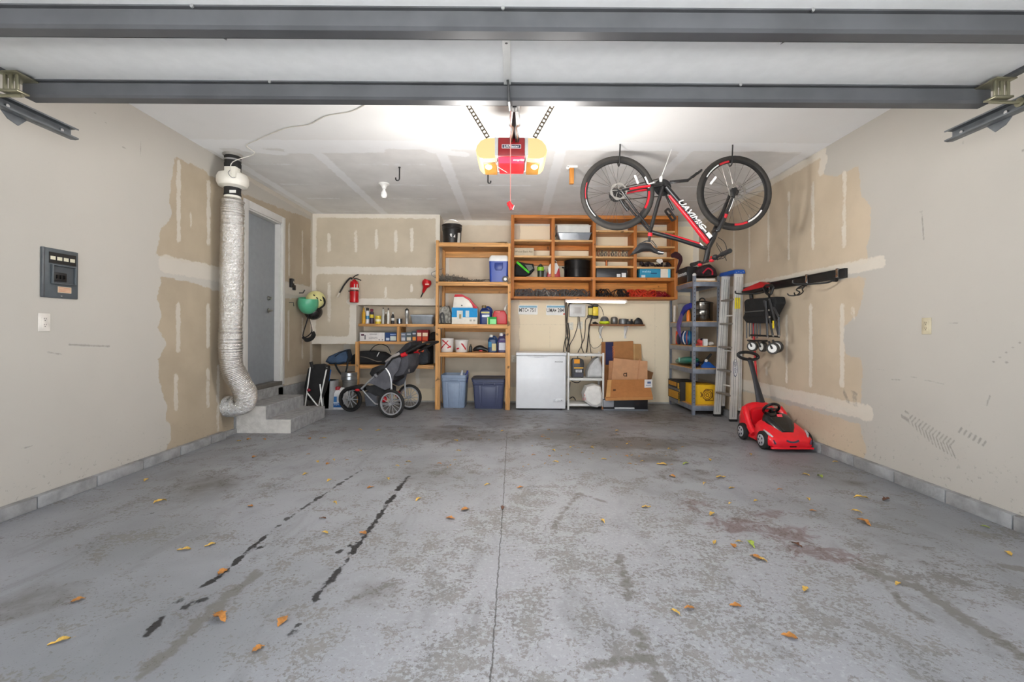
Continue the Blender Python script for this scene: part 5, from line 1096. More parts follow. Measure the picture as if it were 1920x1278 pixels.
# ---- rack contents
t = thing('charger_box', (xc(1084, 708, 6.6), 6.66, RKZ[1]), 'black battery charger with an orange corner on the white rack', 'charger')
a, b = xc(1073, 690, 6.6), xc(1095.5, 690, 6.6); H = 36 * px(6.6); z = RKZ[1]
m = MB(); m.prism([(a, 6.6, z), (b - .012, 6.6, z), (b, 6.6, z + H * .7), (b - .01, 6.6, z + H * .92), (b - .05, 6.6, z + H), (a + .01, 6.6, z + H), (a, 6.6, z + H * .9)], (0, .13, 0)); o = m.build('body', P_((56, 56, 58)), t, bevel=.006)
w = b - a
for (u0, v0, u1, v1, c) in ((.15, .74, .62, .96, (226, 150, 40)), (.14, .48, .92, .54, (220, 170, 70)), (.28, .28, .8, .42, (190, 190, 196)), (.18, .06, .9, .24, (74, 74, 84))): m = MB(); m.box((a + w * u0, 6.597, z + H * v0), (a + w * u1, 6.6005, z + H * v1)); m.build('label_panel', C_(c), o)
text('20V', .035, P_((40, 40, 44)), o, face_cam(Vector((a + w * .54, 6.5965, z + H * .35))))
poly_bag('plastic_bag', 'grey plastic carrier bag knotted on the rack middle tier', 'bag', [(1099, 708), (1098, 696), (1103, 684), (1112, 672), (1120, 668), (1126, 680), (1129, 695), (1128, 708)], 6.54, 6.80, RKZ[1], mat('grey_film', (188, 188, 188), .35, bump=.9, bscale=18, var=.1))
t = poly_bag('plastic_bag', 'white carrier bag with red print slumped at the rack bottom', 'bag', [(1093, 750), (1091, 736), (1097, 722), (1112, 718), (1124, 722), (1128, 740), (1126, 756), (1118, 762), (1106, 760)], 6.44, 6.74, .002, mat('white_film', (222, 220, 216), .4, bump=.8, bscale=16, var=.06))
text('VA\nLUE', .055, P_((206, 66, 60)), t, face_cam(W(1099, 744, 6.455)), name='red_print')
carton('yellow-topped flat packet on the rack bottom tier', 1104, 1121, 4, 6.78, .05, RKZ[2], C_((206, 206, 170)), px_y=720)

# ---- cardboard, printer
def slab(name, label, pts, th, mt, cat='cardboard', prints=(), group=None):
    P = [W(*p) for p in pts]; n_ = (P[1] - P[0]).cross(P[2] - P[0]).normalized()
    if n_.y < 0: n_ = -n_
    zmin = min(p.z for p in P)
    t = thing(name, (sum(p.x for p in P) / len(P), sum(p.y for p in P) / len(P), zmin), label, cat, group)
    m = MB(); m.prism(P, n_ * th); o = m.build('sheet', mt, t)
    u = P[1] - P[0]; v = P[3] - P[0]
    for k_, (u0, v0, u1, v1, pm) in enumerate(prints): m = MB(); m.prism([P[0] + u * a_ + v * b_ - n_ * (.0015 + .0009 * k_) for a_, b_ in ((u0, v0), (u1, v0), (u1, v1), (u0, v1))], n_ * .0012); m.build('print_panel', pm, o)
    return t, o, P, n_, u, v
CB1, CB2, CB3 = C_((170, 116, 66), bump=.2), C_((200, 150, 110), bump=.2), C_((182, 122, 70), bump=.2)
t, o, P, n_, u, v = slab('flattened_box', 'tall flattened carton with a navy printed panel against the back wall', [(1128, 762, 6.86), (1190, 762, 6.86), (1187, 639, 7.10), (1128, 641, 7.10)], .02, CB1, prints=[(.12, .64, .53, 1.0, C_((38, 40, 82))), (.0, .05, .1, .98, C_((150, 98, 54)))])
R3 = Matrix((u.normalized(), (v - u.normalized() * v.dot(u.normalized())).normalized(), -n_)).transposed()
text('amazon', .075, C_((214, 120, 60)), o, Matrix.Translation(P[0] + u * .36 + v * .82 - n_ * .003) @ R3.to_4x4() @ Matrix.Rotation(PI / 2, 4, 'Z'))
slab('flattened_box', 'pale-striped flattened carton peeking out behind the others', [(1185, 750, 6.93), (1206, 750, 6.93), (1202, 645, 7.12), (1183, 644, 7.12)], .015, C_((176, 134, 84)), prints=[(.2, .1, .35, .99, C_((196, 160, 108)))])
slab('flattened_box', 'dark brown carton flap poking out at the side', [(1205, 724, 6.8), (1219, 720, 6.8), (1225, 698, 6.86), (1212, 693, 6.86)], .008, C_((112, 74, 38)))
t, o, P, n_, u, v = slab('flattened_box', 'pinkish tan flattened carton with a small logo leaning in the middle', [(1141, 758, 6.74), (1214, 758, 6.74), (1214, 677, 6.83), (1151, 671, 6.83)], .02, CB2, prints=[(.66, .0, .69, .98, C_((190, 136, 98)))])
lg = MB(); c_ = W(1172, 702, 6.792); lg.tube(arc(c_, .022, .3, 2 * PI - .4, 14), .006, 6); lg.tube([c_ + Vector((.022, 0, .03)), c_ + Vector((.024, 0, -.03))], .006, 6); lg.build('logo_print', C_((78, 52, 34)), o)
slab('flattened_box', 'narrow tan carton sheet beside the pinkish carton', [(1139, 758, 6.77), (1150, 758, 6.77), (1154, 676, 6.86), (1142, 676, 6.86)], .01, C_((192, 140, 100)))
pz = W(1170, 748, 6.50).z
t = thing('printer', (xc(1172, 768, 6.5), 6.66, 0), 'black and grey desktop printer on the floor under the cartons', 'printer')
a, b = xc(1131, 758, 6.5), xc(1215, 758, 6.5)
m = MB(); m.box((a, 6.5, .012), (b, 6.74, pz - .002)); o = m.build('body', P_((30, 30, 34)), t, bevel=.01)
m = MB(); m.box((a + .002, 6.494, .05), (a + .15, 6.6, pz - .012)); m.build('grey_side', P_((150, 152, 158)), t, bevel=.006)
m = MB(); m.box((a + .16, 6.47, .028), (b - .2, 6.51, .048)); m.build('paper_tray', P_((206, 208, 212)), t, bevel=.003)
m = MB(); m.box((a + .16, 6.4975, .055), (b - .2, 6.502, pz - .02)); m.build('paper_slot', P_((16, 18, 26)), t)
m = MB(); m.box((a - .004, 6.488, 0), (b + .004, 6.75, .02)); m.build('base', P_((110, 114, 122)), t, bevel=.003)
F4 = [(1136, 745, 6.44), (1224, 743, 6.44), (1216, 711, 6.68), (1139, 712, 6.68)]
t, o, P, n_, u, v = slab('shipping_box', 'brown shipping carton with a white address label lying on the printer', F4, .05, CB3, prints=[(.82, .5, .99, .97, C_((222, 222, 224))), (.85, .62, .96, .66, C_((120, 130, 150))), (.88, .72, .96, .84, C_((90, 110, 150))), (0, .02, .09, .98, C_((206, 158, 100))), (.14, .35, .2, .44, C_((84, 54, 34)))], cat='box')
m = MB(); m.hexa([P[0] + Vector((0, .0, -.004)), P[1] + Vector((0, 0, -.004)), P[1] + Vector((0, .06, -.004)), P[0] + Vector((0, .06, -.004))], [p + Vector((0, 0, -.045)) for p in (P[0], P[1], P[1] + Vector((0, .06, 0)), P[0] + Vector((0, .06, 0)))]); m.build('front_flap', C_((190, 132, 76)), t)
slab('flattened_box', 'thin carton edge standing between rack and printer', [(1128, 767, 6.5), (1133, 767, 6.5), (1140, 700, 6.8), (1131, 698, 6.8)], .01, C_((150, 98, 56)))

# ---- on the narrow shelf
t = thing('trimmer_head', (xc(1134, 607, 7.0), 7.03, nz), 'dark dome tool head with neon green guard on the narrow shelf', 'tool')
q = WLOC[t]; m = MB(); m.lathe([(.0, .12), (.03, .118), (.055, .1), (.066, .07), (.066, .045), (0, .045)], q, n=20); m.build('dome', P_((84, 84, 88)), t); m = MB(); m.lathe([(0, .0), (.07, 0), (.085, .02), (.078, .045), (0, .046)], q, n=12); m.build('guard', P_((196, 214, 40)), t)
bottle('round ribbed steel canister on the narrow shelf', 1151.5, 13.5, 14, 7.03, nz, [(0, 0), (.8, 0), (1, .15), (1, .7), (.85, .9), (.5, 1), (0, 1)], mat('canister_steel', (126, 124, 120), .35, .7), name='canister', cat='canister', px_y=600)
bottle('squat grey canister beside the ribbed canister', 1168, 15, 10.5, 7.03, nz, [(0, 0), (.9, 0), (1, .1), (1, .8), (.9, 1), (0, 1)], mat('canister_grey', (118, 120, 122), .4, .5), name='canister', cat='canister', px_y=600)
m = MB(); a = xc(1175, 600, 7.02); m.box((a, 7.0, nz), (a + .1, 7.07, nz + .05)); m.box((a + .01, 7.01, nz + .05), (a + .03, 7.06, nz + .085)); m.box((a + .07, 7.01, nz + .05), (a + .09, 7.06, nz + .085)); tag(m.build('battery_clip', M_black, bevel=.006), 'black clip-shaped battery dock on the narrow shelf', 'battery')
m = MB(); m.prism([W(*p, 7.0) for p in ((1189, 607), (1192, 599), (1197, 594), (1203, 597), (1207, 607))], (0, .09, 0), o=(0, 0, nz - zc(1198, 607, 7.0))); tag(m.build('sander', M_black, bevel=.01), 'black wedge-shaped sander at the narrow shelf end', 'tool')
m = MB(); m.tube([(xc(1111, 606, 7.0), 7.0, nz + .015), (xc(1116, 604, 7.0), 7.0, nz + .02), (xc(1122, 607, 7.0), 7.0, nz + .008)], [.012, .02, .006], 8); tag(m.build('plug_adapter', M_black), 'small black plug adapter at the narrow shelf end', 'adapter')
# ---- on the back wall
WY = YB - .002
for (x0, x1, y0, y1, s1, s2, red, lab) in ((972, 1008, 571.5, 589.5, 'MTC', '751', 0, 'white and blue licence plate screwed to the wall above the freezer'), (1024, 1060, 571.5, 590.5, 'UMA', '284', 1, 'white and blue licence plate with a red corner sticker')):
    a, b = xc(x0, 580, WY), xc(x1, 580, WY); z1, z0 = zc((x0 + x1) / 2, y0, WY), zc((x0 + x1) / 2, y1, WY); t = thing('licence_plate', ((a + b) / 2, WY, z0), lab, 'licence plate')
    m = MB(); m.prism([Vector((p.x, WY - .006, p.y)) for p in [Vector((v_.x, v_.y)) for v_ in rring((a + b) / 2, (z0 + z1) / 2, 0, b - a, z1 - z0, .012)]], (0, .005, 0)); o = m.build('plate', P_((226, 226, 222)), t)
    m = MB(); m.box((a + .012, WY - .007, z1 - .042), (b - .012, WY - .0055, z1 - .012)); m.build('lake_band', P_((110, 168, 196)), o)
    Ik = P_((44, 38, 36)); cz = (z0 + z1) / 2 - .008; cxm = (a + b) / 2
    text(s1, .085, Ik, o, face_cam(Vector((cxm - .078, WY - .0065, cz))), sx=.72, bold=.02); text(s2, .085, Ik, o, face_cam(Vector((cxm + .078, WY - .0065, cz))), sx=.78, bold=.02)
    m = MB(); m.prism([Vector((cxm + dx, WY - .0072, cz + dz_)) for dx, dz_ in ((-.012, -.012), (-.012, .014), (0, .016), (.012, .008), (.004, -.002), (.01, -.012))], (0, .0012, 0)); m.build('state_shape', Ik, o)
    if red: m = MB(); m.box((b - .034, WY - .0072, z0 + .006), (b - .008, WY - .0058, z0 + .03)); m.build('sticker', P_((206, 80, 50)), o)
t = thing('control_box', (xc(1083, 594, 7.1), 7.12, zc(1083, 594, 7.1)), 'white wall-mounted irrigation control box with a square cover', 'control box')
m = MB(); a, b = xc(1068, 580, 7.1), xc(1098, 580, 7.1); z1, z0 = zc(1083, 570, 7.1), zc(1083, 593.5, 7.1); m.box((a, 7.1, z0), (b, YB - .002, z1)); o = m.build('case', P_((206, 206, 204)), t, bevel=.008)
m = MB(); m.box((a + .055, 7.094, z0 + .045), (b - .06, 7.101, z1 - .035)); o2 = m.build('cover', P_((196, 194, 192)), o, bevel=.004); m = MB(); m.box((a + .075, 7.091, z0 + .06), (b - .08, 7.095, z1 - .05)); m.build('display', P_((172, 168, 166)), o2, bevel=.002)
M_op = mat('outlet_ivory', (224, 220, 206), .4)
outlet('wall_outlet', W(1070.5, 611, YB - .001), (0, -1, 0), 'ivory outlet on the back wall just right of the freezer cables', M_op); outlet('wall_outlet', W(1088, 609.5, YB - .001), (0, -1, 0), 'ivory outlet on the back wall below the control box', M_op)
outlet('wall_outlet', W(963, 672, YB - .001), (0, -1, 0), 'pale outlet low on the back wall beside the shelf post', M_op)
for (x0, x1, lab) in ((1103.5, 1111.5, 'yellow and black battery charger on the wall, half hidden by cables'), (1112, 1122, 'bright yellow battery charger hung on the wall above the narrow shelf')):
    t = thing('wall_charger', (xc(x1, 597, 7.08), 7.1, zc(x1, 597, 7.08)), lab, 'charger'); yy = (570, 597) if x0 > 1110 else (573, 595)
    a, b = xc(x0, 585, 7.08), xc(x1, 585, 7.08); z1, z0 = zc(1112, yy[0], 7.08), zc(1112, yy[1], 7.08); H = z1 - z0
    m = MB(); m.box((a, 7.08, z0 + H * .2), (b, YB - .003, z1 - H * .18)); m.build('body', P_((226, 196, 40)) if x0 > 1110 else P_((190, 176, 80)), t, bevel=.01)
    m = MB(); m.box((a, 7.07, z1 - H * .18), (b, YB - .003, z1)); m.build('top_clip', M_black, t, bevel=.01); m = MB(); m.box((a - .01, 7.07, z0), (b, YB - .003, z0 + H * .2)); m.build('base_clip', M_black, t, bevel=.01)
g = 'black power cables hanging on the back wall'
Mc = mat('cable_black', (44, 36, 28), .5)
for k, pts in enumerate([[(1059, 562), (1060, 590), (1061, 625), (1058, 645), (1056, 662)], [(1112, 572), (1100, 568), (1075, 567), (1066, 572), (1064, 590), (1063, 620), (1067, 650), (1066, 668)], [(1065, 605), (1068, 630), (1064, 648), (1062, 668)], [(1084, 593), (1083, 610), (1076, 632), (1069, 645), (1066, 660)],
                          [(1086, 593), (1088, 615), (1091, 635), (1090, 648), (1084, 660), (1083, 672)], [(1105, 594), (1098, 600), (1097, 620), (1095, 635), (1090, 648), (1094, 660), (1098, 668)], [(1109, 596), (1106, 608), (1103, 630), (1101, 650), (1098, 668)], [(1110, 598), (1104, 612), (1105, 635), (1107, 652), (1109, 672)], [(1062, 560), (1062, 600), (1065, 625), (1060, 640), (1063, 660)]]):
    m = MB(); m.tube(spline([W(x, y, 7.12 - .012 * (k % 4)) for x, y in pts], 6), .009 if k in (1, 2, 6) else .006, 6); tag(m.build('power_cable', Mc), 'black power cable hanging among others between control box and freezer', 'cable', g)
m = MB(); m.tube(spline([W(1121, 571, 7.12), W(1128, 578, 7.13), W(1132, 591, 7.05)], 6), .004, 6); tag(m.build('thin_cable', Mc), 'thin cable from the yellow charger to the dome tool', 'cable')
m = MB(); m.tube(spline([W(1124, 608, 6.93), W(1123, 622, 7.1), W(1130, 638, 7.12), W(1122, 650, 7.12), W(1112, 652, 7.13), W(1107, 645, 7.14)], 6), .004, 6); tag(m.build('thin_cable', mat('grey_thin', (130, 124, 116), .5)), 'thin grey cable drooping below the narrow shelf', 'cable')
m = MB(); m.tube(spline([W(1066, 709, 6.6), W(1076, 716, 6.55), W(1086, 716, 6.55), W(1091, 707, 6.6)], 6), .006, 6); tag(m.build('power_cable', Mc), 'black cable sagging below the rack middle tier', 'cable')
m = MB(); m.tube(spline([W(1069, 716, 7.08), W(1067, 738, 7.08), W(1066, 748, 7.05), W(1075, 744, 7.0), Vector((xc(1084, 751, 6.9), 6.95, .009))], 6), .007, 6); tag(m.build('power_cable', Mc), 'black cable running down behind the rack to the floor', 'cable')
# ---- extinguisher, funnel on the boxed-out wall
t = thing('fire_extinguisher', W(664, 567, 6.74), 'red fire extinguisher with a black hose on the boxed-out wall', 'fire extinguisher'); q = WLOC[t]; R = 8 * px(6.74); s_ = px(6.74)
m = MB(); m.lathe([(0, 0), (R * .9, 0), (R, .008), (R, 35 * s_), (R * .85, 39 * s_), (R * .35, 42 * s_), (R * .3, 43 * s_), (0, 43 * s_)], q, n=24); o = m.build('cylinder', P_((184, 16, 26), .25), t)
m = MB(); m.lathe([(R + .001, 24 * s_), (R + .001, 27.5 * s_)], q, n=24); m.build('label_band', C_((206, 206, 196)), o); m = MB(); m.prism([q + Vector(((R + .0015) * math.sin(a), -(R + .0015) * math.cos(a), zz * s_)) for a, zz in ((.3, 24), (1.1, 24), (1.1, 34), (.3, 34))], (.001, -.001, 0)); m.build('side_label', C_((206, 206, 196)), o)
m = MB(); m.lathe([(R + .002, 21 * s_), (R + .002, 23 * s_)], q, n=24); m.box((q.x - R - .02, q.y - .01, q.z + 20 * s_), (q.x - R, q.y + .01, q.z + 22.5 * s_)); m.build('wall_strap', P_((60, 44, 36)), t)
m = MB(); m.tube(spline([W(661, 523, 6.74), W(656, 521.5, 6.73), W(646, 533, 6.72), W(640, 543, 6.72), W(636.5, 549, 6.72)]), .012, 8); m.build('hose', M_rubber, t)
m = MB(); m.tube([W(636.8, 548.5, 6.72), W(632.5, 557, 6.72)], [.012, .014], 10); m.build('nozzle', P_((206, 196, 180)), t)
m = MB(); m.tube(spline([W(662, 521, 6.74), W(666, 517, 6.74), W(672, 514.5, 6.74)]), .008, 7); m.build('upper_lever', M_black, t); m = MB(); m.tube(spline([W(663, 522.5, 6.74), W(669, 522.5, 6.74), W(677, 525.5, 6.74)]), .008, 7); m.build('lower_lever', M_black, t)
t = thing('funnel', W(797, 557, 6.76), 'red plastic funnel with a black spout hung on the boxed-out wall', 'funnel')
c0, c1 = W(801, 528, 6.74), W(794, 547, 6.76); ax = (c1 - c0).normalized(); L = (c1 - c0).length
m = MB(); m.lathe([(.05, -.03), (.066, 0), (.07, .02), (.062, .05), (.03, .09), (.018, L), (.014, L + .01)], c0, axis=ax, n=20); m.build('bowl', P_((186, 18, 26)), t)
m = MB(); m.tube([c1 - ax * .01, W(789, 557.5, 6.76)], [.012, .007], 8); m.build('spout', M_black, t); m = MB(); m.box((W(798, 531.5, 6.7).x, 6.665, zc(798, 534, 6.67)), (W(805, 533, 6.7).x, 6.69, zc(798, 531.5, 6.67))); m.build('rim_tab', P_((226, 170, 150)), t)
# ---- by the entry door
t = thing('key_holder', WX(545, 540, XL2), 'small black key lock box on the wall beside the entry door', 'key box'); q = WX(544.5, 529, XL2)
m = MB(); m.box((XL2, q.y - .035, q.z - .07), (XL2 + .04, q.y + .035, q.z + .05)); o = m.build('body', M_black, t, bevel=.006); m = MB(); m.cyl((XL2 + .04, q.y, q.z), (XL2 + .046, q.y, q.z), .018, n=14); m.build('dial', M_chrome, o)
m = MB(); m.box((XL2, q.y + .05, q.z - .10), (XL2 + .03, q.y + .10, q.z - .03)); m.build('key_fob', M_black, t, bevel=.006)
q = WX(542, 567, XL2); m = MB(); m.tube([q, q + Vector((.06, 0, 0)), q + Vector((.065, 0, -.05))], .005, 7); tag(m.build('wall_hook', M_drk), 'small dark hook empty on the wall near the helmets', 'hook')
hy = 6.42; cH = W(577, 574, hy)
m = MB(); q = W(568, 549, hy); m.tube([(XL2, hy, q.z), (q.x, hy, q.z), (q.x + .03, hy - .01, q.z + .04)], .008, 8); tag(m.build('wall_peg', M_drk), 'dark peg on the side wall carrying the helmets', 'peg')
def helmet(name, label, c, r, rot, mt, slots=0, inner=True):
    R = Euler(rot).to_matrix(); t = thing(name, c - Vector((0, 0, r[2])), label, 'helmet')
    m = MB(); m.ell(c, r, 24, 12, R=R, top=PI * .62); m.ell(c, tuple(x * .93 for x in r), 24, 12, R=R, top=PI * .62); o = m.build('shell', mt, t)
    for k in range(slots): a = -1.9 + k * .55; p = c + R @ Vector((r[0] * .80 * math.cos(a), r[1] * .80 * math.sin(a), r[2] * .64)); m = MB(); m.ell(p, (.017, .012, .008), 8, 5, R=R); m.build('vent', M_black, o)
    return t
s_ = px(hy)
t = helmet('bike_helmet', 'mint green skate helmet hanging upside down by the door', W(578, 567, hy - .06), (.135, .15, .165), (PI + .12, .1, 0), P_((88, 172, 134), .3), 3)
m = MB(); c = W(585, 596, hy); m.tube(spline([W(580, 586, hy - .06), W(575, 603, hy - .05), W(568, 628, hy - .03), W(573, 632, hy - .03), W(585, 620, hy - .02), W(581, 596, hy - .05)], 5), .008, 6, flat=.4); m.build('chin_strap', cloth((26, 26, 28)), t)
m = MB(); m.tube(spline([W(582, 598, hy - .055), W(586, 614, hy - .04), W(587, 622, hy - .03)]), .007, 6, flat=.4); m.build('pale_strap', cloth((216, 204, 190)), t)
t = helmet('bike_helmet', 'pale yellow vented child helmet behind the green helmet', W(592, 562, hy + .08), (.13, .15, .13), (.3, .75, .2), P_((222, 216, 150), .35), 4)
m = MB(); m.tube(spline([W(598, 552, hy + .05), W(608, 561, hy + .03), W(608, 571, hy + .03), W(600, 578, hy + .04)]), .014, 7, flat=.5); m.build('strap', cloth((28, 26, 26)), t)
helmet('bike_helmet', 'glossy black helmet hanging below the green helmet', W(588, 585, hy + .07), (.12, .13, .11), (PI + .1, -.2, 0), P_((34, 32, 32), .25))
m = MB(); m.tube(spline([W(568, 632, hy - .05), W(575, 637, hy - .06), W(584, 634, hy - .06), W(588, 627, hy - .05), W(586, 622, hy - .05)], 5), [.02] * 4 + [.03] * 12 + [.026] * 5, 10); tag(m.build('knee_pad', cloth((20, 20, 21))), 'black padded chin cup hanging below the helmets', 'pad')
# ---- floor by the steps
t = thing('folded_stroller', (xc(590, 765, 6.22), 6.22, 0), 'folded black umbrella stroller with silver tubes leaning by the steps', 'stroller')
fy_ = 6.15
P = [W(x, y, fy_) for x, y in [(577, 690), (586, 683), (604, 682), (614, 686), (612, 710), (606, 735), (599, 750), (580, 752), (572, 748), (570, 725)]]
m = MB(); c = sum(P, Vector()) / len(P)
m.loft([[Vector((c.x + (p.x - c.x) * s, fy_ + dy, c.z + (p.z - c.z) * s)) for p in P] for dy, s in ((-.02, .8), (.0, .96), (.08, 1), (.14, .9))]); m.build('seat_fabric', cloth((28, 27, 28)), t)
for a, b in (((582, 688), (571, 768)), ((613, 688), (596, 768)), ((600, 720), (604, 762)), ((575, 735), (600, 766))): m = MB(); m.tube([W(*a, fy_ - .03), W(*b, fy_ - .03)], .010, 8); m.build('tube', M_alu, t)
for a, b in (((583, 678), (586, 690)), ((610, 684), (614, 692))): m = MB(); m.tube([W(*a, fy_ - .02), W(*b, fy_ - .02)], .022, 10); m.build('grip', M_rubber, t)
m = MB(); m.ell(W(579, 731, fy_ - .03), (.025, .02, .022), 10, 6); m.build('red_buckle', P_((140, 18, 40)), t)
for x in (574, 596): q = W(x, 760, fy_); m = MB(); m.cyl((q.x - .012, fy_, .055), (q.x + .012, fy_, .055), .055, n=18); m.build('wheel', M_rubber, t)
m = MB(); cc = Vector((xc(615, 760, 6.45), 6.5, 0)); m.loft([rring(cc.x, cc.y, zz, w_, .22, .05) for w_, zz in ((.17, 0), (.21, .40), (.22, .41), (.20, .41), (.16, .02))]); tag(m.build('waste_bin', P_((158, 158, 158))), 'tall grey plastic waste bin behind the folded stroller', 'bin')
m = MB(); m.tube(spline([W(611, 716, 6.42), W(613, 705, 6.42), W(616, 697, 6.44), W(619, 692, 6.44)]), [.05, .052, .05, .048, .046, .045, .044, .042, .04, .04, .038, .036, .035, .034, .032, .03, .028, .025, .02], 8, flat=.6); tag(m.build('blue_jacket', cloth((20, 96, 170))), 'bright blue nylon sleeve draped into the grey waste bin', 'jacket')
jug('white bleach jug standing behind the detergent jug', 622, 635, 712, 760, 6.62, .1, 0, P_((210, 206, 198)), P_((90, 90, 94)), handle=False)
dj = jug('white laundry detergent jug with blue label and red cap', 620.5, 648, 724, 766, 6.43, .13, 0, P_((224, 224, 224)), P_((150, 26, 34)), [(C_((60, 120, 180)), .05, .4, .1, .58), (C_((40, 100, 170)), .05, .72, .1, .30), (C_((200, 220, 236)), .15, .5, .28, .34)])
text('TIDY', .035, P_((226, 236, 244)), dj, face_cam(W(631, 758, 6.425)))
t = bottle('brushed aluminium steamer pot on a grey base by the post', 655, 29, 14, 6.66, .40, [(0, 0), (.96, 0), (1, .05), (1, .45), (1.04, .5), (1.0, .55), (1, .92), (1.04, .95), (1.0, 1), (0, 1)], mat('pot_alu', (186, 188, 190), .3, .9), name='steamer_pot', cat='pot', px_y=710)
bottle('dark grey drum holding up the steamer pot', 656, 27, 51.3, 6.66, 0, TIN, P_((112, 110, 106)), name='drum', cat='drum', px_y=740)
bin_box('clear plastic bin on the floor behind the jogging stroller', 683, 708, 762, 26, 6.72, .3, 0, mat('floor_clear', (150, 152, 162), .25, trans=.2), None, taper=.85)
# ---- steel shelving contents
z = MSZ[0]
t = thing('black_carton', (2.50, 6.62, z), 'black carton with white lettering on the top steel shelf', 'box')
m = MB(); m.box((2.452, 6.42, z), (2.60, 6.84, z + .23)); o = m.build('box_body', P_((26, 25, 27)), t, bevel=.004)
text('Skemmora', .085, M_ltr, o, Matrix.Translation((2.4512, 6.63, z + .14)) @ Matrix.Rotation(PI / 2, 4, 'X') @ Matrix.Rotation(-PI / 2, 4, 'Y'))
t = thing('clear_tub', (2.67, 6.75, z), 'large clear lidded tub behind the tube on the top steel shelf', 'tub')
m = MB(); m.loft([rring(2.70, 6.72, zz, w_, d_, .03) for w_, d_, zz in ((.18, .30, z), (.20, .34, z + .2), (.195, .33, z + .2), (.17, .29, z + .01))]); m.build('body', M_clear, t)
m = MB(); m.loft([rring(2.70, 6.72, z + zz, .205, .35, .03) for zz in (.2, .225)]); m.build('lid', M_whitep, t)
m = MB(); m.cyl((2.47, 6.26, z + .022), (2.77, 6.26, z + .022), .021, n=16); tag(m.build('cardboard_tube', C_((226, 216, 206))), 'white tube lying along the front of the top steel shelf', 'tube')
z = MSZ[1]
t = thing('canning_pot', (2.65, 6.37, z), 'steel canning pot with a dark lid on the second steel shelf', 'pot'); q = Vector((2.645, 6.37, z))
m = MB(); m.lathe([(0, 0), (.135, 0), (.14, .01), (.14, .08), (.143, .085), (.14, .09), (.14, .16), (.143, .165), (.14, .17), (.14, .24), (.146, .245), (.146, .255), (.13, .256), (0, .256)], q, n=32); m.build('body', mat('dark_stainless', (120, 116, 110), .22, 1.0), t)
m = MB(); m.lathe([(.146, .256), (.14, .265), (.06, .285), (0, .29)], q, n=28); m.build('lid', mat('lid_dark', (52, 48, 46), .3, .6), t); m = MB(); m.tube(arc(q + Vector((0, 0, .285)), .04, 0, PI, 10), .009, 8); m.build('lid_handle', M_black, t)
m = MB(); m.lathe([(0, 0), (.08, 0), (.1, .26), (.105, .27), (.09, .275), (0, .275)], (2.58, 6.85, z), n=20); tag(m.build('grey_tub', P_((140, 138, 132))), 'grey-lidded tub at the back of the second steel shelf', 'tub')
m = MB(); m.lathe([(0, 0), (.028, 0), (.03, .1), (.018, .14), (.012, .16), (0, .16)], (2.475, 6.42, z), n=14); tag(m.build('orange_bottle', P_((226, 120, 28))), 'orange squeeze bottle at the steel shelf post', 'bottle')
m = MB(); m.lathe([(0, 0), (.02, 0), (.02, .25), (0, .26)], (2.475, 6.98, z), n=12); tag(m.build('white_roll', C_((222, 214, 204))), 'narrow white paper roll at the back of the steel shelf', 'roll')
t = thing('rain_jacket', (2.46, 6.55, z), 'blue and purple jacket sleeve drooping off the second steel shelf', 'jacket')
def ribbon(pts, ws, th, mt, name, parent):
    m = MB(); S = spline(pts, 5); wv = np.interp(np.linspace(0, 1, len(S)), np.linspace(0, 1, len(ws)), ws); rings = []
    for i, p in enumerate(S):
        d = (S[min(i + 1, len(S) - 1)] - S[max(i - 1, 0)]).normalized(); sd = d.cross(Vector((1, 0, 0))).normalized() * wv[i] / 2; nn = Vector((1, 0, 0)) * th / 2
        rings.append([p - sd - nn * .4, p - nn, p + sd - nn * .4, p + sd + nn * .4, p + nn, p - sd + nn * .4])
    m.loft(rings); return m.build(name, mt, parent)
ribbon([(2.46, 6.30, z + .22), (2.455, 6.5, z + .18), (2.45, 6.62, z + .10)], [.07, .10, .07], .05, cloth((38, 44, 140)), 'blue_sleeve', t)
ribbon([(2.45, 6.56, z + .16), (2.435, 6.62, z + .05), (2.418, 6.66, z - .06), (2.415, 6.60, z - .16), (2.415, 6.56, z - .22)], [.04, .10, .13, .08, .02], .03, cloth((96, 78, 140)), 'purple_sleeve', t)
z = MSZ[2]
t = thing('toy_ring', (2.48, 6.98, z), 'orange and navy foam toy ring standing on the third steel shelf', 'toy'); q = Vector((2.50, 6.93, z + .10))
m = MB(); m.tube(arc(q, .085, 0, 2 * PI * 15 / 16, 16, u=(.35, .93, 0)), .022, 10, closed=True); m.build('foam_ring', P_((226, 84, 50), .6), t); m = MB(); m.lathe([(0, -.008), (.07, -.008), (.07, .008), (0, .008)], q, axis=(.93, -.35, 0), n=20); m.build('disc', P_((34, 36, 62)), t)
t = thing('sports_ball', (2.53, 6.62, z), 'blue teal and orange panelled ball on the third steel shelf', 'ball'); q = Vector((2.545, 6.62, z + .105))
m = MB(); m.ell(q, (.105,) * 3, 24, 14); m.build('ball', P_((30, 80, 130)), t)
for k, (az, c) in enumerate(((-2.6, (226, 226, 222)), (-2.1, (222, 96, 48)), (-3.0, (28, 34, 70)), (-1.7, (40, 150, 160)))): m = MB(); m.tube([q + Vector((.105 * math.cos(az) * math.cos(e), .105 * math.sin(az) * math.cos(e), .105 * math.sin(e))) for e in [(-1 + .2 * j) for j in range(11)]], .016, 6, flat=.4); m.build('panel_stripe', P_(c), t)
m = MB(); m.ell((2.47, 6.78, z + .085), (.03, .075, .085), 14, 10); tag(m.build('dark_ball', P_((30, 34, 60))), 'dark navy deflated ball beside the panelled ball', 'ball')
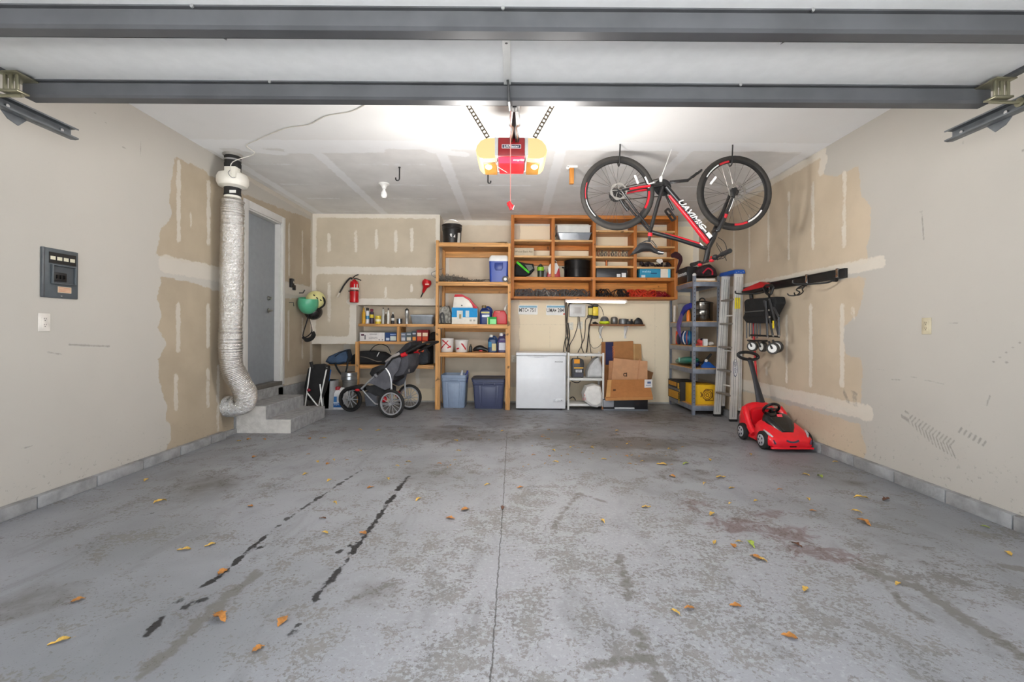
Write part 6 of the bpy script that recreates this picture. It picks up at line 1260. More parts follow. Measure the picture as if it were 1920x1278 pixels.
t = thing('foam_shoe', (2.63, 6.34, z), 'coral pink foam clog on the third steel shelf', 'shoe'); m = MB(); m.ell((2.63, 6.36, z + .05), (.05, .1, .05), 16, 8, R=None); m.box((2.585, 6.27, z), (2.675, 6.46, z + .02)); m.build('clog', P_((222, 84, 84)), t); m = MB(); m.ell((2.63, 6.33, z + .075), (.035, .06, .03), 12, 6); m.build('opening', P_((40, 34, 50)), t)
m = MB(); m.box((2.60, 6.20, z), (2.655, 6.25, z + .095)); tag(m.build('white_packet', C_((222, 222, 220)), bevel=.006), 'white paper packet in front of the coral clog', 'packet')
m = MB(); m.ell((2.715, 6.27, z + .03), (.045, .06, .03), 14, 8); tag(m.build('white_pad', cloth((206, 200, 192))), 'small white cloth bundle beside the white packet', 'cloth')
z = MSZ[3]
t = thing('swim_board', (2.50, 6.62, z), 'teal green oval swim board lying on the fourth steel shelf', 'board')
m = MB(); rings = []
for k in range(13):
    u = -1 + 2 * k / 12; wv = math.sqrt(max(0.02, 1 - u * u)); yy = 6.62 - .38 * u
    rings.append([Vector((2.53 + .10 * wv * math.cos(a), yy, z + .075 - u * -.035 + .055 * wv * math.sin(a))) for a in [2 * PI * j / 14 for j in range(14)]])
m.loft(rings); m.build('board', P_((24, 122, 108), .35), t)
text('V', .10, P_((150, 206, 190)), t, Matrix.Translation((2.4275, 6.64, z + .085)) @ Matrix.Rotation(PI / 2, 4, 'X') @ Matrix.Rotation(-PI / 2, 4, 'Y'), name='logo_print', ext=.004)
t = thing('swim_fin', (2.68, 6.3, z), 'blue swim fin with a black strap on the fourth steel shelf', 'swim fin')
m = MB(); m.loft([[Vector(p) for p in ((2.58, 6.22, z), (2.79, 6.22, z), (2.79, 6.27, z + .01), (2.58, 6.27, z + .01))], [Vector(p) for p in ((2.63, 6.24, z + .08), (2.70, 6.24, z + .08), (2.70, 6.30, z + .09), (2.63, 6.30, z + .09))]]); m.build('blade', P_((30, 82, 160)), t, bevel=.006)
for a, b in (((2.60, 6.28, z + .04), (2.74, 6.28, z + .19)), ((2.57, 6.26, z + .07), (2.72, 6.27, z + .05))): m = MB(); m.tube([a, b], .017, 8); m.build('strap', M_black, t)
m = MB(); m.cyl((2.65, 6.25, z + .10), (2.65, 6.235, z + .10), .02, n=14); m.build('buckle', M_whitep, t)
m = MB(); m.ell((2.585, 6.42, z + .055), (.05, .07, .055), 14, 8); tag(m.build('swim_goggle_case', P_((30, 44, 96))), 'dark blue pouch between the swim board and fin', 'pouch')
z = MSZ[4]
Yl = (232, 180, 22)
t = thing('tool_carton', (2.62, 6.40, z), 'yellow tool carton with a machine drawing on the bottom steel shelf', 'box')
m = MB(); m.box((2.475, 6.22, z), (2.775, 6.52, z + .27)); o = m.build('box_body', C_(Yl), t, bevel=.003)
qd = Vector((2.66, 6.218, z + .13)); Dk = C_((120, 80, 16))
for pts, r_ in ((arc(qd, .065, 0, 2 * PI, 24), .006), (arc(qd, .045, 0, 2 * PI, 20), .005), (arc(qd, .02, 0, 2 * PI, 14), .006), ([qd + Vector((-.05, 0, .05)), qd + Vector((-.02, 0, .08)), qd + Vector((.07, 0, .07)), qd + Vector((.075, 0, -.03)), qd + Vector((.085, 0, -.07)), qd + Vector((-.03, 0, -.075))], .007), ([qd + Vector((-.09, 0, .04)), qd + Vector((-.075, 0, .0)), qd + Vector((-.09, 0, -.03))], .008)):
    m = MB(); m.tube(pts, r_, 6, flat=.2); m.build('drawing_line', Dk, o)
t = thing('tool_carton', (2.52, 6.76, z), 'black and yellow tool carton behind, its long side facing the floor', 'box')
m = MB(); m.box((2.405, 6.53, z), (2.70, 7.04, z + .27)); o = m.build('box_body', C_((42, 40, 40)), t, bevel=.003)
for (ya, yb, za, zb_, c) in ((6.62, 7.02, .01, .12, (206, 150, 50)), (6.68, 7.02, .19, .25, (200, 140, 44)), (6.58, 6.64, .17, .25, (214, 166, 60)), (6.54, 7.04, .13, .165, (110, 108, 108))): m = MB(); m.box((2.4038, ya, z + za), (2.4052, yb, z + zb_)); m.build('print_panel', C_(c), o)
text('DEWALT', .06, C_((236, 190, 30)), o, Matrix.Translation((2.4035, 6.575, z + .08)) @ Matrix.Rotation(PI / 2, 4, 'X') @ Matrix.Rotation(-PI / 2, 4, 'Y') @ Matrix.Rotation(PI / 2, 4, 'Z'))
# ================================================================== bicycle hung upside down from the ceiling
BY = 4.27
bk = thing('bicycle', W(1262, 480, BY), 'black and red mountain bike hanging upside down from ceiling hooks', 'bicycle')
M_frm = mat('frame_black', (26, 25, 26), .3, var=.1, coat=.4); M_frd = mat('frame_red', (196, 26, 42), .3, var=.06, coat=.4)
M_tire = mat('tire_rubber', (44, 41, 38), .8, var=.2); M_rim = mat('rim_black', (28, 27, 27), .35); M_sp = mat('spoke_steel', (120, 116, 112), .3, .9)
def B(x, y, dy=0.0): return W(x, y, BY) + Vector((0, dy, 0))
def frtube(name, pts, r, mt, par=bk, n=12): m = MB(); m.tube([B(*p) for p in pts], r, n); return m.build(name, mt, par)
def bwheel(cx, cy, R, decals, refl, rear):
    c = B(cx, cy); ro = R; rt = .024
    w = None
    m = MB(); m.tube(arc(c, ro - rt, 0, 2 * PI * 47 / 48, 48), rt, 12, closed=True); w = m.build('wheel', M_tire, bk); tag(w, 'knobbly black tyre on a black rim with red and white decals')
    m = MB(); m.lathe([(ro - .046, -.012), (ro - .040, -.014), (ro - .062, -.011), (ro - .068, 0), (ro - .062, .011), (ro - .040, .014)], c, axis=(0, 1, 0), n=56, ring=True); m.build('rim', M_rim, w)
    for (a0, a1, mt, r0, r1) in decals:
        m = MB(); n_ = 10; P = []
        for k in range(n_ + 1): a = a0 + (a1 - a0) * k / n_; P.append((c + Vector((r0 * math.cos(a), -.0150, r0 * math.sin(a))), c + Vector((r1 * math.cos(a), -.0128, r1 * math.sin(a)))))
        m.add([p for q in P for p in q], [(2 * k, 2 * k + 1, 2 * k + 3, 2 * k + 2) for k in range(n_)]); m.build('rim_decal', mt, w, fixn=False)
    m = MB(); m.cyl(c + Vector((0, -.05, 0)), c + Vector((0, .05, 0)), .016, n=14); m.cyl(c + Vector((0, -.034, 0)), c + Vector((0, -.030, 0)), .03, n=16); m.cyl(c + Vector((0, .030, 0)), c + Vector((0, .034, 0)), .03, n=16); m.build('hub', M_black, w)
    m = MB()
    for k in range(32):
        sd = -1 if k % 2 else 1; a = 2 * PI * (k + .5) / 32 + .1 * math.sin(k); h = a + (.9 if (k // 2) % 2 else -.9)
        m.tube([c + Vector((.028 * math.cos(h), sd * .032, .028 * math.sin(h))), c + Vector(((ro - .066) * math.cos(a), sd * .004, (ro - .066) * math.sin(a)))], .0014, 4, caps=False)
    s = m.build('spokes', M_sp, w); s['kind'] = 'stuff'
    m = MB(); nn = 30; vs = []; fs = []
    for k in range(nn):
        a = 2 * PI * k / nn; wv = .004 * math.sin(k * 2 * PI / 5)
        vs += [c + Vector(((.08 + wv) * math.cos(a), -.058, (.08 + wv) * math.sin(a))), c + Vector(((.06 - wv) * math.cos(a), -.058, (.06 - wv) * math.sin(a))), c + Vector(((.08 + wv) * math.cos(a), -.056, (.08 + wv) * math.sin(a))), c + Vector(((.06 - wv) * math.cos(a), -.056, (.06 - wv) * math.sin(a)))]
    for k in range(nn):
        i, j = 4 * k, 4 * ((k + 1) % nn); fs += [(i, i + 1, j + 1, j), (i + 2, j + 2, j + 3, i + 3), (i, j, j + 2, i + 2), (i + 1, i + 3, j + 3, j + 1)]
    m.add(vs, fs)
    for k in range(5): a = 2 * PI * k / 5; m.beam(c + Vector((.015 * math.cos(a), -.057, .015 * math.sin(a))), c + Vector((.062 * math.cos(a + .5), -.057, .062 * math.sin(a + .5))), .006, .002, up=(0, 1, 0))
    m.build('brake_rotor', mat('rotor_steel', (200, 196, 190), .25, 1.0), w)
    m = MB(); m.tube([B(*refl[0], -.01), B(*refl[1], -.01)], .011, 8, flat=.5); m.build('wheel_reflector', mat('reflector_white', (230, 230, 228), .2), w)
    if rear:
        for k in range(5): m = MB(); r_ = .056 - .008 * k; m.cyl(c + Vector((0, .060 + .008 * (4 - k), 0)), c + Vector((0, .064 + .008 * (4 - k), 0)), .030 + .009 * k, n=22); m.build('sprocket', mat('cassette_steel', (150, 142, 132), .3, .9) if k % 2 else M_black, w)
    return w, c
wt = mat('decal_white', (228, 228, 226), .4)
R1, R2 = .3485, .351
bwheel(1157.5, 362, R1, [(PI * .90, PI * 1.06, M_frd, R1 - .05, R1 - .036), (-PI * .16, PI * .02, M_frd, R1 - .064, R1 - .038), (PI * .05, PI * .17, wt, R1 - .062, R1 - .04), (PI * 1.07, PI * 1.26, wt, R1 - .05, R1 - .042)], ((1190, 329), (1196, 345)), True)
bwheel(1376.5, 362, R2, [(PI * .56, PI * .66, M_frd, R2 - .062, R2 - .036), (PI * .67, PI * .84, wt, R2 - .056, R2 - .042), (-PI * .50, -PI * .37, M_frd, R2 - .062, R2 - .036), (-PI * .36, -PI * .18, wt, R2 - .06, R2 - .04)], ((1331, 346), (1342, 332)), False)
# frame
fr = frtube('down_tube', [(1249, 350), (1262, 366), (1331, 447)], .025, M_frm)
m = MB(); m.tube([B(1255, 366), B(1290, 408), B(1323, 450), B(1328, 455)], [.014, .02, .024, .018], 12); m.build('red_flank', M_frd, fr)
d = (B(1331, 447) - B(1262, 366)).normalized(); upv = Vector((0, -1, 0)).cross(d); upv = upv if upv.x > 0 else -upv
R3 = Matrix((d, upv, d.cross(upv))).transposed().to_4x4()
text('UAVIMIC', .07, wt, fr, Matrix.Translation(B(1294, 402, -.0252)) @ R3, sx=1.25, bold=.02, shear=.35, ext=.001, name='frame_lettering')
m = MB(); m.beam(B(1324, 437.5, -.0245), B(1331, 446, -.0245), .004, .036, up=upv); m.build('white_patch', wt, fr)
m = MB(); m.beam(B(1305, 415.5, -.0252), B(1322, 435.5, -.0252), .002, .012, up=upv); m.build('white_stripe', wt, fr)
tt = frtube('top_tube', [(1221, 435), (1270, 448), (1327, 466)], .021, M_frm)
m = MB(); m.tube([B(1240, 437), B(1275, 447), B(1312, 458)], [.010, .018, .017], 12); m.build('red_flank', M_frd, tt)
m = MB(); m.beam(B(1311, 456.5, -.018), B(1319, 464, -.018), .003, .012, up=upv); m.build('white_stripe', wt, tt)
frtube('seat_tube', [(1243, 350), (1232, 386), (1219, 434)], .018, M_frm)
frtube('head_tube', [(1341, 437), (1336, 450), (1329, 463), (1326, 473)], .024, M_frm)
for s in (-1, 1):
    q = lambda x, y, dd: B(x, y, s * dd)
    m = MB(); m.tube([q(1219, 432, .03), q(1190, 397, .045), q(1163, 362, .062)], .010, 10); m.build('seat_stay', M_frm, bk)
    m = MB(); m.tube([q(1240, 347, .03), q(1212, 350, .05), q(1163, 360, .062)], .011, 10); cs_ = m.build('chain_stay', M_frm, bk)
    m = MB(); m.tube([q(1216, 351.5, .052), q(1195, 354.5, .056), q(1177, 358, .06)], .0118, 10); m.build('red_flank', M_frd, cs_)
    m = MB(); m.beam(q(1212, 349, .062), q(1224, 345, .05), .004, .010); m.build('white_stripe', wt, cs_)
    m = MB(); m.tube([q(1342, 434, .045), q(1347, 424, .055), q(1362, 392, .056), q(1374, 361, .056)], [.020, .022, .017, .014], 12); fk = m.build('fork_leg', M_frm, bk)
    m = MB(); m.tube([q(1353, 412, .058), q(1356, 405, .058)], .0185, 12); m.build('red_band', M_frd, fk)
    if s < 0: m = MB(); m.tube([q(1360, 400, .072), q(1366, 386, .070), q(1369, 376, .068)], .004, 6); m.build('white_stripe', wt, fk)
    # crank side
m = MB(); m.beam(B(1342, 433, -.055), B(1342, 433, .055), .045, .035); m.build('fork_crown', M_frm, bk, bevel=.01)
m = MB(); m.cyl(B(1372, 359, -.075), B(1372, 359, -.045), .018, n=14); m.box(B(1365, 372, -.08), B(1371, 357, -.055)); m.build('brake_caliper', M_black, bk, bevel=.004)
m = MB(); m.cyl(B(1247, 347, -.045), B(1247, 347, .05), .022, n=18); m.build('bottom_bracket', M_frm, bk)
for k, (r_, yy) in enumerate(((.082, .055), (.066, .048), (.05, .042))):
    m = MB(); m.lathe([(r_ * .72, yy - .0015), (r_, yy - .0015), (r_, yy + .0015), (r_ * .72, yy + .0015)], B(1246, 348), axis=(0, 1, 0), n=36, ring=True); m.build('chainring', M_black, bk)
m = MB(); m.cyl(B(1246, 348, .05), B(1246, 348, .058), .05, n=20); m.build('chain_guard', M_black, bk)
m = MB()
for a, b in (((1240, 331.5), (1160, 351)), ((1244, 364.5), (1165, 372))): m.tube([B(*a, .05), B(*b, .048)], .005, 5)
ch = m.build('chain', mat('chain_brown', (62, 54, 46), .4, .7), bk); ch['kind'] = 'stuff'
m = MB(); m.tube([B(1166, 372, .05), B(1173, 384, .05), B(1180, 392, .05)], [.014, .012, .016], 8); m.build('rear_derailleur', M_black, bk)
m = MB(); m.beam(B(1251, 346, -.07), B(1285, 343, -.075), .016, .028, up=(0, 0, 1)); m.build('crank_arm', M_frm, bk, bevel=.004)
m = MB(); m.beam(B(1249, 352, .075), B(1268, 390, .08), .016, .026, up=(0, 1, 0)); m.build('crank_arm', M_frm, bk, bevel=.004)
def pedal(a, b, dy, w=.09):
    A, Bp = B(*a, dy), B(*b, dy); d_ = (Bp - A).normalized(); m = MB()
    for yy in (0, -w if dy < 0 else w): m.beam(A + Vector((0, yy, 0)), Bp + Vector((0, yy, 0)), .016, .018, up=(0, 1, 0))
    for p in (A, Bp): m.beam(p, p + Vector((0, -w if dy < 0 else w, 0)), .014, .016)
    m.cyl((A + Bp) / 2, (A + Bp) / 2 + Vector((0, -w if dy < 0 else w, 0)), .012, n=10)
    o = m.build('pedal', M_black, bk); m = MB(); m.box((A + Bp) / 2 + Vector((-.012, dy * .02, -.006)) , (A + Bp) / 2 + Vector((.012, -.01 if dy < 0 else .01, .008))); m.build('pedal_reflector', mat('amber', (222, 140, 50), .3), o)
pedal((1284, 343), (1301, 331), -.085); pedal((1259, 386), (1273, 405), .09)
sp = frtube('seat_post', [(1219, 434), (1217, 452)], .014, M_frm)
m = MB(); m.cyl(B(1219.5, 437), B(1218.5, 443), .022, n=16); m.build('seat_clamp', M_frd, sp)
# saddle (upside down)
sh = [(1184, 475, .07), (1190, 466, .075), (1197, 457, .072), (1208, 454.5, .062), (1219, 456, .045), (1226, 464, .028), (1236, 469, .02), (1244, 471, .014)]
low = [(1184, 476), (1191, 476), (1199, 474), (1208, 471), (1218, 470.5), (1226, 473.5), (1236, 477), (1244, 476)]
rings = []
for (x, y, hw), (xl, yl) in zip(sh, low):
    a, b = B(x, y), B(xl, yl); mid = (a + b) / 2; hz = abs(a.z - b.z) / 2
    rings.append([Vector((mid.x, BY + hw * math.cos(t), mid.z + hz * math.sin(t) - (.012 * (abs(math.cos(t)) ** 3)))) for t in [2 * PI * k / 16 for k in range(16)]])
m = MB(); m.loft(rings); sd_ = m.build('saddle', mat('saddle_vinyl', (38, 38, 40), .5), bk)
m = MB(); m.tube([B(1232, 472.5, -.024), B(1243, 474.5, -.018)], .004, 6); m.build('saddle_label', wt, sd_)
for s in (-1, 1): m = MB(); m.tube([B(1196, 458, s * .03), B(1210, 452, s * .022), B(1222, 452, s * .022), B(1232, 464, s * .012)], .004, 6); m.build('saddle_rail', M_chrome, sd_)
# stem, bar, levers
st_ = frtube('stem', [(1327, 471), (1325, 481), (1323, 491)], .024, M_black)
hc = B(1323, 490)
m = MB(); bp = [hc + Vector((.035, -.40, .03)), hc + Vector((.025, -.22, .016)), hc + Vector((.012, -.06, 0)), hc, hc + Vector((.012, .06, 0)), hc + Vector((.01, .2, .012)), hc + Vector((.0, .34, .02))]
m.tube(spline(bp, 4), .013, 10); hb = m.build('handlebar', M_black, bk)
for s in (-1, 1):
    m = MB(); a = hc + (Vector((.037, -.405, .03)) if s < 0 else Vector((.002, .34, .02))); b = hc + (Vector((.027, -.27, .02)) if s < 0 else Vector((.006, .22, .014))); m.tube([a, b], .020, 12); m.build('grip', M_rubber, bk)
    m = MB(); p = hc + Vector((.01, s * .18, .01)); m.ell(p, (.028, .036, .026), 10, 6); m.tube(spline([p, p + Vector((.05, s * .02, .012)), p + Vector((.075, s * .07, .02)), p + Vector((.07, s * .13, .026))]), .007, 8); lv = m.build('brake_lever', M_black, bk)
    m = MB(); m.ell(p + Vector((-.01, -s * .05, -.022)), (.024, .028, .016), 10, 6); m.build('shifter', M_frd, lv)
m = MB(); m.cyl(hc + Vector((.03, -.05, .02)), hc + Vector((.045, -.05, .022)), .022, n=14); m.build('front_reflector', mat('reflector_red', (206, 40, 40), .25), bk)
for k, pts in enumerate(([(1342, 447), (1353, 455), (1358, 470), (1354, 484), (1340, 488)], [(1336, 458), (1345, 470), (1347, 482), (1338, 490)], [(1333, 462), (1341, 476), (1349, 486), (1352, 492)])):
    m = MB(); m.tube(spline([B(x, y, -.05 - .03 * k) for x, y in pts], 6), .003, 6); m.build('brake_cable', M_black, bk)
# helmet-like bag hung from the bars is part of what stands on the shelf; hooks and cord
for (x, lab) in ((1160.5, 'black ceiling hook holding the rear bike wheel'), (1369.5, 'black ceiling hook holding the front bike wheel')):
    X = W(x, 300, BY).x; zb = W(x, 307, BY).z; yq = BY - .042
    m = MB(); m.tube(spline([(X, yq, HH), (X, yq, HH - .03), (X - .004, yq, zb + .03), (X - .002, yq + .012, zb - .014), (X, BY + .012, zb - .018), (X, BY + .04, zb + .012), (X, BY + .042, zb + .03)], 6), .0065, 8)
    tag(m.build('bike_hook', M_black), lab, 'hook')
t = thing('tie_cord', ceil_at(1259, 280), 'white cord tying the bike cranks up to the ceiling', 'cord')
q = ceil_at(1259, 280); e = B(1236, 337, -.05); m = MB(); m.tube([q, q.lerp(e, .5) + Vector((0, 0, -.005)), e], .004, 6); m.build('cord', M_whitep, t)
m = MB(); m.tube([e + Vector((.006, 0, .02)), e, e - Vector((0, 0, .035))], [.006, .016, .012], 10); m.build('knob', M_whitep, t)
t = poly_bag('harness_bag', 'dark red and black climbing harness heaped under the bicycle bars on the shelf', 'harness', [(1298, 520), (1302, 508), (1312, 499), (1326, 496), (1337, 505), (1342, 519)], 6.30, 6.52, MSZ[0] + .0, mat('harness_fabric', (44, 30, 34), .8, var=.7, scale=22, bump=.6))
m = MB(); m.tube(spline([W(1318, 512, 6.29), W(1327, 503, 6.28), W(1335, 507, 6.28), W(1336, 515, 6.29)]), .012, 6); m.build('red_strap', cloth((170, 26, 50)), t)
# ================================================================== jogging stroller
SO = Vector((-1.51, 6.145, 0)); SF = Vector((-.986, .166, 0)).normalized(); SS = Vector((-SF.y, SF.x, 0)); SS = -SS if SS.y > 0 else SS
def S(x, y, b):
    a_, b_ = rayn(x, y); d = Vector((a_, 1, -b_)); c0 = Vector((0, 0, HC)); p0 = SO + SS * b; t = (p0 - c0).dot(SS) / d.dot(SS); return c0 + d * t
js = thing('jogging_stroller', SO, 'grey three-wheeled jogging stroller with red accents parked below the shelves', 'stroller')
M_sg = cloth((92, 92, 98)); M_sd = cloth((40, 40, 44)); M_sl = cloth((150, 142, 138)); M_acc = P_((206, 28, 40)); M_tub = mat('silver_tube', (200, 202, 206), .3, .7)
def swheel(c, r, b, red):
    c = Vector(c)
    m = MB(); m.tube(arc(c, r - .019, 0, 2 * PI * 35 / 36, 36, u=tuple(SF)), .019, 10, closed=True); w = m.build('wheel', M_rubber, js)
    m = MB(); m.lathe([(r - .036, -.012), (r - .052, -.012), (r - .052, .012), (r - .036, .012)], c, axis=SS, n=36, ring=True); m.build('rim', M_tub if red else M_black, w)
    m = MB(); m.cyl(c - SS * .035, c + SS * .035, .02, n=14); m.build('hub', M_tub, w)
    m = MB()
    for k in range(14 if red else 10): a = 2 * PI * k / (14 if red else 10); u = SF * math.cos(a) + Vector((0, 0, 1)) * math.sin(a); m.tube([c + u * .015 + SS * .012 * (1 if k % 2 else -1), c + u * (r - .05)], .0045 if red else .007, 5)
    q = m.build('spokes', M_tub, w); q['kind'] = 'stuff'
    return w
RWr = .182; n_ = SO + SS * .30 + Vector((0, 0, RWr)); f_ = SO - SS * .30 + Vector((0, 0, RWr)); fw = SO + SF * .735 + Vector((0, 0, .172))
swheel(n_, RWr, .3, True); swheel(f_, RWr, -.3, True); swheel(fw, .172, 0, False)
m = MB(); m.cyl(n_, f_, .012, n=10); m.build('rear_axle', M_tub, js)
for b in (.22, -.22):
    o_ = lambda x, y: S(x, y, .22) + SS * (b - .22)
    m = MB(); m.tube([o_(677.5, 729), o_(699, 707.5), o_(705, 704)], .013, 10); m.build('front_tube', M_tub, js)
    m = MB(); m.tube([o_(705, 704), o_(722, 690), o_(736, 672), o_(753, 666), o_(773, 655)], .014, 10); m.build('side_tube', M_black, js)
    m = MB(); m.tube(spline([o_(723, 690), o_(729, 699), o_(733, 712), o_(734, 730), o_(735, 752)]), .014, 10); m.build('upright_tube', M_tub, js)
    m = MB(); m.tube([o_(680, 731), o_(692, 745), o_(704, 757), o_(732, 759)], .009, 8); m.build('lower_tube', M_tub, js)
    m = MB(); m.ell(o_(705, 704), (.03, .02, .03), 12, 8); m.build('fold_joint', P_((120, 120, 124)), js)
    m = MB(); m.tube([o_(753, 666), o_(762, 663)], .028, 10); m.build('red_lock', M_acc, js)
    m = MB(); m.tube([o_(773, 655), o_(786, 648), o_(800, 642)], [.016, .018, .016], 10); m.build('handle_arm', M_black, js)
    q = o_(733, 748) if b > 0 else o_(733, 748); m = MB(); m.ell(q + SF * .10 + Vector((0, 0, .0)), (.04, .03, .045), 10, 8); m.build('brake_guard', M_acc, js)
a = S(800, 642, .22); m = MB(); m.tube([a, a - SS * .44], .017, 10); m.build('handlebar', M_rubber, js)
def fab(name, pts, b0, b1, mt, bev=.012):
    P = [S(x, y, b0) for x, y in pts]; m = MB(); m.prism(P, SS * (b1 - b0)); return m.build(name, mt, js, bevel=bev)
for b0, b1 in ((.225, .20), (-.20, -.225)):
    pts = [S(x, y, .225) + SS * (b0 - .225) for x, y in [(705, 704), (721, 688), (724, 678), (745, 668), (752, 672), (746, 695), (738, 704), (733, 726), (722, 731), (704, 722), (688, 717)]]
    m = MB(); m.prism(pts, SS * (b1 - b0)); m.build('side_panel', M_sg, js)
fab('backrest', [(742, 668), (752, 664), (766, 664), (765, 688), (756, 702), (742, 706), (735, 700)], .19, -.19, cloth((74, 74, 80)))
fab('canopy', [(721, 679), (732, 668), (748, 657), (760, 644), (769, 640), (771, 647), (764, 655), (752, 663), (738, 673), (724, 680)], .21, -.21, M_sd)
fab('canopy_trim', [(721, 677), (736, 665), (748, 660), (750, 664), (738, 671), (724, 680)], .218, .212, M_sl, .004)
fab('seat_pad', [(700, 707), (716, 694), (734, 700), (738, 712), (722, 722), (704, 718)], .19, -.19, cloth((58, 58, 62)))
fab('parcel_basket', [(684, 725), (706, 721), (722, 730), (722, 742), (703, 742), (690, 735)], .18, -.18, cloth((48, 48, 50)))
fab('snack_tray', [(692, 700), (697, 690), (712, 684), (722, 686), (718, 694), (706, 700), (698, 708)], .17, -.17, P_((34, 34, 36)))
fab('front_bumper', [(654, 724), (668, 722), (682, 725), (682, 733), (668, 733), (657, 729)], .09, -.09, P_((32, 28, 30)))
m = MB(); m.ell(S(670, 731, .095), (.035, .02, .018), 10, 6); m.build('bumper_reflector', M_acc, js)
for b in (.05, -.05): p = fw + SS * b; m = MB(); m.tube([p, p + SF * -.02 + Vector((0, 0, .12)), S(676, 729, .0) + SS * b], .010, 8); m.build('front_fork', M_tub, js)
m = MB(); m.tube([S(766, 684, .1), S(767, 697, .1)], .006, 6); m.build('dangling_strap', M_sl, js)

# ================================================================== toy push car
CX, CHW = 2.63, .205
pc_ = thing('toy_push_car', (CX, 4.6, 0), 'red toy push car with a black hood and tall push handle', 'toy car')
M_cr = P_((226, 22, 38), .3, coat=.3); M_cb = P_((18, 18, 20), .25, coat=.4); M_sil = mat('sticker_silver', (196, 196, 200), .35, .4)
def csec(Y, z0, z1, hw, e=.55, sh=0.0):
    P = []
    for k in range(24):
        a = 2 * PI * k / 24; c, s = math.cos(a), math.sin(a)
        P.append(Vector((CX + hw * math.copysign(abs(c) ** e, c) * (1 - sh * max(0, s)), Y, (z0 + z1) / 2 + (z1 - z0) / 2 * math.copysign(abs(s) ** e, s))))
    return P
m = MB(); m.loft([csec(4.265, .05, .10, .15), csec(4.275, .035, .125, .185), csec(4.31, .03, .15, .21), csec(4.36, .03, .185, .215, sh=.04), csec(4.43, .03, .225, .215, sh=.08), csec(4.50, .03, .255, .21, sh=.10), csec(4.56, .03, .265, .205, sh=.12), csec(4.575, .03, .25, .20, sh=.14)]); nb = m.build('front_body', M_cr, pc_)
m = MB(); m.loft([csec(4.57, .03, .10, .19), csec(4.74, .03, .10, .185)]); m.build('floor_pan', M_cr, pc_)
m = MB(); m.loft([csec(4.72, .03, .17, .17), csec(4.75, .03, .30, .19, .6, .12), csec(4.80, .03, .36, .195, .6, .16), csec(4.86, .03, .385, .195, .6, .2), csec(4.92, .05, .37, .18, .6, .2), csec(4.96, .08, .30, .14, .6, .2)]); rb_ = m.build('rear_body', M_cr, pc_)
m = MB(); m.loft([csec(4.775, .17, .345, .145, .6), csec(4.72, .18, .33, .15, .6)]); m.build('seat_back', P_((206, 18, 32), .35), rb_)
m = MB(); m.box((CX - .13, 4.60, .15), (CX + .13, 4.78, .18)); m.build('seat', M_cr, pc_, bevel=.01)
for s in (-1, 1): m = MB(); m.tube(spline([(CX + s * .18, 4.80, .33), (CX + s * .195, 4.73, .26), (CX + s * .19, 4.67, .16), (CX + s * .185, 4.60, .10)]), [.035] * 6 + [.03] * 6 + [.035] * 7, 10); m.build('arm_rest', M_cr, pc_)
hood = [csec(4.345, .12, .188, .06, .7), csec(4.40, .14, .235, .10, .7), csec(4.47, .16, .285, .135, .7), csec(4.54, .18, .322, .14, .7), csec(4.585, .20, .325, .115, .7), csec(4.60, .22, .31, .09, .7)]
m = MB(); m.loft(hood); hd = m.build('hood', M_cb, pc_)
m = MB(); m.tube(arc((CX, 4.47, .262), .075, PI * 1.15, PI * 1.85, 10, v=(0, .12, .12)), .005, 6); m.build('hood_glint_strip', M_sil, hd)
q = Vector((CX - .015, 4.60, .355)); tilt = Vector((0, .75, .66)).normalized(); vv = Vector((1, 0, 0)).cross(tilt)
m = MB(); m.tube(arc(q, .075, 0, 2 * PI * 23 / 24, 24, v=tuple(vv)), .014, 8, closed=True); sw_ = m.build('steering_wheel', M_cb, pc_)
m = MB(); m.tube([q - vv * .07, q, q - tilt * .06], .014, 8); m.beam(q - Vector((.07, 0, 0)), q + Vector((.07, 0, 0)), .02, .012); m.build('wheel_spokes', M_cb, sw_)
m = MB(); q2 = Vector((CX + .01, 4.50, .292)); m.prism([q2 + Vector((.034 * math.cos(a), -.004 - .012 * math.sin(a) * 0, .03 * math.sin(a))) + Vector((0, .02 * math.sin(a), 0)) for a in [PI / 4 + PI / 2 * k for k in range(4)]], (0, -.006, .004)); m.build('red_badge', P_((226, 70, 84)), hd)
for s in (-1, 1):
    m = MB(); m.tube([(CX + s * .20, 4.40, .185), (CX + s * .185, 4.345, .158), (CX + s * .165, 4.305, .135)], [.006, .014, .008], 8); m.build('headlight', M_sil, nb)
    m = MB(); m.tube([(CX + s * .178, 4.272, .118), (CX + s * .165, 4.262, .08)], [.004, .011], 6); m.build('fog_light', P_((70, 50, 70)), nb)
m = MB(); m.tube(arc((CX, 4.268, .135), .07, PI * 1.2, PI * 1.8, 8, v=(0, -.02, .55)), .010, 6); m.build('grille', P_((70, 70, 84)), nb)
m = MB(); m.box((CX - .03, 4.258, .052), (CX + .03, 4.27, .062)); m.build('lower_vent', M_cb, nb)
m = MB(); m.box((CX - .20, 4.262, .03), (CX + .20, 4.29, .05)); m.build('bumper_lip', M_cr, nb, bevel=.008)
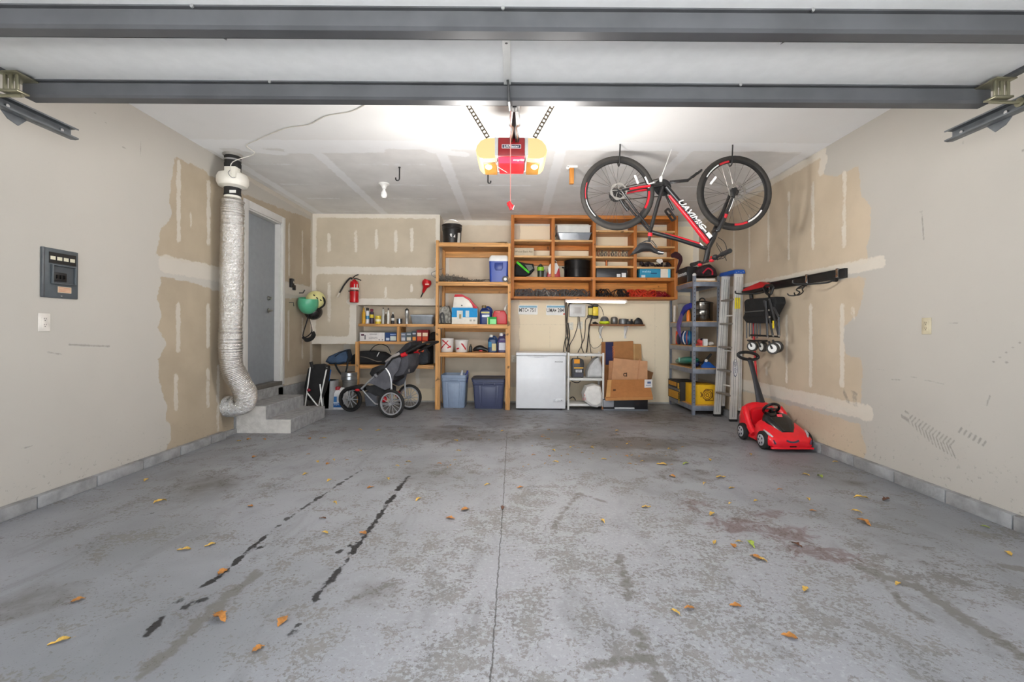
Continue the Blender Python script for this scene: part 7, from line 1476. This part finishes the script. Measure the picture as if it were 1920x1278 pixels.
for (yy) in (4.40, 4.79):
    for s in (-1, 1):
        c = Vector((CX + s * .205, yy, .088)); m = MB(); m.lathe([(.0, -.022), (.07, -.022), (.085, -.016), (.088, 0), (.085, .016), (.07, .022), (0, .022)], c, axis=(1, 0, 0), n=28); w = m.build('wheel', M_rubber, pc_)
        m = MB(); m.lathe([(.055, 0), (.055, .004), (.05, .006), (.0, .008)], c + Vector((s * .022, 0, 0)), axis=(s, 0, 0), n=24); hcap = m.build('hub_cap', M_sil, w)
        for k in range(5): a = 2 * PI * k / 5; m = MB(); p = c + Vector((s * .029, .034 * math.cos(a), .034 * math.sin(a))); m.ell(p, (.003, .011, .011), 8, 5); m.build('hub_hole', P_((50, 50, 64)), hcap)
hp = [Vector((2.655, 4.87, .37)), Vector((2.65, 4.90, .46)), Vector((2.64, 4.95, .60)), Vector((2.63, 5.00, .74)), Vector((2.62, 5.03, .82))]
m = MB(); S_ = spline(hp, 5); m.tube(S_, [.05 - .022 * min(1, i / 10) for i in range(len(S_))], 12, flat=.5); hn = m.build('push_handle', P_((44, 44, 48)), pc_)
a0 = W(1388, 661, 5.06); a1 = W(1425, 661, 5.06); c = Vector((2.62, 5.05, .865))
m = MB(); m.tube([c + Vector((.112 * math.cos(a) - .01, 0.0, .040 * math.sin(a) - .012 * math.cos(a))) for a in [2 * PI * k / 28 for k in range(28)]], .017, 10, closed=True); m.tube([hp[-1], c - Vector((.0, 0, .04))], [.03, .026], 10); m.build('grip_loop', M_black, hn)
m = MB(); m.cyl((2.655, 4.80, .325), (2.655, 4.785, .325), .012, n=12); m.build('handle_knob', P_((70, 14, 20)), rb_)

# ================================================================== folded wagon and broom on the right wall
WXp = 2.74
def V(x, y, X=WXp): return WX(x, y, X)
wg = thing('folding_wagon', V(1425, 662), 'folded black utility wagon hanging from the wall rail', 'wagon')
P = [V(*p) for p in [(1394.5, 565), (1398, 561), (1453, 556), (1455, 568), (1436, 606), (1398, 604), (1392, 596), (1396, 585)]]
m = MB(); m.prism(P, (.11, 0, 0)); fb = m.build('folded_fabric', cloth((24, 24, 25)), wg, bevel=.015, seg=3)
m = MB(); m.tube([V(1396, 585, WXp - .004), V(1433, 582, WXp - .004)], .006, 6); m.build('fold_piping', P_((90, 90, 90)), fb)
m = MB(); m.prism([V(*p, WXp - .03) for p in [(1392, 596), (1434, 592), (1435, 606), (1399, 605)]], (.04, 0, 0)); m.build('front_fold', cloth((16, 16, 17)), fb, bevel=.01)
M_wf = mat('wagon_frame', (70, 70, 72), .4, .5)
for a, b in (((1436, 564), (1439, 632)), ((1443, 560), (1460, 629)), ((1442, 594), (1449, 629)), ((1433, 563), (1441, 596)), ((1451, 576), (1460, 594)), ((1460, 594), (1461, 630))): m = MB(); m.tube([V(*a, WXp - .02), V(*b, WXp - .02)], .011, 8); m.build('frame_bar', M_wf, wg)
for k in range(6): x = 1400 + 5 * k; m = MB(); m.tube([V(x, 604, WXp + .02), V(x, 634 - (k % 2) * 3, WXp + .02)], .008, 8); m.build('frame_bar', M_wf, wg)
for a, b in (((1408, 628), (1461, 631)), ((1402, 638), (1438, 639))): m = MB(); m.tube([V(*a, WXp), V(*b, WXp)], .010, 8); m.build('cross_bar', M_black, wg)
for a in ((1439, 632), (1449, 629), (1460, 629), (1442, 594), (1441, 581)): m = MB(); p = V(*a, WXp - .034); m.cyl(p, p + Vector((.01, 0, 0)), .010, n=10); m.build('rivet', M_steel, wg)
m = MB(); p = V(1449.5, 608, WXp - .035); m.box((p.x, p.y - .012, p.z - .04), (p.x + .004, p.y + .012, p.z + .04)); m.build('yellow_tag', P_((232, 208, 40)), wg)
m = MB(); m.tube([V(1432, 539, 2.80), V(1436, 535, 2.80), V(1447, 534, 2.80), V(1450, 539, 2.80), V(1446, 550, 2.79), V(1442, 553, 2.79), V(1437, 549, 2.79)], .014, 8, closed=True); m.tube([V(1442, 553, 2.79), V(1443, 563, WXp)], .012, 8); m.build('pull_handle', M_black, wg)
for (x, y, r, dX, ed) in ((1411, 649, 9.5, -.01, 0), (1449.5, 653, 11, -.05, 0), (1457, 650, 11, .05, 0), (1430.5, 650, 9.5, .03, 1)):
    c = V(x, y, WXp + dX); r_ = r * px(c.y); ax = Vector((1, -.25, 0)) if not ed else Vector((.3, -1, 0)); ax = Vector((1, .1, 0)) if ed else Vector((.75, .66, 0))
    ax.normalize(); m = MB(); m.lathe([(r_ * .7, -.022), (r_ * .92, -.022), (r_, -.012), (r_, .012), (r_ * .92, .022), (r_ * .7, .022)], c, axis=ax, n=24, ring=True); w = m.build('wheel', P_((56, 54, 52)), wg)
    m = MB(); m.lathe([(0, -.018), (r_ * .74, -.018), (r_ * .74, .018), (0, .018)], c, axis=ax, n=24); m.build('wheel_disc', M_whitep, w)
    m = MB(); m.tube([c - ax * .03, c - ax * .03 + Vector((0, .06, .07))], .010, 8); m.build('fork', M_wf, w)
br_ = thing('broom', V(1414, 757, 2.86), 'red push broom hung head-up behind the folded wagon', 'broom')
m = MB(); m.tube([V(1408, 543, 2.87), V(1421, 757, 2.87)], .013, 10); m.build('pole', P_((196, 30, 36)), br_)
m = MB(); P = [V(*p, 2.80) for p in [(1391, 546), (1394, 541), (1410, 534), (1424, 528), (1436, 532), (1431, 538), (1418, 541), (1404, 544)]]; m.prism(P, (.07, 0, 0)); hd_ = m.build('head', P_((196, 20, 30), .5), br_, bevel=.006)
m = MB(); P = [V(*p, 2.81) for p in [(1390, 546), (1404, 544), (1431, 538), (1430, 543), (1406, 550), (1392, 552)]]; m.prism(P, (.05, 0, 0)); m.build('bristles', P_((26, 22, 22), .8), br_, bevel=.004)
m = MB(); m.tube([V(1408, 549, 2.86), V(1409, 560, 2.86)], .022, 10); m.build('socket', M_black, br_)
# ================================================================== fallen leaves
def leaf_mesh(kind, seed):
    rnd = random.Random(seed); n = 7; V_ = []; Fc = []
    L = 1.0; wd_ = .55 if kind == 'o' else .38
    for i in range(n):
        u = i / (n - 1); w = wd_ * math.sin(PI * min(1, u * 1.02) ** .8) * (1 + (.28 if i % 2 else -.18) * (kind != 's')) if 0 < i < n - 1 else .02
        zz = .16 * math.sin(u * PI * rnd.uniform(.8, 1.4)) + .03
        V_ += [(u - .5, -w / 2, zz + .12 * rnd.random()), (u - .5, 0, zz * .7), (u - .5, w / 2, zz + .12 * rnd.random())]
    for i in range(n - 1):
        for k in range(2): a = 3 * i + k; Fc.append((a, a + 1, a + 4, a + 3))
    b = len(V_); V_ += [(-.5, -.012, .02), (-.5, .012, .02), (-.72, .01, .05), (-.72, -.01, .05)]; Fc.append((b, b + 1, b + 2, b + 3))
    mn = min(v[2] for v in V_); me = bpy.data.meshes.new('leaf'); me.from_pydata([(x, y, z - mn + .01) for x, y, z in V_], [], Fc); me.polygons.foreach_set('use_smooth', [True] * len(me.polygons)); return me
LC = {'y': ((216, 176, 84), 'yellow fallen leaf lying on the grey garage floor', 'yellow fallen leaves'), 'o': ((184, 124, 58), 'orange-brown fallen leaf lying on the grey garage floor', 'orange-brown fallen leaves'), 'b': ((96, 58, 34), 'dark brown curled leaf lying on the grey garage floor', 'dark brown fallen leaves'), 'g': ((158, 176, 72), 'yellow-green fallen leaf lying on the grey garage floor', 'green fallen leaves'), 's': ((176, 132, 62), 'tiny yellow leaf scrap lying on the grey garage floor', 'tiny leaf scraps')}
LM = {}
for k, (c, lab, grp) in LC.items():
    for j in range(3):
        me = leaf_mesh(k, hash((ord(k), j)) % 1000); me.materials.append(mat('leaf_' + k, c, .7, var=.35, scale=3)); LM[k, j] = me
LV = '147,1126,o 111,1204,y 413,1160,o 419,1073,o 345,1031,y 394,1022,y 485,1217,o 529,1166,o 300,942,y 274,901,y 469,949,o 572,889,y 617,901,y 628,944,y 605,972,b 609,999,y 680,1000,o 595,866,y 615,870,o 626,863,y 784,937,y 845,972,o 873,956,o 728,898,y 695,914,o 766,866,y 745,874,y 675,845,y 608,822,y 580,823,o 496,824,o 467,824,o 448,827,y 675,806,y 709,807,y 824,870,o 860,845,y 855,826,y 942,808,y 914,909,y 942,952,b 477,857,o 975,914,o 1130,978,y 1212,951,y 1335,964,y 1241,871,y 1285,870,g 1352,895,y 1205,865,y 1132,861,y 1176,832,y 1175,855,o 1255,841,y 1408,852,y 1537,894,g 1511,891,y 1516,936,y 1525,958,o 1615,935,y 1662,937,b 1606,960,y 1620,981,o 1847,988,g 1890,1038,y 1684,1095,y 1510,1105,y 1379,1136,o 1480,1194,o 1340,1017,y 1386,1016,y 1375,1024,o 1408,1022,g 1417,1046,o 1430,1051,y 1494,1022,b 1462,918,o 1417,939,y 1369,944,y 1320,907,y 1372,915,y 1260,894,o 1566,866,y 1331,862,y 1070,839,y 1038,845,y 1000,853,o 1030,855,o 1042,866,y 1110,840,y 1157,808,y 1015,819,o 1292,1141,o 1266,1149,y'
rl = random.Random(3)
def drop(x, y, k, size):
    p = WF(x, y); o = bpy.data.objects.new('leaf' if k != 's' else 'leaf_scrap', LM[k, rl.randrange(3)]); COL.objects.link(o)
    o.location = (p.x, p.y, .001); o.rotation_euler = (0, 0, rl.uniform(0, 6.28)); o.scale = (size, size, size * .8)
    tag(o, LC[k][1], 'leaf', LC[k][2])
big = {(413, 1160): .075, (1662, 937): .085, (1408, 1022): .075, (1615, 935): .085, (1620, 981): .085, (419, 1073): .06, (1285, 870): .08, (1241, 871): .085, (300, 942): .075, (1352, 895): .08, (1335, 964): .065, (1537, 894): .08}
for s in LV.split():
    x, y, k = s.split(','); x, y = int(x), int(y); drop(x, y, k, big.get((x, y), rl.uniform(.04, .062)))
for i in range(60):
    x, y = (rl.gauss(1130, 90), rl.uniform(800, 875)) if i % 3 else (rl.gauss(820, 110), rl.uniform(795, 880))
    drop(x, y, 's', rl.uniform(.022, .038))
